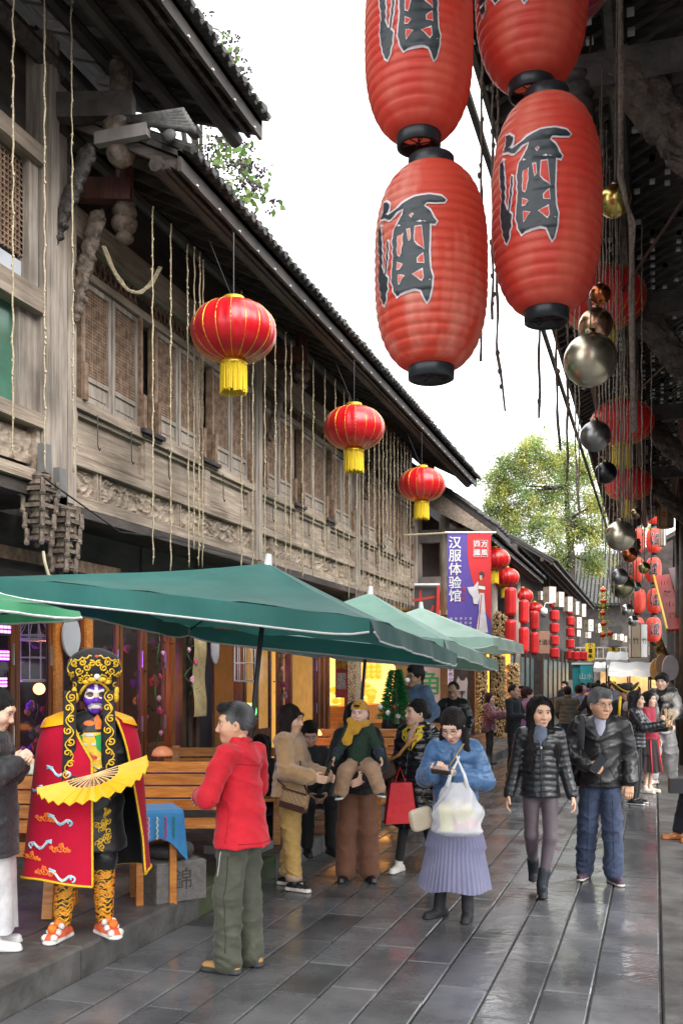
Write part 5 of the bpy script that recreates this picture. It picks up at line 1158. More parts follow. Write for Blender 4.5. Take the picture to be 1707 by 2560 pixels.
for ci, px in enumerate((1592, 1634)):
    for j, (ya, yb) in enumerate(((1252, 1310), (1320, 1382), (1394, 1456), (1471, 1533), (1543, 1606))):
        a = P(px + (2, 2, -1, 4, 0)[j] - (2 if j == 4 else 0), ya, D=28); b = P(px, yb, D=28)
        wine_lantern('%s wine lantern from the top in the %s column under the far right eave' % (ordw(j + 1), ['inner', 'outer'][ci]), ((a.x + b.x) / 2, a.y, (a.z + b.z) / 2), .22, a.z - b.z, 'wine lanterns in two columns', -pi/2 + (-.9 if ci == 0 else .15) + .15 * sin(j * 2), j, PAPR, .12, small=True)
# ------------------------------------------------------------------ metallic balls
def mball(label, px, py, d, D_, col, ro=.16):
    q = P(px, py, D=D_); r = d / 2 * D_ / F; t = thing('metallic_ball', label, 'ball ornament', q, 'metallic ball ornaments on twine')
    m = MB(); m.ball(q, r, 32, 20); m.build('ball', mk('metal_ball_%02d%02d%02d' % tuple(int(x * 60) for x in col), col, tuple(x * .75 for x in col), ro, 3, metal=1, bump=.03, bs=3, r2=ro * 1.6), t, smooth=True)
    m = MB(); m.lathe([(r * .17, 0), (r * .19, r * .02), (r * .18, r * .18), (r * .05, r * .2)], q + Vector((0, 0, r * .98)), 12); m.build('neck_cap', mk('ball_cap_brass', (.35, .28, .15), rough=.3, metal=1), t, smooth=True)
    m = MB(); m.tube([q + Vector((0, 0, r)), (q.x + .01, q.y, q.z + r + min(1.2, max(.3, 5.3 - q.z - r)))], .004, 5); m.build('twine', TWIND, t)
GD, SV, CP, GY, BKB = (.70, .54, .16), (.72, .66, .50), (.62, .30, .16), (.34, .34, .34), (.06, .06, .065)
for a in (('gold ball hanging highest, on the thick rope', 1537, 502, 80, 4.9, GD), ('small copper ball just under the bright wine lantern', 1500, 735, 52, 5.4, (.55, .16, .06)), ('rose gold ball partly behind the large silver ball', 1489, 812, 84, 6.0, (.7, .42, .27)),
          ('largest silver gold ball under the ribbed lanterns', 1476, 900, 132, 5.4, SV, .2), ('smoked grey ball against the second red lantern', 1488, 1090, 76, 6.0, GY, .22), ('black ball below the smoked grey one', 1514, 1182, 55, 6.8, BKB, .2), ('big champagne ball with brass neck over the tree', 1551, 1340, 76, 7.4, SV, .2),
          ('tiny bronze ball beside the first wine lantern', 1590, 1283, 26, 8.5, (.4, .28, .18)), ('copper red ball below the champagne ball', 1574, 1387, 38, 8.6, (.5, .15, .06)), ('brass ball before the third wine lanterns', 1610, 1420, 30, 9.0, (.45, .38, .16)), ('dark silver ball overlapping the olive one', 1548, 1442, 42, 8.0, GY, .2),
          ('olive gold ball behind the dark silver one', 1556, 1467, 60, 9.0, (.38, .36, .22)), ('small grey ball right of the olive gold one', 1590, 1467, 24, 10, GY), ('clear silver ball beside the fourth wine lantern', 1568, 1526, 32, 9.5, (.6, .6, .55)), ('lowest small silver ball before the last wine lantern', 1582, 1553, 27, 9.8, (.5, .5, .48))): mball(*a)
# ------------------------------------------------------------------ twine strands
def strand(label, x, y, z0, z1, r, mat, group, seed, knots=.12, tail=0):
    rs = random.Random(seed); n = max(8, int((z0 - z1) / .07)); m = MB(); pts = []; rr = []
    sw = rs.uniform(-.012, .012)
    for k in range(n + 1):
        f = k / n; pts.append((x + sw * f + .003 * sin(k * 1.3 + seed) + tail * max(0, f - .88) * 3, y + .006 * cos(k * 1.7) + .02 * f * sin(seed), z0 + (z1 - z0) * f)); rr.append(r * rs.uniform(.7, 1.25))
    m.tube(pts, rr, 5)
    for k in range(n):
        if rs.random() < .55: p = Vector(pts[k]); m.ball(p + Vector((rs.uniform(-1, 1) * r, 0, rs.uniform(-.02, .02))), r * rs.uniform(1.3, 1.9), 5, 4, (1, 1, 1.3))
    return m.build('twine_strand', mat, org=pts[0], label=label, cat='twine', group=group, smooth=True)
pxs = [381, 427, 468, 486, 500, 508, 603, 632, 662, 688, 714, 728, 757, 783, 812, 838, 860, 873, 893, 907, 921, 936, 947, 957, 966, 976, 985, 994, 1003, 1011, 1018, 1026]
zb = [2.86, 2.83, 2.92, 3.1, 2.95, 2.95]
for k, px in enumerate(pxs):
    q = P(px, 1000, X=-4.35 + .03 * sin(k * 2.2)); strand('%s twine strand from the near end under the long timber eave' % ordw(k + 1), q.x, q.y, 6.1, zb[k] if k < 6 else rnd.uniform(2.95, 3.2), .0068, TWINE, 'twine strands below the timber eave', k)
for k, (px, y0, y1) in enumerate(((33, -10, 1145), (111, -10, 1180), (178, 60, 1180))):
    q = P(px, 600, X=-4.5); strand('long pale twine strand across the corner building, %s from the photo edge' % ordw(k + 1), q.x, q.y, 7.3, P(px, y1, D=q.y * CS - q.x * SN).z, .0068, TWINE, 'twine strands before the corner building', k + 50)
TWIND2 = mk('twine_grey', (.36, .30, .24), (.20, .16, .13), .9, 40)
RT = [(1206, 5.0, 905, 0), (1232, 5.2, 800, 0), (1246, 5.0, 1028, .12), (1347, 5.2, 1043, 0), (1388, 5.4, 1125, .05), (1421, 5.8, 1200, 0), (1436, 6.2, 1280, .05), (1450, 6.4, 1290, 0), (1475, 6.0, 900, 0), (1500, 6.5, 1200, 0), (1508, 7.0, 1350, 0), (1516, 7, 1400, 0), (1524, 7.5, 1460, 0), (1531, 8, 1500, 0), (1543, 8, 1440, 0), (1549, 8.4, 1400, 0), (1555, 8.8, 1460, 0), (1562, 9, 1500, 0), (1568, 9.5, 1530, 0), (1575, 9.5, 1440, 0), (1582, 10, 1540, 0), (1604, 8.5, 1480, 0), (1629, 9.5, 1490, 0), (1538, 7.5, 1300, 0), (1558, 9.2, 1380, 0)]
for k, (px, D_, yb, tl) in enumerate(RT):
    q = P(px, yb, D=D_); strand('%s brown twine strand counted from the street under the right eave' % ordw(k + 1), q.x, q.y, min(5.8, 5.75 + .3 * max(0, q.x + 1)), q.z, .0048 if D_ > 6 else .0075, TWIND2 if D_ > 6 else TWIND, 'brown twine strands under the right eave', k + 80, tail=tl)
q0 = P(1551, -20, D=4.6); q1 = P(1552, 440, D=4.6); q2 = P(1578, 560, D=4.6); q3 = P(1583, 1080, D=4.9)
m = MB(); pts = [q0, q0.lerp(q1, .5), q1, q1.lerp(q2, .5), q2, q2.lerp(q3, .3), q2.lerp(q3, .6), q3]; m.tube(pts, .013, 7); m.tube([p + Vector((.012 * sin(i * 2), .01 * cos(i * 2), 0)) for i, p in enumerate(pts)], .010, 6); m.build('thick_rope', mk('rope_grey_brown', (.24, .20, .16), (.14, .11, .09), .9, 50, bump=.6, bs=90), org=q0, label='thick grey rope beside the gold ball, running down past the red lanterns', cat='rope', smooth=True)
# ------------------------------------------------------------------ right eave and buildings
RB = thing('right_terrace', 'dark timber terrace with carved brackets and deep tiled eave overhead', 'building', (1.2, 12, 0))
DB = mk('black_timber', (.095, .080, .072), (.04, .035, .034), .55, 5, (1, 3, 1), bump=.4, bs=20, obj_rand=.2)
eave_roof(RB, 1.2, 27.5, -1.02, 5.62, .55, 6.45, 4.2, 8.6, rafter=.2, purl=(-.75, -.25, .5), mats=(mk('black_rafter', (.15, .13, .12), (.06, .052, .05), .5, 6, (.4, 3, 3), bump=.4, bs=20, obj_rand=.25), DB), tile_step=.22)
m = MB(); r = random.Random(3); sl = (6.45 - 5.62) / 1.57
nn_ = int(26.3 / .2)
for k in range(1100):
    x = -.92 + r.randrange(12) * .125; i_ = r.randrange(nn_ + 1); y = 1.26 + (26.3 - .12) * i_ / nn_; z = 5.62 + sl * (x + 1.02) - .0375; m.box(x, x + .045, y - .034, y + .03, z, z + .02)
m.build('gap_light_chips', mk('pale_gap_light', (.8, .8, .8), rough=.9), RB, kind='stuff')  # pale chips imitate daylight showing between the tiles, put in as colour
for i, y in enumerate((2.2, 5.9, 9.7, 13.7, 17.7, 21.7, 26.0)):
    m = MB(); m.tube([(.62, y, 0), (.62, y, 6.4)], .14, 14); m.build('column', DB, RB, smooth=True)
    if y < 19: m = MB(); m.beam((.62, y, 5.35), (-.55, y, 5.35), .12, .2); m.build('tie_beam', DB, RB)
    if y < 19: carved_strut('carved_bracket', (.60, y, 4.25 if y < 12 else 4.4), (-.16, y, 5.34), .27, .12, mk('wood_carved_brown', (.10, .075, .06), (.035, .026, .022), .6, 14, bump=.5, bs=50), RB, seed=i + 11, amp=.014)
    m = MB(); m.lathe([(r_, z) for r_, z in PEN], (-.45, y, 4.98), 12); m.build('pendant_finial', DB, RB, smooth=True)
m = MB(); m.box(.60, .70, 1.5, 27.5, 4.9, 5.25); m.build('long_beam', DB, RB); m = MB(); m.box(.95, 1.1, 1.5, 27.5, 2.6, 6.5); m.build('upper_wall', DB, RB)
m = MB(); m.box(1.0, 1.15, 19, 27.5, 0, 2.6); m.build('ground_wall', WD, RB)
for k, (y, z) in enumerate(((8.0, 5.25), (11.5, 5.2))): m = MB(); m.tube([(.45, y - 1.8, 5.1), (-.35, y + 1.5, 5.35)], .014, 6); m.build('pipe', BLK, RB)
# painted hexagonal box lanterns by the right eave
BOXP = mk('box_lantern_paper', (.75, .68, .52), (.68, .58, .42), .7, 3, transl=.2); BOXW = mk('box_lantern_white', (.75, .74, .72), (.66, .65, .62), .7, 3); BFR = mk('box_lantern_frame', (.25, .15, .08), rough=.6)
def boxlan(label, c, w, h, n=4, rot=.5, g='white box lanterns along the far eaves', text='茶', tm=INK, cat='box lantern'):
    t = thing('box_lantern', label, cat, c, g, rot); R_ = w / 2 / cos(pi / n) ; sc = 1.0
    pts = [(R_ * cos(2*pi*(k+.5)/n), R_ * sin(2*pi*(k+.5)/n)) for k in range(n)]
    for k in range(n):
        a, b = pts[k], pts[(k+1) % n]; m = MB(); m.poly([(a[0], a[1], -h/2), (b[0], b[1], -h/2), (b[0], b[1], h/2), (a[0], a[1], h/2)], (-.004 * (a[0]+b[0]), -.004 * (a[1]+b[1]), 0)); m.build('paper_panel', BOXP if k % 2 else BOXW, t, local=True)
        A_ = Vector((b[0] - a[0], b[1] - a[1], 0)).normalized(); cc = Vector(((a[0]+b[0])/2, (a[1]+b[1])/2, 0)); nn = cc.normalized() * .008
        if text: m = MB(); lay_text(m, text, min(w, h) * .42, cc + nn, A_, (0, 0, 1)); m.build('lettering', tm, t, local=True)
        m = MB(); m.beam((a[0], a[1], -h/2), (a[0], a[1], h/2), .02, .02); m.build('edge_strip', BFR, t, local=True)
    for z in (-h/2, h/2 - .02): m = MB(); m.poly([(x * 1.01, y * 1.01, z) for x, y in pts], (0, 0, .02)); m.build('end_frame', BFR, t, local=True)
    m = MB(); m.tube([(0, 0, h/2), (0, 0, h/2 + .3)], .006, 4); m.build('cord', BLK, t, local=True)
for k, (x0, y0, x1, y1, D_) in enumerate(((1345, 1478, 1358, 1501, 36), (1360, 1467, 1387, 1508, 34), (1387, 1480, 1408, 1519, 36), (1409, 1492, 1429, 1530, 38), (1432, 1504, 1446, 1538, 42), (1447, 1510, 1463, 1543, 44), (1432, 1543, 1452, 1572, 46), (1461, 1549, 1481, 1579, 52), (1489, 1559, 1502, 1583, 56), (1532, 1584, 1541, 1600, 62), (1544, 1585, 1557, 1602, 60), (1558, 1590, 1566, 1606, 66), (1435, 1575, 1450, 1592, 60), (1464, 1580, 1476, 1596, 64))):
    q = P((x0 + x1) / 2, (y0 + y1) / 2, D=D_); boxlan('%s white box lantern with ink characters from the near end of the far eaves' % ordw(k + 1), q, (x1 - x0) * .82 * D_ / F, (y1 - y0) * D_ / F, 4, TH + .5, text='春江花月夜竹松梅蘭菊山水雲風'[k])
REDI = mk('ink_flower_red', (.5, .05, .03), rough=.6)
for k, (x0, y0, x1, y1, D_, tx_, lb) in enumerate(((1645, 1257, 1681, 1320, 25, '花', 'cream paper lantern painted with a red flower beside the top wine lantern'), (1648, 1318, 1663, 1366, 27, '', 'cream paper lantern half hidden behind the second outer wine lantern'), (1573, 1560, 1616, 1645, 27, '竹', 'large cream hexagonal lantern with bamboo drawing below the wine lanterns'))):
    q = P((x0 + x1) / 2, (y0 + y1) / 2, D=D_); boxlan(lb, q, (x1 - x0) * .95 * D_ / F, (y1 - y0) * D_ / F, 6, .3, 'cream hexagonal paper lanterns', tx_, REDI if k == 0 else INK, 'paper lantern')
# sloping red sign board with gold letters at right
t = thing('sloping_sign', 'long red sloping sign board with gold edge leaning from the right eave', 'sign board', P(1650, 1440, D=26)); a = P(1654, 1440, D=27); b = P(1690, 1575, D=24)
m = MB(); m.beam(a, b, .40, .05, up=(0, -1, .3)); m.build('board', INKR, t); m = MB(); m.beam(a + Vector((-.21, -.03, 0)), b + Vector((-.21, -.03, 0)), .05, .08); m.build('gold_edge', GOLD, t); m = MB(); m.beam(a + Vector((.3, -.03, .2)), b + Vector((.3, -.03, .2)), .25, .05, up=(0, -1, .3)); m.build('dark_edge', mk('grey_brown_board', (.14, .08, .08), rough=.6), t)
for k in range(4): m = MB(); lay_text(m, '川菜火锅'[k], .26, a.lerp(b, .18 + .2 * k) + Vector((0, -.05, 0)), (CS, SN, 0), (0, 0, 1)); m.build('lettering', GOLD, t)
# corbels with gilding, far right
for k, (px, py, D_) in enumerate(((1655, 1610, 22), (1680, 1480, 20))):
    a = P((1692, 1712)[k], (1712, 1640)[k], D=30); b = P((1628, 1668)[k], (1575, 1500)[k], D=30); o = carved_strut('gilt_bracket', a, b, .34, .14, mk('gilt_carving', (.30, .17, .03), (.02, .014, .01), .4, 9, metal=.3, bump=.5, bs=40, lo=.45, hi=.6), None, seed=k + 31, amp=.012); set_(o, ['carved dark bracket with gilding beneath the last wine lanterns', 'carved dark bracket at the pillar near the sloping sign'][k], 'bracket', 'gilded brackets at the right pillar')
# farther right block with dark hanging eave
R2 = thing('right_far_house', 'dark tiled house end jutting out beyond the wine lanterns', 'building', (1, 32, 0))
eave_roof(R2, 30.5, 52, -1.05, 5.1, .4, 5.9, 3.6, 7.6, rafter=1.0, purl=(-.7,), mats=(DB, DB), tile_step=.3)
m = MB(); m.box(.55, 1.0, 30.5, 52, 0, 5.8); m.build('wall', WD, R2); m = MB(); m.poly([(-1.0, 30.4, 5.15), (-1.0, 30.4, 3.9), (-.2, 30.4, 3.7), (.5, 30.4, 3.7), (.5, 30.4, 5.9)], (0, .06, 0)); m.build('gable_board', DB, R2)
# ------------------------------------------------------------------ left terraces beyond
B3 = thing('middle_house', 'lower timber house with open gallery and tiled gable behind the banner', 'building', (-5.3, 23, 0))
eave_roof(B3, 24.0, 36.0, -3.85, 5.30, -5.2, 6.05, -7.6, 7.4, rafter=.8, purl=(-4.2, -4.8), mats=(WDX, WD))
m = MB(); m.box(-9, -5.5, 22.3, 36, 3.3, 6.0); m.build('upper_wall', WD, B3); m = MB(); m.box(-9, -5.6, 24.5, 36, 0, 3.3); m.build('ground_wall', WD, B3)
for x, y in ((-4.7, 22.6), (-4.1, 22.6), (-5.35, 22.6), (-4.4, 28), (-4.4, 33)):
    m = MB(); m.tube([(x, y, 3.3 if y < 24 else .2), (x, y, 5.8)], .12, 10); m.build('round_post', WV, B3, smooth=True)
for z0, z1 in ((3.30, 3.42), (3.85, 4.2), (5.0, 5.3)): m = MB(); m.box(-5.6, -3.95, 22.5, 22.7, z0, z1); m.build('cross_beam', PLAS if z1 > 4 else WH, B3)
m = MB(); m.box(-5.6, -3.9, 22.72, 24.2, 3.2, 3.32); m.build('gallery_floor', WH, B3)
# gable roof with tile courses seen end on
for k in range(13):
    for j in range(5):
        x = -5.4 + k * .155; z = 6.78 - k * .116; y = 22.2 + j * .42; m = MB(); m.tube([(x, y, z + .02 * sin(k)), (x + .17, y, z - .11)], .075, 6); m.build('roof_tile', TILE, B3)
m = MB(); m._add([(-5.5, 22.1, 6.78), (-3.4, 22.1, 5.22), (-3.4, 24.3, 5.22), (-5.5, 24.3, 6.78), (-5.5, 22.1, 6.66), (-3.4, 22.1, 5.10), (-3.4, 24.3, 5.10), (-5.5, 24.3, 6.66)], [(0,1,2,3),(7,6,5,4),(0,4,5,1),(1,5,6,2),(3,2,6,7)]); m.build('gable_deck', WD, B3)
m = MB(); m.poly([(-5.5, 22.05, 6.66), (-3.45, 22.05, 5.12), (-3.55, 22.05, 4.98), (-4.6, 22.05, 5.55), (-5.5, 22.05, 6.15)], (0, .06, 0)); m.build('verge_board', WH, B3)
m = MB(); m.tube([P(1008, 1338, D=19.5), P(1125, 1332, D=19.5)], .02, 6); m.build('bamboo_pole', TWINE, org=P(1008, 1338, D=19.5), label='thin pale pole jutting from the timber corner above the banner', cat='pole')
B4 = thing('far_house', 'long low tiled house with white box lanterns farther along the left side', 'building', (-5, 37, 0))
eave_roof(B4, 37.0, 62, -3.55, 6.05, -4.9, 6.9, -8, 8.8, rafter=1.0, purl=(-4,), mats=(WDX, WD), tile_step=.3)
m = MB(); m.box(-9, -4.9, 36.5, 62, 3.0, 6.8); m.build('upper_wall', WD, B4)
# shop fronts with pale panes along the far left
def farshop(name, label, x, y0, y1, n, seed):
    t = thing(name, label, 'shop', (x, y0, .19)); m = MB(); m.box(x - .5, x - .06, y0, y1, .19, 3.2); m.build('wall', WD, t); r = random.Random(seed); w = (y1 - y0) / n
    for k in range(n):
        a = y0 + k * w; m = MB(); m.box(x - .05, x + .04, a, a + .14, .19, 3.1); m.build('post', mk('brown_stained_post', (.10, .055, .035), (.05, .028, .02), .55, 8), t)
        m = MB(); m.box(x - .05, x, a + .3, a + w - .16, 1.0, 2.55); m.build('pane', mk('pale_teal_pane', (.22, .33, .34), (.15, .24, .26), .25, 2), t); m = MB(); m.box(x - .05, x + .01, a + .16, a + w - .02, .2, .95); m.build('door_panel', mk('brown_stained_post', (.10, .055, .035)), t)
farshop('tea_shop', 'brown timber shop front with pale teal glass panes beyond the corn bundles', -4.35, 30.5, 37.5, 5, 1)
farshop('old_shop', 'darker timber shop front with grey panes beside the teal booth', -4.1, 38, 50, 6, 2)
YS = thing('yellow_lit_shop', 'bright yellow lit shop opening behind the cat shaped sign', 'shop', (-5.2, 24, .19))
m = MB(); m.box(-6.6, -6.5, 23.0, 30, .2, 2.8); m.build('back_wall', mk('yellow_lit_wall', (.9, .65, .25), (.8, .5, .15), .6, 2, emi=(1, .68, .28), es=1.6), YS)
m = MB(); m.box(-5.4, -5.2, 22.4, 30.5, 2.8, 3.2); m.build('lintel', WD, YS)
for px in (1110, 1120, 1180, 1197): q = P(px, 1700, X=-5.0); m = MB(); m.box(q.x - .09, q.x + .09, q.y - .1, q.y + .1, .19, 2.9); m.build('post', mk('brown_stained_post', (.10, .055, .035)), YS)
# corn bundles
CORN = mk('dried_corn', (.62, .46, .24), (.35, .22, .10), .7, 30, obj_rand=.2)
for k, (px, y0, y1, w, D_) in enumerate(((1205, 1655, 1830, 26, 25.5), (1246, 1640, 1900, 40, 27), (1281, 1660, 1850, 38, 29), (1258, 1535, 1600, 24, 27.5), (1242, 1530, 1590, 16, 26.5))):
    a = P(px, y0, D=D_); b = P(px, y1, D=D_); w = w * D_ / F; r = random.Random(k); t = thing('corn_bundle', ['narrow column of dried corn hung beside the yellow shop', 'tallest thick column of hanging dried corn', 'farthest column of hanging dried corn', 'upper dried corn bundle behind the long red lanterns', 'thin upper dried corn bundle beside the banner'][k], 'corn bundle', a, 'hanging bundles of dried corn')
    m = MB(); m.tube([a, b], w * .3, 8); m.build('core', WD, t); m = MB(); n = int((a.z - b.z) * w * 1500)
    for i in range(n):
        f = r.random(); th_ = r.uniform(0, 2 * pi); R_ = w / 2 * (.75 + .35 * f) * r.uniform(.75, 1.05); c = a.lerp(b, f) + Vector((cos(th_) * R_, sin(th_) * R_, 0)); d = Vector((cos(th_) * .6, sin(th_) * .6, r.uniform(-1.2, .3))).normalized() * .045; m.tube([c - d, c + d], [.012, .02], 4)
    m.build('corn_cobs', CORN, t, kind='stuff')
for k, px in enumerate((1226, 1264)): q = P(px, 1700, D=29); m = MB(); m.box(q.x - .12, q.x + .12, q.y, q.y + .05, .3, 3.2); m.build('orange_lit_strip', em('orange_strip', (1, .28, .02), 1.3), org=q, label='%s orange lit door strip between the corn columns' % ['nearer', 'farther'][k], cat='lit strip', group='orange lit strips between corn')
# cat shaped board
q = P(1140, 1685, D=22); t = thing('cat_board', 'grey cat shaped cut out board standing before the yellow shop', 'cut out board', (q.x, q.y, .19)); a = Vector((q.x, q.y, .19)); sh = [(0, 0), (.24, 0), (.27, .5), (.23, 1.0), (.25, 1.35), (.27, 1.62), (.24, 1.74), (.19, 1.66), (.10, 1.66), (.04, 1.76), (.0, 1.62), (.01, 1.3), (.04, .9), (0, .4)]
m = MB(); m.poly([a + dn * (x * .95) + up * (z * .95) for x, z in sh], (0, .03, 0)); m.build('cut_out', mk('grey_board', (.42, .37, .36), (.36, .31, .31), .7, 3), t); m = MB(); m.beam(a + dn * .13 + up * .2 - nv * -.02, a + dn * .13 + up * 1.35 - nv * -.02, .03, .02); m.beam(a + dn * .06 + up * 1.33 - nv * -.02, a + dn * .20 + up * 1.33 - nv * -.02, .03, .02); m.build('mark', INK, t)
# dome camera and plank sign
q = P(1359, 1536, D=33); t = thing('security_camera', 'white dome security camera hanging beside the small red lanterns', 'camera', q); m = MB(); m.lathe([(.05, .22), (.12, .18), (.13, .02), (.1, .0)], q, 14); m.build('housing', BOXW, t, smooth=True); m = MB(); m.ball(q - up * .02, .10, 12, 8); m.build('dome', mk('dark_dome', (.15, .15, .17), rough=.15), t, smooth=True); m = MB(); m.tube([q + up * .2, q + up * .38 + dn * .05, q + up * .38 + dn * .3], .02, 6); m.build('arm', BOXW, t)
board('plank_sign', 'tilted brown plank sign with dark brush characters below the dome camera', 'sign', 1348, 1578, 1374, 1634, mk('plank_brown', (.35, .19, .12), (.28, .14, .09), .6, 5), D=36, texts=[('老酒坊', .5, .5, .22, INK)])
# teal booth, pennants, canopies
TEAL = mk('teal_panel', (.03, .38, .40), (.025, .32, .34), .5, 2); a = P(1431, 1662, D=42); b = P(1476, 1657, D=42)
t = thing('teal_booth', 'tall turquoise booth cabinet in the distance', 'booth', (a.x, a.y, 0)); w = (b - a).dot(dn); z1 = a.z
m = MB(); m.box(a.x, a.x + w * .42, a.y, a.y + 1, 0, z1); m.build('side_panel', mk('teal_panel_dark', (.02, .28, .30), rough=.5), t); m = MB(); m.box(a.x + w * .42, a.x + w * 1.05, a.y - .1, a.y + 1, 0, z1); m.build('front_panel', TEAL, t); m = MB(); m.box(a.x - .03, a.x + w * 1.08, a.y - .13, a.y + 1, z1, z1 + .08); m.build('top', BOXW, t)
m = MB(); lay_text(m, '山水', .3, (a.x + w * .75, a.y - .11, 1.9), (1, 0, 0), up); m.build('lettering', WTX, t)
m = MB(); m.box(a.x + w * .5, a.x + w * .8, a.y - .115, a.y - .1, .95, 1.15); m.build('notice', BOXW, t)
def pennant(label, x0, y0, x1, y1, D_, chars, pt):
    a = P(x0, y0, D=D_); b = P(x1, y1, D=D_); w = (b - a).dot(dn); h = a.z - b.z; t = thing('pennant', label, 'pennant', a, 'yellow shop pennants'); m = MB(); e = .13 * h if pt else 0
    m.poly([a, a + dn * w, a + dn * w - up * (h - e), a + dn * w / 2 - up * h, a - up * (h - e)], -nv * .02); m.build('cloth', YEL, t)
    for k, c_ in enumerate(chars): m = MB(); lay_text(m, c_, h / (len(chars) + 1.1), a + dn * w * .5 - up * (h * (.5 + k) / (len(chars) + .5)) + nv * .006, dn, up, .012); m.build('lettering', INK, t)
    m = MB(); m.tube([a - dn * .1, a + dn * (w + .1)], .02, 5); m.build('rod', BLK, t)
pennant('yellow pointed pennant reading 小喜串 over the distant street', 1463, 1607, 1487, 1655, 44, '小喜串', True)
pennant('yellow square pennant reading 张飞 beside the white canopies', 1521, 1617, 1545, 1648, 46, '张飞', False)
def canopy(label, x0, y0, x1, y1, D_, dep=1.6, mat=BOXW):
    a = P(x0, y0, D=D_); b = P(x1, y0, D=D_); c = P(x0, y1, D=D_); w = (b - a).dot(dn); h = a.z - c.z; t = thing('white_canopy', label, 'canopy', (a.x, a.y, 0), 'white stall canopies'); m = MB()
    m.grid(lambda u, v: a + dn * (w * u) + Vector((0, dep * (1 - v), -h * .55 * v + .1 * (1 - v) + .02 * sin(u * 12))), 14, 6); m.grid(lambda u, v: a + dn * (w * u) + Vector((0, -.01 * v, -h * .55 - h * .45 * v + .02 * sin(u * 12 + 1) * v)), 14, 3); m.build('canvas', mat, t, smooth=True)
    for u in (0.02, .98): m = MB(); q = a + dn * (w * u); m.tube([(q.x, q.y + .05, 0), (q.x, q.y + .05, q.z - h * .5)], .03, 6); m.build('pole', BLK, t)
CRM = mk('cream_canvas', (.70, .64, .52), (.62, .56, .45), .7, 2)
canopy('upper pointed white canopy below the yellow pennant', 1514, 1634, 1570, 1664, 40); canopy('long white canopy lowest over the crowd', 1520, 1662, 1628, 1692, 30); canopy('cream canopy behind the large hexagonal lantern', 1573, 1620, 1622, 1658, 38, mat=CRM); canopy('small white canopy beside the turquoise booth', 1482, 1660, 1520, 1680, 48)
for k, (px, py, r_, c_) in enumerate(((1643, 1676, 18, (.75, .42, .15)), (1655, 1662, 16, (.42, .24, .14)), (1676, 1672, 20, (.55, .50, .52)))):
    q = P(px, py, D=21 - k * .2); m = MB(); R_ = r_ * 21 / F; m.poly([q + dn * (R_ * cos(s_)) + up * (R_ * 1.45 * sin(s_) * (1.15 if sin(s_) > 0 else 1)) for s_ in [2*pi*j/28 for j in range(28)]], -nv * .05); m.build('petal_board', mk('petal_%d' % k, c_, rough=.6), org=q, label=['orange petal shaped board left of the young man in fur hood', 'brown petal shaped board between the orange and grey ones', 'grey petal shaped board right of the young man in fur hood'][k], cat='petal board', group='petal shaped boards')
# string of small red lanterns with yellow and green at far centre
for k, (px, py) in enumerate(((1507, 1475), (1508, 1503), (1506, 1533), (1508, 1560), (1506, 1588), (1525, 1584))):
    q = P(px, py, D=34); globe('%s tiny red lantern in the leafy string over the distant street' % ordw(k + 1), q, .11, q.z + .2, 'tiny red lanterns in the leafy string', n=8)
m = MB(); r = random.Random(2)
for k in range(160): q = P(1508 + r.uniform(-12, 14), r.uniform(1480, 1595), D=34); d = Vector([r.uniform(-1, 1) for _ in range(3)]) * .07; m._add([q, q + d, q + Vector((d.y, d.z, d.x))], [(0, 1, 2)])
m.build('plastic_vine', mk('vine_lime', (.30, .45, .03), (.5, .5, .03), .5, 5), org=P(1508, 1480, D=34), label='lime green plastic vine wound round the tiny red lanterns', cat='vine')
# house closing the street
EH = thing('end_house', 'timber two storey house with balcony rail and grey tiled roof closing the street', 'building', (-3, 78, 0))
m = MB(); m.box(-9, 12, 78, 84, 0, 7.6); m.build('wall', mk('end_wall_wood', (.13, .11, .10), (.07, .06, .055), .7, 3), EH)
m = MB(); m._add([(-9.5, 76.5, 7.3), (12, 76.5, 7.3), (12, 83, 12.0), (-9.5, 83, 12.0)], [(0, 1, 2, 3)]); m.build('roof_deck', TILE, EH)
m = MB()
for k in range(72): x = -9.4 + k * .3; m.tube([(x, 76.4, 7.42), (x, 83, 12.15)], .10, 5)
m.build('roof_tile_rows', TILE, EH, kind='stuff')
for k in range(9): m = MB(); x = -6.5 + k * 1.6; m.box(x, x + .9, 77.9, 78.01, 4.0, 5.8); m.build('window', mk('dim_window', (.05, .045, .04), rough=.3), EH)
for k in range(40): m = MB(); x = -8 + k * .42; m.box(x, x + .06, 77.4, 77.46, 3.3, 4.1); m.build('baluster', WV, EH)
for z in (3.25, 4.1): m = MB(); m.box(-8.2, 10, 77.38, 77.5, z, z + .1); m.build('balcony_rail', WV, EH)
m = MB(); m.box(-4, 4, 77.8, 78.01, .5, 2.6); m.build('lit_shop', mk('warm_shop_glow', (.6, .35, .12), (.12, .08, .05), .6, .8, emi=(1, .5, .12), es=.12), EH)
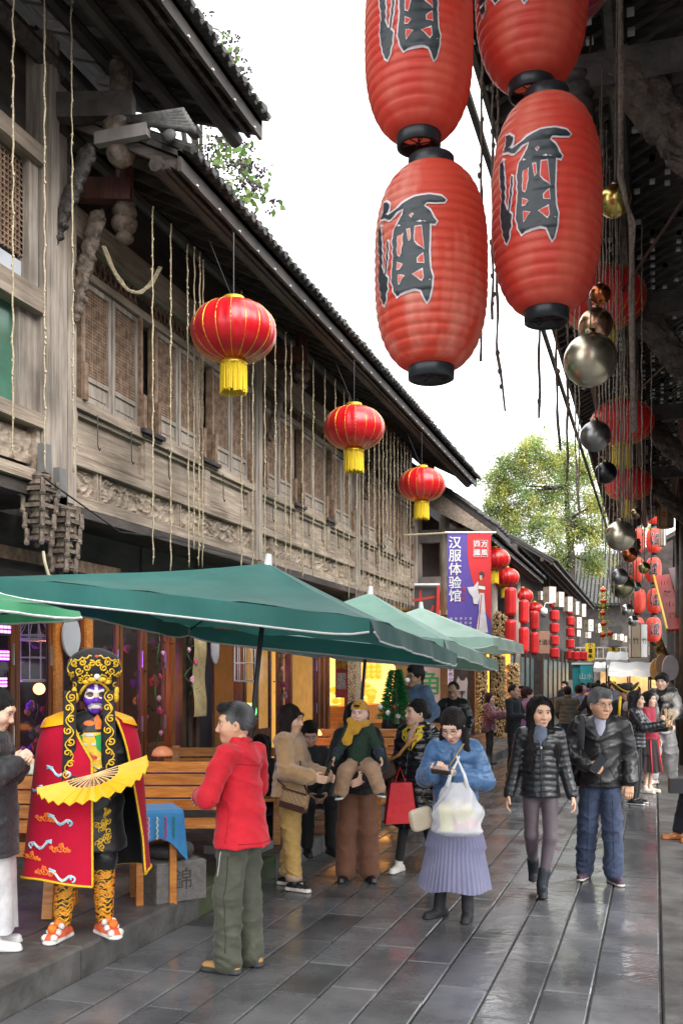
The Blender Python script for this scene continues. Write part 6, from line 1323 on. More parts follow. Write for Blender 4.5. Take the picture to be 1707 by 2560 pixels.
# ------------------------------------------------------------------ purple and red robe shop banner
a = P(1118, 1334, D=19.5); b = P(1227, 1600, D=19.5); w = (b - a).dot(dn); h = a.z - b.z; BN = thing('street_banner', 'purple and red banner for a robe hire shop with a drawn lady and white characters', 'banner', a)
PUR = mk('banner_purple', (.10, .06, .32), (.085, .05, .27), .6, 2); RED_ = mk('banner_red', (.62, .025, .03), (.55, .02, .025), .6, 2)
def bp_(u, v, k=0): return a + dn * (w * u) - up * (h * v) + nv * (.004 * k + .01 * sin(v * 5))
m = MB(); m.grid(lambda u, v: bp_(u, v, 0), 4, 14); m.build('purple_cloth', PUR, BN)
def edge_u(v): return .44 + (.13 * (v / .1) if False else 0) + (.14 * sin((v) * 4.2 + .9) if v < .42 else .14 * sin(.42 * 4.2 + .9) + (v - .42) * 1.05)
m = MB(); m.grid(lambda u, v: bp_(max(0, min(1, (.47 - .25 * v + 1.05 * v * v * 1.05))) * (1 - u) + u, v, 1), 6, 26); m.build('red_field', RED_, BN)
for k, c_ in enumerate('汉服体验馆'): m = MB(); lay_text(m, c_, w * .30, bp_(.17, .085 + .125 * k, 3), dn, up, .006); m.build('lettering', WTX, BN)
m = MB(); pts_ = [bp_(.60, .065, 3), bp_(.92, .065, 3), bp_(.92, .22, 3), bp_(.60, .22, 3)]
for i in range(4): m.beam(pts_[i], pts_[(i+1) % 4], .015, .006)
m.build('seal_frame', WTX, BN)
for k, c_ in enumerate('四方國風'): m = MB(); lay_text(m, c_, w * .15, bp_(.675 + .165 * (k % 2), .10 + .08 * (k // 2), 3), dn, up, .005); m.build('lettering', WTX, BN)
for k, c_ in enumerate('蜀上红'): m = MB(); lay_text(m, c_, w * .09, bp_(.37, .52 + .045 * k, 3), dn, up, .004); m.build('lettering', INKR, BN)
for k, s_ in enumerate(('妆造', '租赁', '摄影', '定制', '讲座')):
    for j, c_ in enumerate(s_ + '汉服'): m = MB(); lay_text(m, c_, w * .065, bp_(.09 + .11 * k, .80 + .04 * j, 3), dn, up); m.build('lettering', WTX, BN)
# the drawn lady, flat print shapes
def pr(name, pts, mt, k=4): m = MB(); m.poly([bp_(u, v, k) for u, v in pts], nv * .001); m.build(name, mt, BN)
PW = mk('print_white', (.68, .64, .66), rough=.6); PS = mk('print_skin', (.62, .38, .28), rough=.6); PH = mk('print_dark', (.08, .03, .03), rough=.6); PO = mk('print_red', (.45, .06, .03), rough=.6)
pr('printed_hair', [(.72, .37), (.78, .355), (.84, .37), (.85, .40), (.80, .42), (.74, .405)], PH); pr('printed_face', [(.73, .395), (.79, .395), (.795, .43), (.76, .445), (.735, .425)], PS, 5)
pr('printed_sleeve', [(.70, .45), (.60, .50), (.45, .505), (.50, .56), (.58, .60), (.60, .66), (.70, .665), (.74, .56)], PW); pr('printed_bodice', [(.72, .445), (.82, .45), (.86, .52), (.84, .58), (.72, .57), (.69, .50)], PO, 5)
pr('printed_robe', [(.73, .56), (.84, .56), (.87, .75), (.93, .93), (.70, .935), (.66, .92), (.72, .75)], PW, 5); pr('printed_sash', [(.70, .49), (.86, .50), (.86, .53), (.70, .52)], WTX, 6); pr('printed_ribbon', [(.77, .58), (.79, .58), (.72, .90), (.70, .90)], PO, 6)
m = MB(); m.tube([a - dn * .05 + up * .02, a + dn * (w + .1) + up * .02], .022, 8); m.build('rod', mk('white_metal_rod', (.7, .7, .7), rough=.4), BN)
for k in range(7): q = bp_(.1 + .13 * k, 1.0, 0); m = MB(); m.tube([q, q - up * .12], .022, 6); m.build('tassel', RED_ if k > 3 else PUR, BN)
board('dark_banner', 'dark banner with red brush stroke and white top edge behind the purple banner', 'banner', 1036, 1462, 1098, 1560, mk('banner_dark', (.06, .055, .055), (.04, .035, .035), .6, 2), D=21.5, texts=[('七', .35, .42, .55, INKR)], frame=None)
a2 = P(1035, 1462, D=21.4); m = MB(); m.tube([a2, a2 + dn * .56], .03, 6); m.build('white_rod', mk('white_metal_rod', (.7, .7, .7)), org=a2, label='white rod across the top of the dark banner', cat='rod')
a2 = P(1092, 1465, D=21.4); m = MB(); m.poly([a2, a2 + dn * .06, a2 + dn * .05 - up * .8, a2 - dn * .02 - up * .8], nv * .01); m.build('red_ribbon', RED_, org=a2, label='narrow red ribbon at the edge of the dark banner', cat='ribbon')
# ------------------------------------------------------------------ trees
def leafy(name, label, base, trunk, blobs, nleaf, lsz, mats, seed, limbs=True, cat='tree', group=None, tmat=None):
    r = random.Random(seed); t = thing(name, label, cat, base, group); base = Vector(base); bark = tmat or mk('bark', (.07, .055, .045), (.03, .025, .02), .9, 8, bump=.6, bs=20)
    m = MB(); m.tube(trunk, [.42, .36, .30, .22, .14, .08][:len(trunk)], 9); m.build('trunk', bark, t, smooth=True)
    for (c, R_) in blobs:
        c = Vector(c); s0 = Vector(min(trunk, key=lambda p: (Vector(p) - c).length + abs(p[2] - c.z) * .3)); mid = s0.lerp(c, .5) + Vector((r.uniform(-.3, .3), 0, r.uniform(-.3, .5)))
        m = MB(); m.tube([s0, mid, c], [R_ * .075, R_ * .05, .02], 6)
        for k in range(5): d = Vector([r.uniform(-1, 1) for _ in range(3)]) * R_ * .8; m.tube([mid.lerp(c, r.random()), c + d * .5, c + d], [.04 * R_ / 2, .02 * R_ / 2, .006], 4)
        m.build('limb', bark, t)
    for mi, mt in enumerate(mats):
        m = MB()
        for (c, R_) in blobs:
            c = Vector(c); n = int(nleaf * R_ ** 2 / len(mats))
            clumps = [c + Vector([r.gauss(0, .42) * R_ for _ in range(3)]) for _ in range(int(5 + R_ * 7))]
            for k in range(n):
                q = clumps[r.randrange(len(clumps))] + Vector([r.gauss(0, .16) * R_ for _ in range(3)]); d = Vector((r.uniform(-1, 1), r.uniform(-1, 1), r.uniform(-1.1, .3))).normalized() * lsz * r.uniform(.6, 1.3); e = Vector((d.y, -d.x, r.uniform(-.3, .3) * lsz)) * .32; m._add([q, q + d * .5 + e, q + d, q + d * .5 - e], [(0, 1, 2, 3)])
        m.build('crown', mt, t, kind='stuff')
    return t
LF = [mk('leaf_olive', (.46, .52, .22), (.32, .38, .14), .6, .8, transl=.4), mk('leaf_green', (.26, .36, .13), (.17, .25, .08), .6, .8, transl=.35), mk('leaf_yellow', (.62, .58, .16), (.5, .5, .14), .6, .8, transl=.4)]
def TP(px, py, D_): return tuple(P(px, py, D=D_))
tr = [TP(1425, 1700, 70), TP(1424, 1470, 70), TP(1427, 1390, 70), TP(1420, 1300, 70), TP(1415, 1220, 70), TP(1410, 1150, 70)]
bl = [(TP(1290, 1165, 70), 1.7), (TP(1350, 1150, 69), 1.7), (TP(1250, 1230, 71), 1.4), (TP(1310, 1250, 70), 1.9), (TP(1400, 1150, 70), 1.5), (TP(1390, 1230, 71), 2.0), (TP(1460, 1180, 71), 1.6), (TP(1480, 1260, 70), 1.8), (TP(1280, 1320, 70), 1.6), (TP(1360, 1330, 69), 1.8), (TP(1440, 1330, 71), 1.7), (TP(1500, 1340, 70), 1.5), (TP(1300, 1380, 70), 1.3), (TP(1400, 1400, 70), 1.3), (TP(1480, 1400, 70), 1.4), (TP(1260, 1280, 70), 1.1), (TP(1330, 1420, 71), 1.1)]
leafy('street_tree', 'tall airy yellow green tree rising behind the far roofs', (tr[0][0], tr[0][1], 0), tr, bl + [(TP(1240, 1190, 70), 1.3), (TP(1225, 1270, 70), 1.1), (TP(1330, 1110, 70), 1.2)], 1500, .20, LF, 3)
tr = [TP(1640, 1700, 60), TP(1640, 1500, 60), TP(1620, 1400, 60)]
leafy('yellow_tree', 'yellow leaved tree glimpsed between the wine lanterns', (tr[0][0], tr[0][1], 0), tr, [(TP(1560, 1300, 60), 1.2), (TP(1600, 1330, 60), 1.3), (TP(1645, 1310, 60), 1.2), (TP(1630, 1400, 60), 1.2), (TP(1520, 1290, 60), .9)], 420, .2, [LF[2], mk('leaf_lime', (.30, .36, .05), (.2, .26, .04), .6, .8, transl=.4)], 8)
# berry tree behind the long eave
BT = thing('berry_tree', 'green branches with dark berries showing above the long timber eave', 'tree', (-7.5, 15.5, 0)); r = random.Random(21)
m = MB(); m.tube([(-7.5, 15.5, 0), (-7.5, 15.4, 7), (-7.3, 15.2, 10)], [.25, .2, .1], 8); m.build('trunk', mk('bark', (.07, .055, .045)), BT)
lm, bm_, st2 = MB(), MB(), MB()
for (px, py, ex, ey, n) in ((430, 100, 560, 90, 16), (480, 90, 585, 170, 20), (500, 330, 620, 400, 24), (540, 400, 650, 450, 20), (470, 110, 600, 150, 22), (500, 150, 605, 190, 22), (500, 60, 590, 120, 14), (490, 360, 655, 400, 22), (520, 380, 670, 500, 26), (480, 340, 640, 380, 16), (540, 420, 610, 530, 18), (410, 40, 460, 70, 9), (560, 450, 680, 480, 12)):
    a = P(px, py, D=16.5); b = P(ex, ey, D=16.0 + r.uniform(-.5, .5)); mid = a.lerp(b, .5) + Vector((0, 0, .12)); tw = MB(); tw.tube([(-7.4, 15.3, 9.0), a, mid, b], [.04, .018, .012, .005], 5); tw.build('branch', mk('bark', (.07, .055, .045)), BT)
    for k in range(int(n * 1.7)):
        f = r.random() ** .7; q = a.lerp(b, f) + Vector([r.uniform(-.22, .22), r.uniform(-.2, .2), r.uniform(-.28, .15)])
        if r.random() < .60: d = Vector((r.uniform(-1, 1), r.uniform(-.6, .6), r.uniform(-1, -.1))).normalized() * r.uniform(.10, .16); e = Vector((d.z, 0, -d.x)) * .36; lm._add([q, q + d * .4 + e, q + d, q + d * .4 - e], [(0, 1, 2, 3)])
        else:
            for j in range(5): bm_.ball(q + Vector([r.uniform(-.05, .05) for _ in range(3)]), .021, 5, 4)
lm.build('leaves', mk('leaf_fresh', (.07, .17, .035), (.15, .20, .04), .5, 3, transl=.3), BT, kind='stuff'); bm_.build('berries', mk('berry_dark', (.035, .018, .025), rough=.5), BT, kind='stuff')
# ------------------------------------------------------------------ people
def cam_a(p): return atan2(-p[1], -p[0])
def at(px, D_, z=0.0):
    t = (px - CX) / F; return (D_ * (t * CS - SN), D_ * (t * SN + CS), z)
def w_(root, p):
    s = root.scale.x; rz = root.rotation_euler.z; x, y, z = p[0] * s, p[1] * s, p[2] * s
    return Vector((root.location.x + x * cos(rz) - y * sin(rz), root.location.y + x * sin(rz) + y * cos(rz), root.location.z + z))
def wd(root, d): rz = root.rotation_euler.z; return Vector((d[0] * cos(rz) - d[1] * sin(rz), d[0] * sin(rz) + d[1] * cos(rz), d[2]))
def phone(label, root, c, d, u, col=(.02, .02, .025), s=1.0):
    c = w_(root, c); d = wd(root, d).normalized(); u = wd(root, u); u = (u - d * u.dot(d)).normalized(); n = d.cross(u)
    t = thing('phone', label, 'phone', c); M = Matrix((u, n, d)).transposed(); m = MB(); m.cbox(c, (.072 * s, .009, .15 * s), M); m.build('case', mk('phone_case_%d' % int(col[0] * 100), col, rough=.3), t)
    m = MB(); m.cbox(c + n * .0052, (.064 * s, .002, .138 * s), M); m.build('screen', mk('phone_screen', (.02, .025, .03), rough=.08), t)
    m = MB(); m.ball(c - n * .006 + d * .055 * s, .007, 8, 5); m.build('lens', BLK, t)
FLC = cloth('red_fleece', (.56, .008, .022), .85, .25, 120, .15); OLV = cloth('olive_hiking', (.060, .062, .042), .75, .3, 30); TED = cloth('tan_teddy', (.48, .28, .13), .95, .9, 110, .6)
MUS = cloth('mustard_cord', (.42, .26, .08), .85, .4, 50); NAV = cloth('navy_jeans', (.028, .042, .085), .8, .4, 60); PUF = cloth('black_puffer', (.012, .013, .016), .30, .25, 22, .1, spec=.6); PUFS = cloth('black_satin_puffer', (.008, .009, .012), .20, .3, 18, .05, spec=.7)
LEG = cloth('mauve_leggings', (.095, .072, .085), .6, .08, 120, .3); BKC = cloth('black_cloth', (.010, .010, .012), .8, .3, 50); BLU = cloth('sky_puffer', (.07, .16, .32), .30, .45, 12, .2, spec=.5); BRN = cloth('brown_trouser', (.14, .058, .032), .85, .25, 50)
CUFB = cloth('plain_cuff_beige', (.40, .28, .19), .85)
# red jacket man
R1, i1 = person('man in bright red fleece jacket and olive trousers with his back turned', at(602, 6.15), cam_a(at(592, 6.1)) - 2.15, 1.665, dict(
    head=(.62, -.08), hair='short', greytips=True, hcol=(.03, .03, .032), skin=(.58, .33, .21), R=((.30, .06, 1.13), (.08, .27, 1.08)), L=((-.30, .05, 1.13), (-.05, .27, 1.10)), shw=.178, hsc=1.12, wide=1.12, hoff=(0, .03, 0), hvol=.97,
    tops=[dict(mat=FLC, name='fleece_jacket', hem=.80, off=.030, fold=.007, flare=.03, r0=.060, r1=.056, r2=.045, collar=(.10, .070), fs=1.05)],
    pants=dict(mat=OLV, off=.016, r=(.095, .074, .074), end=1.02, fold=.008), r=((.10, .02, .49), (.10, -.01, .085), (.1, 1, 0)), l=((-.10, .03, .49), (-.11, .03, .085), (-.1, 1, 0)),
    shoes=dict(col=(.36, .19, .06), sole=(.03, .03, .03), sh=.035, w=1.1, rough=.7)))
t1 = tree_of([c for c in R1.children if c.name.startswith('fleece_jacket')][0]); q1 = tree_of([c for c in R1.children if c.name.startswith('trousers')][0])
def line_on(name, root, tree, pts, mt, r, view=(0, -1, 0)):
    P_ = [Vector(p) for p in pts]; q = []
    for a, b in zip(P_[:-1], P_[1:]): q += [a.lerp(b, k / 8) for k in range(8)]
    h = [x for x in lay_on([tree], q + [P_[-1]], view, .001) if x is not None]
    if len(h) > 2: m = MB(); m.tube(h, r, 5); m.build(name, mt, root, True, True)
SEAMR = mk('red_seam', (.30, .005, .012), rough=.9)
line_on('hem_seam', R1, t1, [(-.18, 0, .835), (-.09, 0, .83), (.0, 0, .83), (.09, 0, .83), (.18, 0, .835)], SEAMR, .0028, (0, 1, 0)); line_on('yoke_seam', R1, t1, [(-.15, 0, 1.33), (0, 0, 1.31), (.15, 0, 1.33)], SEAMR, .0022, (0, 1, 0))
line_on('side_seam', R1, t1, [(0, -.02, .84), (0, -.02, 1.0), (0, -.01, 1.12)], SEAMR, .0025, (1, 0, 0)); line_on('pocket_zip', R1, q1, [(0, .03, .78), (0, .06, .62)], mk('zip_pale', (.45, .46, .45), rough=.4), .0035, (1, 0, 0))
line_on('side_seam', R1, q1, [(0, -.02, .75), (0, 0, .5), (0, -.01, .15)], mk('olive_seam', (.03, .03, .02), rough=.9), .0028, (1, 0, 0))
# tan woman
R2_, i2 = person('woman in tan teddy coat and mustard trousers looking up from her phone', at(725, 8.55), cam_a(at(735, 8.5)) + 1.15, 1.585, dict(
    head=(-.1, -.12), hair='bob', hcol=(.035, .020, .016), skin=(.60, .38, .27), R=((0.206, .05, 1.10), (.20, .30, 1.06)), L=((-0.206, .05, 1.10), (-.06, .34, 1.05)),
    tops=[dict(mat=TED, name='teddy_coat', hem=.86, off=.045, fold=.007, fur=.0035, r0=.064, r1=.064, r2=.056, end=.9, collar=(.075, .075))],
    pants=dict(mat=MUS, off=.012, r=(.092, .074, .062), end=.86, fold=.009), cuff=CUFB, r=((.10, .06, .50), (.13, .10, .085), (.2, 1, 0)), l=((-.09, -.02, .50), (-.08, -.08, .085), (.1, 1, 0)),
    shoes=dict(col=(.015, .015, .017), sole=(.62, .58, .52), sh=.040, w=1.05, rough=.35)))
phone('dark phone held up by the woman in tan teddy coat', R2_, (.08, .42, 1.13), (.1, .35, .9), (1, 0, 0))
def loft_bag(name, label, cat, c, M, w, h, d, mat, parts=(), grp=None, rnd_=.25):
    """soft bag: rounded box. M columns = width, depth, height axes"""
    t = thing(name, label, cat, c, grp); c = Vector(c); m = MB()
    def fn(u, v):
        a = 2 * pi * u; b_ = (v - .5) * pi; e = .45; sx = lambda q: (abs(q) ** e) * (1 if q >= 0 else -1); k = max(0, cos(b_)) ** .35
        return c + M @ Vector((w/2 * sx(cos(a)) * k, d/2 * sx(sin(a)) * k * (1 + .15 * (0.5 - v)), h/2 * sx(sin(b_))))
    m.grid(fn, 32, 18, True); m.build('body', mat, t, smooth=True); return t
def axes(root, x, z):
    x = wd(root, x).normalized(); z = wd(root, z); z = (z - x * z.dot(x)).normalized(); y = z.cross(x); return Matrix((x, y, z)).transposed()
def checker_mat(name, c1, c2, sc):
    m = mk(name, c1, c2, .6); N = m.node_tree.nodes; L = m.node_tree.links; ck = N.new('ShaderNodeTexChecker'); ck.inputs['Scale'].default_value = sc; ck.inputs['Color1'].default_value = (*c1, 1); ck.inputs['Color2'].default_value = (*c2, 1)
    tc = N.new('ShaderNodeTexCoord'); mp = N.new('ShaderNodeMapping'); mp.inputs['Rotation'].default_value = (.78, .5, .78); L.new(tc.outputs['Object'], mp.inputs[0]); L.new(mp.outputs[0], ck.inputs[0]); L.new(ck.outputs[0], N['Principled BSDF'].inputs['Base Color']); return m
BGM = checker_mat('bag_canvas_check', (.34, .22, .11), (.20, .12, .06), 75); BGL = mk('bag_leather_brown', (.055, .02, .014), (.04, .014, .01), .35, 8)
Mb = axes(R2_, (.05, 1, -.22), (0, .2, 1)); bc = w_(R2_, (.245, .16, .86)); t = loft_bag('shoulder_bag', 'beige checked shoulder bag with brown leather base at the hip of the tan coat woman', 'bag', bc, Mb, .25, .17, .08, BGM)
m = MB(); c = bc - Mb @ Vector((0, 0, .062)); m.cbox(c, (.235, .088, .055), Mb); m.build('leather_base', BGL, t); m = MB(); m.beam(bc + Mb @ Vector((-.12, -.045, .075)), bc + Mb @ Vector((.12, -.045, .075)), .012, .014); m.build('zip', BGL, t)
m = MB(); m.tube([bc + Mb @ Vector((-.115, 0, .08)), w_(R2_, (.22, -.02, 1.02)), w_(R2_, (.2, -.06, 1.25))], .009, 6); m.tube([bc + Mb @ Vector((.115, 0, .07)), w_(R2_, (.18, .19, 1.05)), w_(R2_, (.13, .16, 1.2))], .009, 6); m.build('strap', BGL, t)
# mother holding a child
R3, i3 = person('woman in brown wide trousers whose face is hidden behind the toddler she holds', at(893, 8.85), cam_a(at(890, 8.8)) + .05, 1.60, dict(
    head=(.25, .1), hair='longback', hvol=1.08, skin=(.60, .38, .27), R=((0.215, .10, 1.12), (.05, .25, 1.03), (-.9, .5, -.2), (0, -1, 0), .3), L=((-0.215, .10, 1.12), (-.06, .26, 1.00), (.9, .5, -.3), (0, -1, 0), .3),
    tops=[dict(mat=BKC, name='coat', hem=.84, off=.050, fold=.007, r0=.066, r1=.064, r2=.05, end=.93, collar=(.06, .075), vneck=None)],
    pants=dict(mat=BRN, off=.016, r=(.096, .086, .085), end=.97, fold=.004), r=((.10, .0, .49), (.115, 0, .085), (.35, 1, 0)), l=((-.10, .0, .49), (-.115, 0, .085), (-.2, 1, 0)),
    shoes=dict(col=(.012, .012, .014), sole=(.012, .012, .012), boot=.35, rough=.25)))
m = MB(); m.lathe([(.155, 0), (.162, .03), (.158, .09)], (0, 0, .905), 28, fl=.86); m.build('knit_hem', mk('floral_knit', (.45, .28, .2), (.12, .05, .03), .8, 60, lo=.45, hi=.55), R3, local=True, smooth=True)
bc = w_(R3, (0, .19, .985)); t = loft_bag('belt_bag', 'black belt bag with small tan tag below the held child', 'bag', bc, axes(R3, (1, 0, 0), (0, 0, 1)), .26, .16, .09, BKC); m = MB(); m.ball(bc + wd(R3, (0, .05, .0)), .022, 8, 6, (1.3, .4, .5)); m.build('tag', BGL, t)
# child
cr = w_(R3, (-.01, .22, .0)); KN = mk('green_knit', (.035, .075, .045), (.012, .03, .02), .9, 90, bump=.8, bs=140, lo=.4, hi=.6); CT_ = cloth('sand_corduroy', (.42, .26, .16), .85, .4, 90)
def kidpaint(hl, c):
    return c
R4, i4 = person('toddler in yellow duck hat, mustard scarf and green knit sweater carried facing out', (cr.x, cr.y, .70), cam_a(at(890, 8.8)) - .05, 1.05, dict(
    hb=.014, hg=.012, hipz=.62, hsc=1.42, hoff=(0, -.02, .03), head=(-.25, -.05), hair=None, skin=(.70, .46, .36), wide=1.15, shw=.145, lips=(.5, .2, .17),
    R=((0.232, .06, 1.17), (.33, .17, 1.00)), L=((-0.232, .06, 1.17), (-.30, .18, 1.00)),
    tops=[dict(mat=KN, name='knit_sweater', hem=.86, off=.022, fold=.004, fur=.003, r0=.062, r1=.060, r2=.052)],
    pants=dict(mat=CT_, off=.03, r=(.10, .085, .07), end=.92, top=.92, fold=.006), r=((.19, .20, .50), (.26, .16, .20), (.3, .9, -.25)), l=((-.19, .20, .54), (-.29, .17, .24), (-.4, .9, -.2)),
    shoes=dict(col=(.03, .035, .045), sole=(.65, .65, .63), sh=.03, w=1.15, rough=.6)))
HATY = mk('duck_hat_knit', (.70, .36, .02), (.58, .28, .015), .9, 40, bump=.7, bs=160, sheen=.4)
s = SDF((-.2, -.2, -.1), (.2, .2, .3), .009); s.ell((0, -.01, .05), (.128, .142, .150), .02); s.cut((0, .12, -1), -.048); s.cap((-.12, 0, .055), (.12, 0, .055), .01, k=.01); v, f = s.mesh(); hd4 = i4['hd']
mesh_obj('duck_hat', place_head(v, -.25, -.05, hd4, 1), f, HATY, R4, True, True)
m = MB(); m.ball((0, .135, .115), .034, 12, 8, (1.5, .6, .6)); m.color(None); vv = place_head(np.array(m.v, dtype=np.float32), -.25, -.05, hd4, 1); mesh_obj('hat_beak', vv, m.f, mk('hat_beak_brown', (.05, .02, .012), rough=.8), R4, True, True)
m = MB()
for sx in (-1, 1): m.ball((sx * .05, .125, .15), .009, 8, 6)
mesh_obj('hat_eye_pair', place_head(np.array(m.v, dtype=np.float32), -.25, -.05, hd4, 1), m.f, BLK, R4, True, True)
s = SDF((-.25, -.22, -.55), (.25, .26, .05), .010)
for k in range(13): a_ = 2 * pi * k / 12; a2_ = 2 * pi * (k + 1) / 12; s.cap((.115 * cos(a_), .11 * sin(a_) - .01, -.150 + .012 * sin(a_ * 3)), (.115 * cos(a2_), .11 * sin(a2_) - .01, -.150 + .012 * sin(a2_ * 3)), .048, k=.02)
s.cap((.10, .12, -.17), (.17, .17, -.38), .055, .075, sc=(1, .45, 1), k=.02); s.cap((0, .13, -.16), (.05, .18, -.24), .055, .06, sc=(1, .5, 1), k=.02); s.ell((.13, .11, -.10), (.05, .04, .05), .02); s.add_field(lambda p: .003 * noise3(p, 80, 2)); v, f = s.mesh()
mesh_obj('scarf', v + np.array(hd4, dtype=np.float32), f, mk('mustard_scarf', (.62, .33, .02), (.5, .25, .015), .9, 50, bump=.6, bs=120, sheen=.4), R4, True, True)
for sd_, k_ in ((1, 'R'), (-1, 'L')):
    a_ = i4['arms'][k_]; m = MB(); m.tube([a_[1].lerp(a_[2], .55), a_[1].lerp(a_[2], .95)], [.075, .066], 14); m.build('navy_cuff', cloth('navy_knit', (.015, .022, .06)), R4, True, True)
# red carrier bag by the black coat woman
q = at(1000, 9.1, .48); t = thing('red_carrier_bag', 'red paper carrier bag hanging between the brown trousers and the long black coat', 'bag', q); Mx = Matrix.Rotation(TH + .2, 3, 'Z'); m = MB(); c = Vector(q)
vs = [Vector((sx * (.15 if z_ == 0 else .10), sy * .05, z_ * .38)) for z_ in (0, 1) for sx, sy in ((-1, -1), (1, -1), (1, 1), (-1, 1))]; m._add([c + Mx @ q_ for q_ in vs], [(0,3,2,1),(4,5,6,7),(0,1,5,4),(1,2,6,5),(2,3,7,6),(3,0,4,7)]); m.build('bag_body', mk('red_gloss_paper', (.6, .01, .02), (.5, .01, .015), .35, 3, bump=.4, bs=8), t)
m = MB(); m.tube([c + Mx @ Vector((-.05, 0, .38)), c + Vector((0.0, 0, .52)), c + Mx @ Vector((.05, 0, .38))], .006, 5); m.build('handle', RED_, t)
# black coat woman
R5, i5 = person('woman in long glossy black puffer coat with yellow lining and white sneakers', at(1046, 9.3), cam_a(at(1050, 9.2)) - .55, 1.615, dict(
    head=(-.55, .02), hair='bun', skin=(.66, .42, .31), R=((0.224, -.03, 1.12), (.31, .06, .86)), L=((-0.232, -.06, 1.12), (-.27, .05, .88)), lean=(0, .02, 0),
    tops=[dict(mat=PUFS, name='long_puffer_coat', hem=.44, off=.050, flare=.035, fold=.006, puff=(.085, .016), r0=.07, r1=.068, r2=.056, collar=(.04, .09), copen=.05, front=(.02, .45, 1.3)), ],
    pants=dict(mat=BKC, off=.004, r=(.078, .052, .038), end=.92), r=((.10, .10, .50), (.13, .16, .085), (-.1, 1, 0)), l=((-.09, -.02, .50), (-.13, -.06, .085), (.1, 1, 0)),
    shoes=dict(col=(.66, .62, .56), sole=(.68, .65, .60), sh=.03, rough=.6)))
YLN = mk('yellow_lining', (.75, .52, .015), (.62, .42, .012), .6, 5, sheen=.3); U5 = i5['U']
t5 = tree_of([c for c in R5.children if c.name.startswith('long_puffer')][0])
for sx in (-1, 1): patch('yellow_lapel', [[(sx * .005, 1.20), (sx * .030, 1.38), (sx * .075, 1.45), (sx * .125, 1.40), (sx * .115, 1.33), (sx * .055, 1.28)]], YLN, .006, t5, R5)
s = SDF((-.2, -.2, 1.2), (.2, .25, 1.6), .009)
for k in range(20): a_ = -pi * .95 + 1.9 * pi * k / 19 - pi / 2 * 0; s.cap((.095 * sin(a_), -.10 * cos(a_) + .0, 1.47 - .05 * abs(a_) / pi), (.095 * sin(a_ + .1), -.10 * cos(a_ + .1), 1.47 - .05 * abs(a_) / pi), .020, k=.02)
v, f = s.mesh(); mesh_obj('yellow_collar', v, f, YLN, R5, True, True)
m = MB(); m.tube([U5(-.06, .10, 1.48), U5(-.02, .16, 1.38), U5(.01, .17, 1.26)], [.02, .03, .03], 8, flat=.4, up=(0, 1, 0)); m.build('scarf', mk('peach_scarf', (.6, .36, .26), (.35, .2, .2), .8, 14), R5, True, True)
Mb = axes(R5, (.6, .5, -.35), (-.1, -.35, 1)); bc = w_(R5, (.30, .16, .98)); BGD = checker_mat('bag_dark_check', (.09, .04, .025), (.06, .028, .018), 90); STR = mk('strap_tan', (.50, .24, .07), (.42, .19, .05), .5, 8)
t = loft_bag('shoulder_bag', 'small dark brown bag with orange tan strap across the long black coat', 'bag', bc, Mb, .24, .16, .09, BGD); m = MB(); m.tube([bc + Mb @ Vector((-.1, -.06, -.07)), bc + Mb @ Vector((.09, -.06, .08)), w_(R5, (.10, .22, 1.16)), w_(R5, (-.02, .20, 1.30)), w_(R5, (-.14, .05, 1.42))], .014, 6, flat=.5, up=(0, 1, 0)); m.build('strap', STR, t)
# blue jacket woman
R6, i6 = person('young woman in sky blue puffer and lavender tulle skirt bent over her phone', at(1140, 7.5), cam_a(at(1140, 7.4)) - .22, 1.60, dict(
    lean=(0, .06, 0), head=(-.12, -.55), hoff=(0, .03, -.015), hair='tails', hcol=(.028, .018, .016), skin=(.70, .46, .35), glasses=1, R=((0.241, .06, 1.13), (.10, .34, 1.19), (-.45, .5, .35), (-.3, -.3, 1), .8), L=((-0.249, .05, 1.12), (-.06, .33, 1.18), (.35, .6, .2), (.2, -.2, 1), .8),
    tops=[dict(mat=BLU, name='puffer_jacket', hem=.80, off=.045, fold=.004, fs=1.4, puff=(.105, .012), r0=.056, r1=.060, r2=.048, end=.93, collar=(.05, .095), copen=.055, front=(0, .8, 1.35))],
    skirt=dict(z=(.88, .24, .14, .30, 46, .022), mat=mk('lavender_tulle', (.20, .20, .31), (.15, .15, .25), .8, 3, alpha=.84, sheen=.5)), pants=dict(mat=BKC, off=.002, r=(.076, .05, .036), end=.9),
    r=((.09, .03, .50), (.13, .04, .085), (.45, .8, 0)), l=((-.09, .03, .50), (-.11, .07, .085), (-.05, 1, 0)), shoes=dict(col=(.010, .010, .012), sole=(.012, .012, .012), boot=.35, heel=1, rough=.7)))
m = MB(); m.grid(lambda u, v: ((.12 + .075 * v) * cos(u * 2 * pi) * 1.1, (.12 + .075 * v) * sin(u * 2 * pi) * .85, .86 - .42 * v), 48, 6, True); m.build('skirt_lining', cloth('lavender_lining', (.15, .15, .24), .8), R6, True, True)
m = MB(); m.lathe([(.066, 0), (.064, .05), (.060, .075)], U5(0, .0, 1.44) + Vector((0, .045, .0)), 18); m.build('turtleneck', cloth('grey_lace_knit', (.42, .38, .42), .8, .8, 120), R6, True, True)
s = SDF((-.22, -.25, 1.2), (.22, .25, 1.6), .010)
for k in range(16): a_ = -pi * .78 + 1.56 * pi * k / 15; s.cap((.135 * sin(a_), -.115 * cos(a_) + .03, 1.425 - .03 * abs(a_)), (.135 * sin(a_ + .1), -.115 * cos(a_ + .1) + .03, 1.425 - .03 * abs(a_)), .034, k=.03)
s.add_field(lambda p: .005 * noise3(p, 40, 4)); v, f = s.mesh(); mesh_obj('hood', v, f, BLU, R6, True, True)
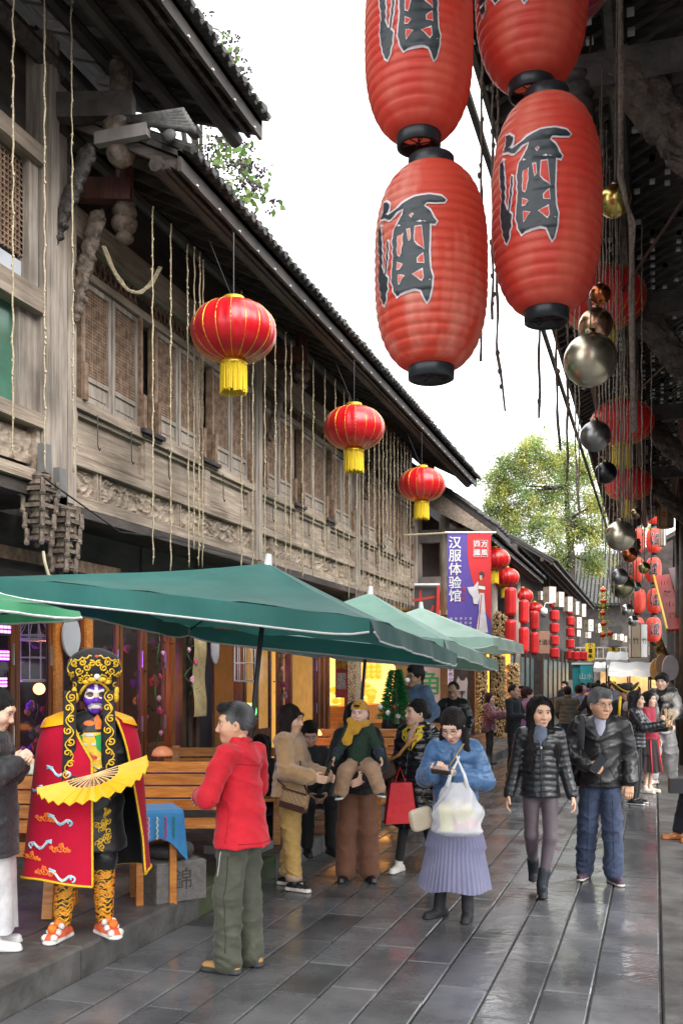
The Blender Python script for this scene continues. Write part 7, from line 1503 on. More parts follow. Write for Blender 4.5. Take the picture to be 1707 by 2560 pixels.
phone('phone held in both hands by the woman in sky blue puffer', R6, (.02, .44, 1.215), (.9, .1, .12), (0, .8, .5), (.03, .02, .02), 1.0)
t6 = tree_of([c for c in R6.children if c.name.startswith('puffer_jacket')][0]); line_on('zip', R6, t6, [(0, 0, .82), (0, 0, 1.0), (0, 0, 1.2), (0, 0, 1.34)], mk('zip_blue', (.03, .08, .18), rough=.4), .004)
for sx in (-1, 1): line_on('pocket_seam', R6, t6, [(sx * .07, 0, .98), (sx * .12, 0, .90)], mk('zip_blue', (.03, .08, .18)), .004)
# plastic bag
PLB = mk('thin_plastic', (.80, .80, .80), (.72, .72, .74), .22, 3, bump=.9, bs=9, alpha=.50, spec=.6)
def bag_pt(u, v):
    a_ = 2 * pi * u; z = -.38 * v; w = .045 + .130 * min(1, (v * 2.2)) ** .8 + .01 * sin(a_ * 5 + v * 9) + (.010 * sin(a_ * 9 + v * 16)); d_ = .04 + .075 * min(1, v * 2) ** .8
    if v > .93: w *= 1 - (v - .93) * 3; d_ *= 1 - (v - .93) * 4
    return Vector((w * cos(a_) * (1 + .06 * sin(v * 14)), d_ * sin(a_) * (1 + .10 * sin(v * 11 + a_ * 2)), z))
bc = w_(R6, (-.10, .40, 1.20)); q6 = R6.rotation_euler.z; Rm = Matrix.Rotation(q6 + .1, 3, 'Z'); t = thing('plastic_bag', 'bulging translucent white plastic bag of yellow and pink packets hanging from her wrist', 'bag', bc)
m = MB(); m.grid(lambda u, v: bc + Rm @ (bag_pt(u, v) + Vector((0, 0, -.06))), 64, 30, True); m.build('film', PLB, t, smooth=True)
for sx in (-1, 1): m = MB(); m.tube([bc + Rm @ Vector((sx * .07, .02, -.09)), bc + Rm @ Vector((sx * .05, .01, 0)), bc + Rm @ Vector((0, -.02, .10)), bc + Rm @ Vector((-sx * .01, -.03, .13))], [.022, .012, .007, .006], 6); m.build('handle', mk('plastic_handle', (.75, .75, .76), rough=.3), t, smooth=True)
for k, (x, z, w, h, c_, r_) in enumerate(((-.075, -.31, .09, .20, (.80, .74, .30), .1), (.05, -.28, .14, .11, (.78, .70, .32), .55), (.04, -.36, .18, .08, (.62, .16, .24), .15), (-.02, -.24, .09, .12, (.70, .62, .60), -.3))):
    m = MB(); m.cbox(bc + Rm @ Vector((-x, .03 - .02 * k, z)), (w, .07, h), Rm @ Matrix.Rotation(r_, 3, 'Y')); o = m.build('packet', mk('packet_%d' % k, c_, rough=.4), None, org=bc + Rm @ Vector((-x, .03, z)), label=['tall yellow packet inside the plastic bag', 'slanting yellow packet inside the plastic bag', 'pink red packet at the bottom of the plastic bag', 'pale packet in the middle of the plastic bag'][k], cat='packet', group='packets inside the plastic bag')
Mb = axes(R6, (.5, .6, -.15), (.15, .1, 1)); bc = w_(R6, (.26, .12, .80)); t = loft_bag('cream_handbag', 'small cream handbag against the lavender skirt', 'bag', bc, Mb, .20, .17, .07, mk('cream_leather', (.62, .52, .38), (.55, .45, .32), .45, 8)); m = MB(); m.tube([bc + Mb @ Vector((-.08, 0, .08)), w_(R6, (.24, .16, 1.0)), w_(R6, (.0, .24, 1.25)), w_(R6, (-.1, .16, 1.42))], .006, 5); m.build('strap', mk('gold_chain', (.4, .26, .08), rough=.3, metal=1), t)
# young woman walking
R7, i7 = person('long haired young woman in fitted black puffer and mauve leggings walking forward', at(1350, 8.3), cam_a(at(1350, 8.2)) + .06, 1.665, dict(
    head=(.30, -.16), hair='long', hvol=1.035, hcol=(.018, .012, .012), skin=(.68, .42, .29), lips=(.45, .14, .10), closed=True, R=((0.202, -.02, 1.12), (.265, .03, .865)), L=((-0.202, -.02, 1.12), (-.265, .02, .865)), shw=.155,
    tops=[dict(mat=PUF, name='puffer_jacket', hem=.84, off=.026, wst=.012, fold=.002, puff=(.052, .0065), r0=.050, r1=.046, r2=.040, end=1.0, collar=(.055, .078), copen=.045, front=(0, .84, 1.35), vneck=(.035, 1.31))],
    pants=dict(mat=LEG, off=.0, r=(.088, .058, .040), end=.93, fold=.0012, calf=1), r=((.075, -.02, .50), (.045, -.20, .16), (.05, .9, -.5)), l=((-.080, .06, .49), (-.010, .10, .095), (.0, 1, 0)), flat={}, 
    shoes=dict(col=(.014, .018, .024), sole=(.012, .012, .014), boot=.30, sh=.03, rough=.6)))
m = MB(); U7 = i7['U']; m.tube([U7(0, .163, .85), U7(0, .15, 1.0), U7(0, .158, 1.15), U7(0, .150, 1.27)], .005, 5); m.build('zip', mk('zip_black', (.03, .03, .03), rough=.4), R7, True, True)
s = SDF((-.1, 0, 1.2), (.1, .25, 1.55), .008); s.ell((0, .06, 1.36), (.062, .062, .12), .02); s.add_field(lambda p: .003 * noise3(p, 70, 2)); v, f = s.mesh(); mesh_obj('sweater', v, f, cloth('blue_grey_knit', (.16, .19, .27), .9, .8, 120), R7, True, True)
m = MB(); m.cbox(U7(0, .158, 1.275), (.012, .008, .022)); m.build('zip_pull', mk('brushed_steel', (.6, .6, .6)), R7, local=True)
# leather man
R8, i8 = person('grey haired man in glasses and black leather jacket with a backpack strap', at(1500, 8.85), cam_a(at(1497, 8.8)) + .02, 1.735, dict(
    lean=(0, .05, 0), head=(.52, -.12), hair='grey', hcol=(.30, .30, .31), hvol=1.02, skin=(.55, .32, .20), glasses=2, wide=1.1, hoff=(0, .03, -.01), shw=.185, R=((0.275, .02, 1.13), (.12, .25, 1.04), (-.95, .3, -.35), (-.3, -1, 0), .7), L=((-0.249, -.04, 1.10), (-.25, .06, .88), (.1, .3, -1), (0, -1, 0), .5),
    tops=[dict(mat=LEA, name='leather_jacket', hem=.83, off=.036, fold=.008, fs=1.35, r0=.058, r1=.058, r2=.048, end=.93, collar=(.055, .082), copen=.05, vneck=(.05, 1.22), front=(0, .84, 1.2))],
    pants=dict(mat=NAV, off=.016, r=(.094, .074, .066), end=1.0, fold=.008), r=((.11, -.01, .49), (.13, -.06, .085), (.30, 1, 0)), l=((-.10, .06, .50), (-.11, .10, .085), (-.38, 1, 0)),
    shoes=dict(col=(.05, .025, .04), sole=(.45, .42, .38), sh=.022, rough=.6)))
t8 = tree_of([c for c in R8.children if c.name.startswith('leather_jacket')][0]); q8 = tree_of([c for c in R8.children if c.name.startswith('trousers')][0])
for sx in (-1, 1):
    line_on('pocket_seam', R8, t8, [(sx * .07, 0, 1.02), (sx * .12, 0, .92)], mk('leather_seam', (.006, .006, .006), rough=.5), .0035); line_on('jeans_seam', R8, q8, [(sx * .10, 0, .78), (sx * .105, 0, .5), (sx * .115, 0, .15)], mk('jeans_seam_dark', (.015, .022, .05), rough=.9), .0028)
line_on('hem_band_seam', R8, t8, [(-.17, 0, .885), (0, 0, .88), (.17, 0, .885)], mk('leather_seam', (.006, .006, .006)), .0035)
U8 = i8['U']; s = SDF((-.12, 0, 1.15), (.12, .3, 1.55), .008); s.ell((0, .09, 1.36), (.062, .070, .14), .02); s.cap((-.05, .09, 1.475), (.0, .135, 1.42), .018, k=.01); s.cap((.05, .09, 1.475), (.0, .135, 1.42), .018, k=.01); v, f = s.mesh(); mesh_obj('shirt', v, f, cloth('pale_shirt', (.42, .42, .52), .8), R8, True, True)
m = MB(); m.tube([U8(0, .225, .86), U8(0, .225, 1.02), U8(0, .205, 1.14), U8(0, .19, 1.22)], .005, 5); m.build('zip', mk('zip_black', (.03, .03, .03)), R8, True, True)
m = MB(); a8 = i8['arms']['R']; e_ = a8[1].lerp(a8[2], .88); m.tube([e_, a8[1].lerp(a8[2], 1.02)], .042, 12); m.build('shirt_cuff', cloth('pale_shirt', (.42, .42, .52)), R8, True, True)
phone('black phone in the hand of the man in leather jacket', R8, (.02, .32, 1.06), (-.55, .0, .8), (.8, .1, .5), (.02, .022, .028), 1.1)
BPK = cloth('backpack_black', (.02, .021, .024), .8, .4, 60); bc = w_(R8, (.20, -.16, 1.02)); t = loft_bag('backpack', 'black backpack bulging behind the leather jacket man', 'backpack', bc, axes(R8, (1, .2, 0), (0, 0, 1)), .30, .42, .18, BPK)
m = MB(); m.tube([w_(R8, (.19, -.08, 1.40)), w_(R8, (.17, .07, 1.435)), w_(R8, (.165, .19, 1.32)), w_(R8, (.17, .215, 1.17))], [.032, .034, .034, .028], 8, flat=.35, up=(0, 1, 0)); m.tube([w_(R8, (.17, .215, 1.17)), w_(R8, (.175, .22, 1.06)), w_(R8, (.22, .12, .95))], .012, 6, flat=.4, up=(0, 1, 0)); m.build('strap', BPK, t, smooth=True)
# ------------------------------------------------------------------ people farther off
GRYP = cloth('grey_sweatpants', (.42, .40, .40), .9, .4, 60); KHK = cloth('khaki_jacket', (.085, .075, .055), .8, .4, 40); DNM = cloth('denim_blue', (.12, .19, .32), .85, .5, 60); PURP = cloth('lilac_jacket', (.28, .15, .38), .6, .3, 30); SUIT = cloth('dark_wool', (.014, .016, .024), .9, .3, 90)
BRG = cloth('burgundy_fur', (.19, .05, .075), .95, 1, 90, .8)
def camo(v):
    n = noise3(v, 17, 3) + .4 * noise3(v, 40, 1); c = np.tile(np.array((.30, .28, .26)), (len(v), 1)); c[n > .15] = (.11, .10, .10); c[n > .42] = (.03, .028, .03); c[n < -.35] = (.48, .46, .44); return c
W1, j1 = person('long haired woman in black down jacket holding out bamboo skewers in profile', at(1588, 14.2), cam_a(at(1590, 14)) + 1.35, 1.63, dict(near=True, hb=.014, hg=.013, head=(.05, 0), hair='longback', hcol=(.035, .028, .030), skin=(.62, .40, .29), R=((.22, .16, 1.16), (.10, .42, 1.22)), L=((-.22, .17, 1.14), (-.08, .44, 1.16)),
    tops=[dict(mat=PUF, name='down_jacket', hem=.86, off=.032, puff=(.06, .009), r0=.06, r1=.055, r2=.048, collar=(.05, .08))], pants=dict(mat=BKC, off=.004, r=(.085, .058, .045)), shoes=dict(col=(.015, .015, .016), sole=(.62, .60, .58), sh=.025, rough=.3)))
m = MB(); m.lathe([(.08, 0), (.10, .03), (.10, .10), (.07, .15)], (0, -.085, 1.40), 14); m.build('pink_hood', cloth('pink_hood', (.45, .34, .34)), W1, True, True)
sk = thing('skewer_bunch', 'bunch of pale bamboo skewers held upright by the woman in black down jacket', 'skewers', w_(W1, (.06, .50, 1.2))); r = random.Random(5)
for k in range(12): b_ = w_(W1, (.07 + r.uniform(-.03, .03), .50 + r.uniform(-.03, .03), 1.18)); m = MB(); m.tube([b_, b_ + wd(W1, (r.uniform(-.05, .05), r.uniform(-.05, .09), .24 + r.uniform(-.02, .03)))], .006, 5); m.build('skewer', mk('bamboo_skewer', (.62, .42, .20), rough=.7), sk)
W2, j2 = person('woman in red edged black skirt and cream shoes half hidden behind the skewer holder', at(1620, 15.6), cam_a(at(1620, 15)) + 1.2, 1.60, dict(near=False, head=(0, 0), hair='longback', skin=(.64, .42, .31), R=((.24, .1, 1.14), (.18, .36, 1.12)), tops=[dict(mat=cloth('crimson_jacket', (.30, .015, .035)), hem=.80, off=.035)], skirt=dict(z=(.92, .36, .16, .27, 14, .05), mat=cloth('black_red_skirt', (.02, .01, .012))), shoes=dict(col=(.60, .52, .42), sole=(.6, .55, .48), rough=.7)))
m = MB(); m.tube([(.16, .10, .90), (.24, .16, .36)], .012, 5); m.tube([(.05, .19, .90), (.08, .27, .36)], .012, 5); m.build('red_skirt_edge', RED_, W2, True, True)
W3, j3 = person('young man in fur trimmed camouflage parka and pale grey sweatpants', at(1655, 17.0, .0), cam_a(at(1650, 17)) - .25, 1.90, dict(near=True, hb=.014, hg=.013, head=(-.05, -.02), hair='fringe', hcol=(.012, .010, .010), hvol=1.05, skin=(.68, .46, .36), R=((0.241, .0, 1.14), (.24, .18, .98)), L=((-0.249, .02, 1.12), (-.16, .25, 1.06)),
    tops=[dict(mat=cloth('black_knit', (.012, .012, .014)), name='turtleneck', hem=.95, off=.012, collar=(.10, .066)), dict(mat=VC, colfn=camo, name='camouflage_parka', hem=.78, off=.055, fold=.010, r0=.075, r1=.075, r2=.06, vneck=(.085, 1.05), front=(0, .7, 1.3))], pants=dict(mat=GRYP, off=.022, r=(.10, .085, .062), end=.92, fold=.008), r=((.10, .1, .50), (.10, .12, .085), (.3, 1, 0)), l=((-.12, -.05, .49), (-.12, -.12, .10), (-.2, 1, 0)), shoes=dict(col=(.60, .50, .42), sole=(.62, .55, .48), w=1.2, sh=.03, rough=.7)))
s = SDF((-.3, -.3, 1.1), (.3, .3, 1.6), .013)
for k in range(18): a_ = -pi * .86 + 1.72 * pi * k / 17; s.cap((.165 * sin(a_), -.14 * cos(a_) + .03, 1.45 - .09 * abs(a_) / pi * 1.6), (.165 * sin(a_ + .1), -.14 * cos(a_ + .1) + .03, 1.45 - .09 * abs(a_) / pi * 1.6), .052, k=.03)
s.add_field(lambda p: .010 * noise3(p, 90, 4)); v, f = s.mesh(); mesh_obj('fur_collar', v, f, mk('grey_fur', (.42, .38, .35), (.16, .14, .13), .95, 30, bump=1, bs=90), W3, True, True)
q = w_(W3, (-.12, .33, 1.10)); m = MB(); m.lathe([(.03, -.05), (.045, .04), (.047, .05), (.04, .05)], q, 12); m.build('paper_cup', mk('brown_cup', (.12, .06, .04), rough=.5), org=q, label='small dark snack cup in the hand of the parka man', cat='cup')
def hat_dress(px, D_):
    t_, j = person('costumed performer in curved black hat with gold edging seen beyond the leather jacket man', at(px, D_), cam_a(at(px, D_)) + .3, 1.70, dict(near=False, hair=None, skin=(.5, .32, .24), tops=[dict(mat=BKC, hem=.6, off=.06, sl=1)], pants=dict(mat=BKC)))
    h = j['hd']; m = MB(); m.grid(lambda u, v: (h.x + (.10 + .13 * v) * cos(2*pi*u), h.y + (.10 + .10 * v) * sin(2*pi*u), h.z + .03 + .16 * abs(cos(2*pi*u)) ** 2 * v), 40, 6, True); m.ball((h.x, h.y, h.z + .08), .12, 14, 8, (1, 1, .8)); m.build('curved_hat', BKC, t_, True, True)
    m = MB(); m.tube([(h.x + .23 * cos(2*pi*u), h.y + .20 * sin(2*pi*u), h.z + .03 + .16 * abs(cos(2*pi*u)) ** 2) for u in [k / 40 for k in range(41)]], .012, 5); m.build('gold_hat_edge', GOLD, t_, True, True)
    for sx in (-1, 1): m = MB(); m.tube([(h.x + sx * .12, h.y + .12, h.z - .05), (h.x + sx * .15, h.y + .14, h.z - .38)], .022, 6); m.build('gold_lappet', YEL, t_, True, True)
hat_dress(1562, 16.4)
W5, j5 = person('man in dark cap and black quilted vest lifting food to his mouth', at(1487, 19.5), cam_a(at(1487, 19)) - .2, 1.70, dict(near=False, head=(-.1, -.15), hair='short', skin=(.42, .26, .19), R=((.26, .12, 1.22), (.10, .22, 1.46)), tops=[dict(mat=PUF, hem=.85, off=.04, puff=(.07, .01))], pants=dict(mat=BKC)))
h = j5['hd']; m = MB(); m.lathe([(.105, 0), (.108, .05), (.095, .10), (.02, .115)], h + Vector((0, -.01, .05)), 16); m.cbox(h + Vector((0, .12, .055)), (.15, .09, .012)); m.build('cap', BKC, W5, True, True)
q = w_(W5, (.08, .26, 1.50)); m = MB(); m.ball(q, .045, 10, 6, (1.8, 1, .7)); m.build('flatbread', mk('bread_crust_plain', (.7, .45, .2), rough=.7), org=q, label='golden flatbread snack at the capped man mouth', cat='snack')
q = at(1462, 19.6, .9); m = MB(); m.cbox(q, (.16, .1, .4)); m.build('cream_tote_bag', mk('cream_tote', (.6, .52, .42), rough=.8), org=q, label='cream tote beside the capped man', cat='bag')
W6, j6 = person('man in khaki quilted jacket and jeans walking away down the street', at(1418, 21.5), cam_a(at(1418, 21)) + 3.0, 1.64, dict(near=False, hair='short', shw=.19, R=((0.241, .0, 1.13), (.22, .14, 1.0)), L=((-0.241, 0, 1.13), (-.22, .14, 1.0)), tops=[dict(mat=KHK, hem=.86, off=.05, puff=(.09, .008))], pants=dict(mat=NAV, off=.014)))
W7, j7 = person('man in pale denim shirt walking away beside the khaki jacket', at(1447, 22.3), cam_a(at(1447, 22)) + 2.7, 1.66, dict(near=False, hair='short', tops=[dict(mat=DNM, hem=.82, off=.035)], pants=dict(mat=cloth('light_jeans', (.10, .15, .25)))))
W8, j8 = person('man in dark navy wool jacket reading his phone in profile', at(1283, 18.3), cam_a(at(1283, 18)) + 1.1, 1.70, dict(near=True, hb=.015, hg=.014, hair='buzz', hcol=(.02, .018, .018), head=(.15, -.1), skin=(.50, .31, .22), R=((.25, .06, 1.12), (.16, .28, 1.12)), L=((-.25, .08, 1.12), (-.08, .32, 1.04)), shw=.185, tops=[dict(mat=SUIT, name='wool_jacket', hem=.80, off=.035, fold=.004, collar=(.06, .075))], pants=dict(mat=BKC, off=.014)))
phone('phone held by the man in dark navy wool jacket', W8, (.05, .38, 1.15), (.2, .3, .8), (1, 0, 0))
W9, j9 = person('short haired woman in lilac jacket looking away past the navy jacket man', at(1318, 19.2), cam_a(at(1318, 19)) + 1.9, 1.62, dict(near=False, hair='perm', hcol=(.09, .035, .03), head=(-.3, 0), skin=(.60, .38, .30), tops=[dict(mat=PURP, hem=.80, off=.05, collar=(.06, .085))], pants=dict(mat=BKC)))
W10, j10 = person('woman in burgundy faux fur jacket reaching forward beside the corn bundles', at(1222, 20.7), cam_a(at(1222, 20)) + 1.25, 1.50, dict(near=True, hb=.015, hg=.014, hair='longback', hcol=(.05, .025, .02), skin=(.62, .4, .3), head=(.1, 0), R=((.22, .15, 1.18), (.12, .38, 1.22)), L=((-.22, .16, 1.16), (-.05, .40, 1.18)), tops=[dict(mat=BRG, name='fur_jacket', hem=.82, off=.055, fur=.010, r0=.07, r1=.07, r2=.06)], pants=dict(mat=BKC, off=.002, r=(.08, .055, .042)), shoes=dict(col=(.015, .015, .015), sole=(.015, .015, .015), boot=.3)))
q = w_(W10, (.24, -.02, .84)); loft_bag('brown_handbag', 'small brown handbag at the hip of the burgundy fur jacket', 'bag', q, Matrix.Rotation(.5, 3, 'Z'), .18, .13, .07, BGL)
W11, j11 = person('crop haired man in glasses and black hoodie with white lettering', at(1133, 15.2), cam_a(at(1133, 15)) - .1, 1.76, dict(near=True, hb=.014, hg=.013, hair='buzz', hcol=(.03, .025, .025), glasses=1, head=(-.1, -.35), skin=(.52, .32, .22), L=((-0.232, 0, 1.13), (-.2, .2, .95)), R=((0.232, 0, 1.13), (.2, .2, .95)), tops=[dict(mat=BKC, name='hoodie', hem=.80, off=.025, collar=(.05, .08)), dict(mat=PUF, name='open_puffer', hem=.84, off=.05, puff=(.08, .010), vneck=(.10, .9), front=(0, .8, 1.35), r0=.065, r1=.062, r2=.052)], pants=dict(mat=BKC)))
m = MB(); lay_text(m, 'akid', .125, (0, .195, 1.19), (-1, 0, 0), (0, 0, 1), .004); m.build('lettering', WTX, W11, local=True)
W12, j12 = person('man in denim blue jacket and dark cap standing in the bread shop light', at(1040, 13.8, .12), cam_a(at(1040, 14)) - .7, 1.86, dict(near=True, hb=.014, hg=.013, hair='short', glasses=2, skin=(.55, .34, .22), head=(-.3, -.05), R=((0.232, .05, 1.13), (.22, .28, 1.1)), L=((-0.241, -.05, 1.13), (-.2, .1, .98)), tops=[dict(mat=DNM, name='denim_jacket', hem=.84, off=.045, fold=.009, r0=.068, r1=.066, r2=.052, collar=(.06, .08))], pants=dict(mat=GRYP)))
h = j12['hd']; m = MB(); m.lathe([(.103, -.01), (.108, .05), (.10, .10), (.03, .125)], h + Vector((0, -.012, .05)), 16); m.build('cap', cloth('charcoal_cap', (.03, .03, .035)), W12, True, True)
m = MB(); m.tube([(.18, .06, 1.44), (.05, .20, 1.2), (-.15, .17, .95)], .014, 6, flat=.5, up=(0, 1, 0)); m.build('bag_strap', BKC, W12, True, True)
W13, j13 = person('woman with loose brown hair taking a photo behind the small christmas tree', at(1000, 12.7, .19), cam_a(at(1000, 12.7)) + 3.5, 1.56, dict(near=False, hair='longback', hcol=(.10, .045, .022), tops=[dict(mat=BKC, hem=.8, off=.04)], pants=dict(mat=BKC)))
SIT = dict(hipz=.52, r=((.12, .42, .52), (.12, .40, .085), (.1, 1, 0)), l=((-.12, .42, .52), (-.12, .42, .085), (-.1, 1, 0)))
W14, j14 = person('boy in black jacket sitting in the parasol shade behind the tan coat woman', at(772, 9.75, .13), cam_a(at(755, 10)) + .25, 1.62, dict(SIT, near=True, hb=.014, hg=.013, hair='short', head=(-.1, -.45), skin=(.45, .26, .19), R=((.24, .1, 1.12), (.1, .33, .98)), L=((-.24, .1, 1.12), (-.1, .33, .98)), tops=[dict(mat=BKC, hem=.86, off=.035)], pants=dict(mat=BKC, off=.012)))
W15, j15 = person('dark haired person in black seated behind the shoulder of the red jacket man', at(652, 9.9, .08), cam_a(at(652, 10)) + 2.6, 1.5, dict(SIT, near=False, hair='longback', tops=[dict(mat=BKC, hem=.86, off=.035)], pants=dict(mat=BKC, off=.012)))
# left edge woman
VST = cloth('charcoal_quilt', (.022, .022, .026), .6, .5, 40); WSK = cloth('white_skirt', (.55, .54, .55), .8, .3, 20)
W16, j16 = person('woman in charcoal quilted jacket and white skirt looking at her hands', at(-22, 5.95, .19), cam_a(at(-40, 6)) + 1.25, 1.56, dict(head=(-.05, -.42), hair='bun', hcol=(.025, .022, .022), skin=(.64, .42, .31), hoff=(0, .03, 0), R=((.24, .06, 1.12), (.04, .17, 1.22), (-.3, .6, .6), (-.4, -.3, -.5), .9), L=((-.23, .06, 1.12), (-.03, .18, 1.2), (.3, .6, .5), (.4, -.3, -.5), .9),
    tops=[dict(mat=VST, name='quilted_jacket', hem=.62, off=.040, flare=.0, puff=(.08, .008), r0=.066, r1=.060, r2=.05, collar=(.06, .08))], skirt=dict(z=(.80, .12, .17, .19, 7, .05), mat=WSK), r=((.09, .03, .48), (.09, .05, .085), (0, 1, 0)), shoes=dict(col=(.62, .61, .60), sole=(.55, .55, .55), rough=.5)))
# seated man at the right edge
W17, j17 = person('seated man in blue grey jacket and brown ankle boots cut by the right edge', (.78, 11.75, 0), radians(198), 1.72, dict(near=True, hb=.014, hg=.013, hipz=.50, hair='short', r=((.12, .42, .52), (.12, .52, .085), (.1, 1, 0)), l=((-.12, .42, .52), (-.12, .40, .085), (-.1, 1, 0)), R=((0.241, .02, 1.1), (.18, .28, .98)), tops=[dict(mat=cloth('slate_jacket', (.10, .12, .17)), hem=.86, off=.04)], pants=dict(mat=cloth('navy_trouser', (.012, .014, .022)), off=.014), shoes=dict(col=(.40, .14, .04), sole=(.16, .06, .02), boot=.25, sh=.018, rough=.25)))
t = thing('folding_chair', 'black metal folding chair under the seated man', 'chair', (.84, 11.76, 0)); m = MB(); m.cbox((.84, 11.76, .44), (.42, .42, .03)); m.build('seat', BLK, t)
for sx in (-.19, .19):
    for sy in (-.19, .19): m = MB(); m.tube([(.84 + sx, 11.76 + sy, 0), (.84 + sx, 11.76 + sy, .43)], .014, 6); m.build('leg', BLK, t)
m = MB(); m.cbox((1.06, 11.82, .75), (.03, .4, .3)); m.build('backrest', BLK, t)
q = P(1690, 1965, D=10.9); m = MB(); m.cbox((q.x + .05, q.y, q.z), (.26, .1, .16), Matrix.Rotation(.2, 3, 'Z')); m.build('black_case', mk('black_case_plastic', (.012, .012, .014), rough=.35), org=q, label='black box with blue edge held on the lap at the right edge', cat='case')
# distant walkers
r = random.Random(12)
for k, (px, D_, nm, c_, lb) in enumerate(((1509, 27, 'longback', (.45, .48, .55), 'woman in pale grey coat facing the camera far down the street'), (1533, 30, 'short', (.05, .05, .07), 'distant man in dark jacket near the canopies'), (1548, 33, 'short', (.16, .10, .08), 'distant man in brown jacket by the white canopies'), (1473, 34, 'short', (.16, .05, .25), 'distant figure in purple beside the turquoise booth'), (1523, 36, 'longback', (.3, .25, .22), 'distant woman in beige between the two men'),
      (1456, 26, 'bun', (.42, .06, .16), 'woman in magenta hood in front of the turquoise booth'), (1574, 27, 'short', (.04, .07, .18), 'man in navy blue jacket under the long white canopy'), (1590, 24, 'longback', (.03, .03, .03), 'dark haired woman in black under the canopy edge'), (1304, 22.5, 'short', (.04, .04, .05), 'dark haired man glimpsed behind the navy jacket man'), (1495, 40, 'short', (.25, .27, .3), 'farthest grey figure at the end of the street'), (1412, 30, 'short', (.02, .03, .05), 'dark figure walking beyond the khaki jacket'))):
    person(lb, at(px, D_), cam_a(at(px, D_)) + (r.uniform(-.6, .6) if k % 3 else 3.0), 1.62 + r.random() * .12, dict(near=False, hb=.026, hg=.024, hair=nm, tops=[dict(mat=cloth('far_%d' % k, c_), hem=.75, off=.045)], pants=dict(mat=BKC if k % 2 else NAV, off=.012), noface=True), group='distant walkers')
# ------------------------------------------------------------------ the face changing performer
MASKP = (.12, .03, .42)
def maskpaint(p, c):
    x, z, y = p[:, 0], p[:, 2], p[:, 1]; c = np.tile(np.array((.012, .012, .014)), (len(p), 1)); face = (y > .028) & (((x / .073) ** 2 + ((z + .012) / .100) ** 2) < 1); c[face] = MASKP; ax = np.abs(x)
    def ring(cx_, cz, a, b, w): d = np.sqrt(((ax - cx_) / a) ** 2 + ((z - cz) / b) ** 2); return np.abs(d - 1) < w
    W_ = (.78, .76, .72)
    eye = face & (((ax - .034) / .024) ** 2 + ((z - .010) / .017) ** 2 < 1); c[eye] = (.10, .05, .05); c[face & ring(.036, .008, .027, .021, .20)] = W_
    c[face & (ax > .010) & (ax < .066) & (np.abs(z - (.038 - .25 * np.abs(ax - .046))) < .0055)] = W_; c[face & ring(.050, .022, .019, .022, .16) & (ax > .05)] = (.7, .5, .1)
    c[face & (ax < .0075) & (z > .0) & (z < .075)] = W_; c[face & (ax < .011) & (z > -.005) & (z < .02)] = (.75, .5, .35)
    mz = -.050 - .35 * ax ** 1.2 * 3; c[face & (ax < .046) & (np.abs(z - (-.046 - 9 * ax ** 2)) < .006)] = (.45, .46, .46); c[face & (ax < .042) & (np.abs(z - (-.060 - 9 * ax ** 2)) < .0055)] = W_; c[face & (ax < .034) & (np.abs(z - (-.069 - 9 * ax ** 2)) < .004)] = (.72, .55, .15); c[face & (ax < .030) & (z < -.075) & (z > -.090)] = MASKP
    return c
PF, jp = person('opera performer in purple mask, gold headdress and red cape holding a fan', at(222, 6.28, .19), cam_a(at(220, 6.2)) + .02, 1.655, dict(
    lean=(-.03, 0, 0), head=(.08, -.06), hair=None, paint=maskpaint, skin=(.58, .36, .26), hsc=1.08, R=((.235, .0, 1.13), (.075, .27, 1.03), (-.85, .5, -.1), (0, -.3, -1), .5), L=((-.225, .0, 1.13), (-.085, .28, 1.04), (.8, .5, -.1), (0, -.3, -1), .5),
    tops=[dict(mat=cloth('black_silk', (.010, .010, .012), .45, .2, 30), name='silk_tunic', hem=.56, off=.030, flare=.03, fold=.005, r0=.052, r1=.056, r2=.050, collar=(.07, .066))], pants=dict(mat=cloth('black_silk', (.010, .010, .012)), off=.02, r=(.095, .070, .058), end=.10),
    r=((.13, .05, .49), (.17, .08, .085), (.55, 1, 0)), l=((-.09, .03, .49), (-.10, .05, .085), (-.45, 1, 0)), shoes=dict(col=(.60, .10, .04), sole=(.66, .62, .58), sh=.03, w=1.25, rough=.8)))
GEM = mk('gold_embroidery', (.78, .50, .03), (.6, .35, .02), .45, 40, bump=.4, bs=90, metal=.25); ORG_ = mk('orange_embroidery', (.75, .20, .02), (.6, .1, .01), .6, 40); CYN = mk('cyan_embroidery', (.12, .50, .62), (.5, .62, .66), .6, 12); WEM = mk('white_embroidery', (.72, .70, .68), rough=.6); GRM = mk('green_embroidery', (.03, .42, .10), rough=.6); REM = mk('red_embroidery', (.6, .05, .02), rough=.6)
hdp = jp['hd']; hy = .08
def hp(x, y, z): q = place_head(np.array([[x, y, z]], dtype=np.float32), hy, -.06, hdp, 1.08)[0]; return Vector(q)
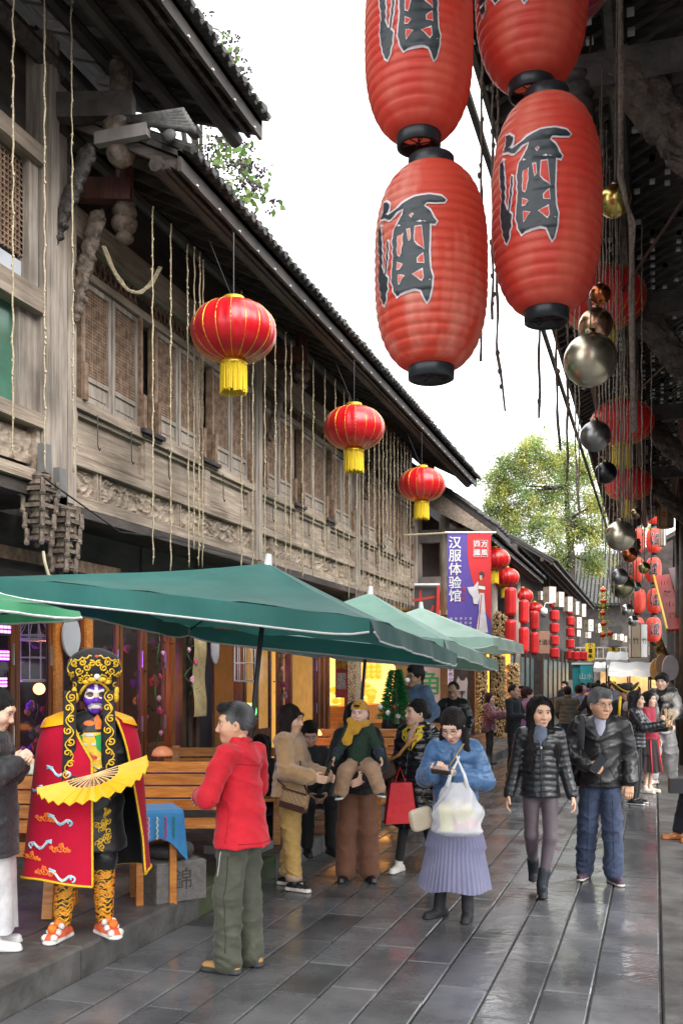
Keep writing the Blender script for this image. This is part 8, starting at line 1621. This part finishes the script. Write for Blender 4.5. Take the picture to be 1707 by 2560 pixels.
# headdress
s = SDF((-.22, -.2, -.08), (.22, .22, .34), .008); s.cap((0, -.015, .06), (0, -.02, .14), .112, .145, sc=(1.12, .92, 1), k=.02); s.ell((0, .0, .205), (.140, .10, .065), .03); s.ell((0, .085, -.045), (.078, .09, .125), .01, sub=True); s.cut((0, 0, -1), .02); v, f = s.mesh(); HD = mesh_obj('headdress', place_head(v, hy, -.06, hdp, 1.08), f, cloth('black_velvet', (.012, .011, .012), .8, .3, 60), PF, True, True)
ht = tree_of(HD)
tfh = lambda x, z: hp(x, .0, z)
cs = []
for sx in (-1, 1):
    for (cx_, cz, r0, a0) in ((.045, .10, .024, 0), (.085, .085, .02, 1), (.05, .165, .022, 2), (.095, .145, .024, 3), (.02, .19, .02, 1), (.12, .19, .02, 4), (.12, .06, .022, 5), (.075, .195, .02, 2), (.135, .12, .016, 0)): cs.append([(sx * x, z) for x, z in spiral(cx_, cz, r0, 1.3, a0)])
    cs.append([(sx * .148 + sx * .012 * sin(k), .02 + .018 * k) for k in range(12)]); cs.append([(sx * (.02 + .014 * k), .235 - .004 * k + .008 * sin(k * 2)) for k in range(9)])
emb('gold_scrolls', cs, GEM, .0062, ht, PF, tf=tfh)
emb('brow_band', [[(.092 * sin(a_), -.035 + .115 * cos(a_)) for a_ in [(-1.45 + 2.9 * k / 20) for k in range(21)]]], GEM, .010, ht, PF, tf=tfh)
for k, (x, z, r_, mt) in enumerate(((0, .118, .020, WEM), (0, .225, .026, REM))): q = hp(x, .125 if k == 0 else .08, z); m = MB(); m.ball(q, r_, 12, 8, (1, .8, 1)); m.build(['white_pearl', 'red_jewel'][k], mt, PF, True, True)
m = MB()
for sx in (-1, 1):
    for k in range(5): m.ball(hp(sx * (.03 + .026 * k), .115 - .012 * k, .128 + .012 * sin(k * 2)), .0075, 6, 4)
    m.ball(hp(sx * .03, .125, .10), .02, 8, 5, (1.5, .4, .8)); m.ball(hp(sx * .062, .112, .085), .018, 8, 5, (1.4, .4, .8)); m.ball(hp(sx * .118, .07, -.01), .024, 8, 5, (.9, .5, 1.5)); m.ball(hp(sx * .125, .06, .03), .022, 8, 5, (.8, .5, 1.2))
m.build('gold_beads', GEM, PF, True, True, kind='stuff')
# hanging side lappets with scrolls
for sx in (-1, 1):
    x0 = sx * .118; m = MB()
    def lap(u, v): z = 1.60 - .66 * v; y = .10 + .175 * min(1, v * 2.4) + .01 * sin(v * 5); return (x0 + sx * .012 * v + (u - .5) * .075 * (1 + .15 * v), y - .012 * abs(u - .5) + (.02 if sx > 0 else 0), z - .035 * (1 - abs(2 * u - 1)) * (1 if v > .97 else 0))
    m.grid(lap, 7, 26); o = m.build('side_lappet', cloth('black_velvet', (.012, .011, .012)), PF, True, True); md = o.modifiers.new('s', 'SOLIDIFY'); md.thickness = .006
    m = MB()
    for k in range(8):
        c_ = spiral(.5 + (.12 if k % 2 else -.12), .06 + .105 * k, .32, 1.25, k * 1.5 + 1); m.tube([Vector(lap(min(.95, max(.05, u)), min(.98, max(.01, .06 + .105 * k + (v - .06 - .105 * k) * .115)))) + Vector((0, .007, 0)) for u, v in c_], .0055, 5)
    m.tube([Vector(lap(.5 + .3 * sin(v * 28), v)) + Vector((0, .006, 0)) for v in [j / 60 for j in range(61)]], .0045, 5); m.build('lappet_scrolls', GEM, PF, True, True, kind='stuff')
# chest panel with beast face
tu = [c for c in PF.children if c.name.startswith('silk_tunic')][0]; tt = tree_of(tu); U = jp['U']
def disc(cx_, cz, rx, rz_, n=16, a0=0): return [(cx_ + rx * cos(2*pi*k/n + a0), cz + rz_ * sin(2*pi*k/n + a0)) for k in range(n)]
def patch_(n, p, m_, o_): return patch(n, p, m_, o_, tt, PF)
zc = 1.20
patch_('embroidered_ground', [[(-.072, zc + .13), (.072, zc + .13), (.078, zc - .13), (-.078, zc - .13)]], GEM, .004)
for sx in (-1, 1): patch_('green_mane', [[(sx * .075, zc + .12), (sx * .040, zc + .11), (sx * .045, zc + .02), (sx * .075, zc + .0)]], GRM, .007)
patch_('white_teeth', [[(-.03, zc + .125), (.03, zc + .125), (.025, zc + .105), (-.025, zc + .105)], [(-.072, zc - .03), (-.03, zc - .055), (.03, zc - .055), (.072, zc - .03), (.06, zc - .095), (-.06, zc - .095)]], WEM, .007)
patch_('red_flower', [disc(0, zc - .035, .032, .028), disc(-.035, zc - .03, .015, .012), disc(.035, zc - .03, .015, .012), disc(0, zc - .12, .05, .01)], REM, .010); patch_('gold_nose', [disc(0, zc + .03, .03, .03), disc(0, zc - .035, .014, .013)], mk('bright_gold_thread', (.85, .55, .05), rough=.5), .013)
patch_('white_eyes', [disc(-.028, zc + .055, .014, .009), disc(.028, zc + .055, .014, .009)], WEM, .015); patch_('orange_motif', [disc(0, 1.39, .035, .018), disc(.04, .98 + .03, .03, .02)], ORG_, .006)
patch_('orange_epaulette', [[(-.055, 1.45), (-.03, 1.42), (-.04, 1.35), (-.075, 1.35), (-.08, 1.40)]], ORG_, .008)
cs = []; r = random.Random(3)
for (cx_, cz, R_) in ((-.09, .73, .075), (-.07, .64, .07), (.07, .86, .05), (-.12, .82, .04), (.13, .60, .04)):
    for k in range(9): a_ = r.uniform(0, 6.28); q = r.uniform(0, .75) * R_; cs.append([(x, .1, z) for x, z in spiral(cx_ + q * cos(a_), cz + q * sin(a_), R_ * .3, 1.2, a_)])
for k in range(12): cs.append([(x, .1, z) for x, z in spiral(-.10 + .018 * k, 1.045 + .004 * sin(k * 2), .012, 1.2, k)])
emb('gold_roundels', cs, GEM, .0045, tt, PF)
# boots with flame bands
lt = None
for k_ in ('r', 'l'):
    l = jp['legs'][k_]; m = MB(); a_, b_ = l[2] + Vector((0, 0, .01)), l[1].lerp(l[2], .12)
    m.tube([a_, a_.lerp(b_, .3), a_.lerp(b_, .7), b_], [.056, .062, .072, .078], 20); m.build('flame_legging', mk('flame_cloth', (.70, .24, .02), (.03, .012, .01), .7, 26, (1, 1, 2.2), lo=.47, hi=.56, det=2), PF, True, True)
    m = MB()
    for j in range(11): q = a_.lerp(b_, j / 11 + .03); R_ = .064 + .016 * j / 11; m.tube([q + Vector((R_ * cos(t_), R_ * sin(t_), .012 * sin(t_ * 6))) for t_ in [pi * .28 + pi * .44 * i / 8 for i in range(9)]], .0045, 4)
    m.build('legging_braid', GEM, PF, True, True, kind='stuff')
    m = MB(); an = l[2]; td = l[3]
    for j, (fx, fz, rr) in enumerate(((.10, -.02, .030), (.155, -.045, .032), (.06, .01, .028))):
        for sx in (-1, 1): m.ball(an + td * fx + Vector((-td.y, td.x, 0)) * sx * .03 + Vector((0, 0, fz)), rr * .8, 8, 6)
    m.build('white_shoe_tufts', mk('white_fluff', (.7, .66, .62), rough=.9, bump=.8, bs=80), PF, True, True)
    m = MB(); m.ball(an + td * .12 + Vector((0, 0, .005)), .032, 8, 6); m.ball(an + td * .05 + Vector((0, 0, .02)), .03, 8, 6); m.build('orange_shoe_bow', ORG_, PF, True, True)
# cape: two front panels and back, one cloth
CAPE = mk('cape_crimson', (.42, .004, .028), (.32, .003, .02), .8, 3, sheen=.05, spec=.2, bump=.1, bs=60); CLIN = cloth('cape_lining', (.010, .010, .013), .55, .2, 30)
def cape(u, v, off=0):
    # u 0..1 runs from the right front edge (figure's right) round the back to the left front edge
    t0_ = 92 - 40 * max(0, 1 - v * 3.0); th_ = radians(t0_ - u * (t0_ + 236 - 34 * min(1, v * 1.25)))
    # th measured from +x towards +y; right front edge at th 92deg (front middle), left front edge at -204 = 156deg
    w = v ** .9; sm = min(1, v * 3.2); Rx = .19 + .115 * sm * (2 - sm) * .9 + .105 * w + .022 * sin(u * 24) * w; Ry = .150 + .11 * sm * (2 - sm) * .9 + .12 * w + .022 * sin(u * 24 + 1) * w
    x = Rx * cos(th_) + off * cos(th_); y = Ry * sin(th_) + off * sin(th_); z = 1.46 - 1.12 * v - .0 * v
    if v < .12: z = 1.475 - .6 * v ** 1.1 - .0; x *= .62 + .38 * (v / .12) ** .6; y *= .75 + .25 * (v / .12)
    else: z = 1.475 - .6 * .12 ** 1.1 - (v - .12) * 1.17
    return Vector((x, y + .01, z + .03 * sin(u * 9) * v))
m = MB(); m.grid(lambda u, v: cape(u, v), 90, 44); cp = m.build('cape', CAPE, PF, True, True); m = MB(); m.grid(lambda u, v: cape(u, v, -.012), 90, 44); m.build('cape_lining', CLIN, PF, True, True)
for nm, pts in (('cape_trim', [cape(0, k / 30, .004) for k in range(3, 31)]), ('cape_trim', [cape(1, k / 30, .004) for k in range(3, 31)]), ('cape_hem_trim', [cape(k / 80, 1, .002) for k in range(81)])): m = MB(); m.tube(pts, .011, 6, flat=.7); m.build(nm, mk('yellow_trim', (.85, .52, .01), (.65, .38, .01), .5, 60, bump=.6, bs=120), PF, True, True)
YSA = mk('yellow_satin', (.80, .38, .005), (.68, .30, .005), .45, 6, bump=.5, bs=30, bst=(1, 1, .3))
for (u0, u1, nm) in ((.02, .42, 'right'), (.68, .98, 'left')):
    m = MB(); m.grid(lambda u, v: cape(u0 + (u1 - u0) * u, .005 + (.135 + .03 * sin(pi * u)) * v, .010 + .006 * v), 24, 10); m.build('shoulder_flounce', YSA, PF, True, True)
ct = tree_of(cp)
def motif(px, pz, kind, sc=1.0, fl=1):
    if kind == 'cloud':
        cs = []
        for (dx, dz_, r_) in ((0, 0, .026), (-.032, -.006, .018), (.034, -.008, .020), (-.005, .022, .015), (.055, .002, .012), (-.052, -.012, .010)): cs.append([(px + fl * (dx + x), .1, pz + dz_ + z) for x, z in spiral(0, 0, r_ * sc, 1.4, 2)])
        return cs, ORG_
    c = [(px + fl * (-.06 + .018 * k) * sc, .1, pz + (.020 * sin(k * 1.1 + .5) - .004 * k) * sc) for k in range(8)]; c2 = [(px + fl * x_, .1, pz + z_) for x_, z_ in [(.065 * sc + x, -.018 * sc + z) for x, z in spiral(0, 0, .020 * sc, .9, -1.5)]]; c3 = [(px + fl * (-.06 + .012 * k) * sc, .1, pz + (.028 - .018 * k * .2) * sc) for k in range(4)]
    return [c, c2, c3], CYN
for (x, z, kd, sc, fl) in ((.20, 1.10, 'bat', 1, -1), (.24, .95, 'cloud', .9, 1), (.19, .80, 'bat', 1.0, -1), (.27, .80, 'cloud', .9, 1), (.29, .64, 'bat', 1, 1), (.18, .62, 'cloud', 1, 1), (.27, .47, 'cloud', 1, -1), (.18, .46, 'bat', 1.1, -1), (.33, .98, 'bat', .7, 1), (.36, .55, 'cloud', .8, 1)):
    cs, mt = motif(x, z, kd, sc, fl); emb('%s_motif' % kd, cs, mt, .0068 if kd == 'bat' else .0055, ct, PF)
    if kd == 'bat': emb('white_motif_line', [[(a, b, c + .010) for a, b, c in cs[0]]], WEM, .0035, ct, PF)
# hand fan
fc = w_(PF, (-.02, .36, 1.06)); FN = thing('hand_fan', 'large open yellow pleated fan held level in both hands of the performer', 'fan', fc); nF = 30
ax = wd(PF, (-1, 0, 0)).normalized(); ay = wd(PF, (0, 1, 0)).normalized()
Lf = .325
def fp(k, rr):
    th_ = radians(-10) + radians(200) * k / nF - radians(8); zz = (.012 if k % 2 else -.012) * rr / Lf
    return fc + ax * (rr * cos(th_)) * -1 * -1 + ay * (rr * sin(th_) * .62) + up * (zz - .13 * sin(th_) * rr / Lf + .07 * cos(th_) * rr / Lf + .02)
m = MB(); vs = []
for k in range(nF + 1): vs += [fp(k, .15), fp(k, .24), fp(k, Lf)]
m._add(vs, [(3*k+j, 3*k+3+j, 3*k+4+j, 3*k+1+j) for k in range(nF) for j in (0, 1)]); lf = m.build('fan_leaf', mk('fan_silk', (.85, .46, .012), (.75, .36, .01), .4, 5, transl=.15), FN)
for k in range(0, nF + 1, 2): m = MB(); m.tube([fc + up * .02, fp(k, .16)], .0045, 4); m.build('fan_stick', mk('fan_wood', (.62, .42, .20), rough=.5), FN)
m = MB(); m.tube([fp(k, Lf) for k in range(nF + 1)], .005, 5); m.build('fan_edge', mk('yellow_trim', (.85, .52, .01)), FN)
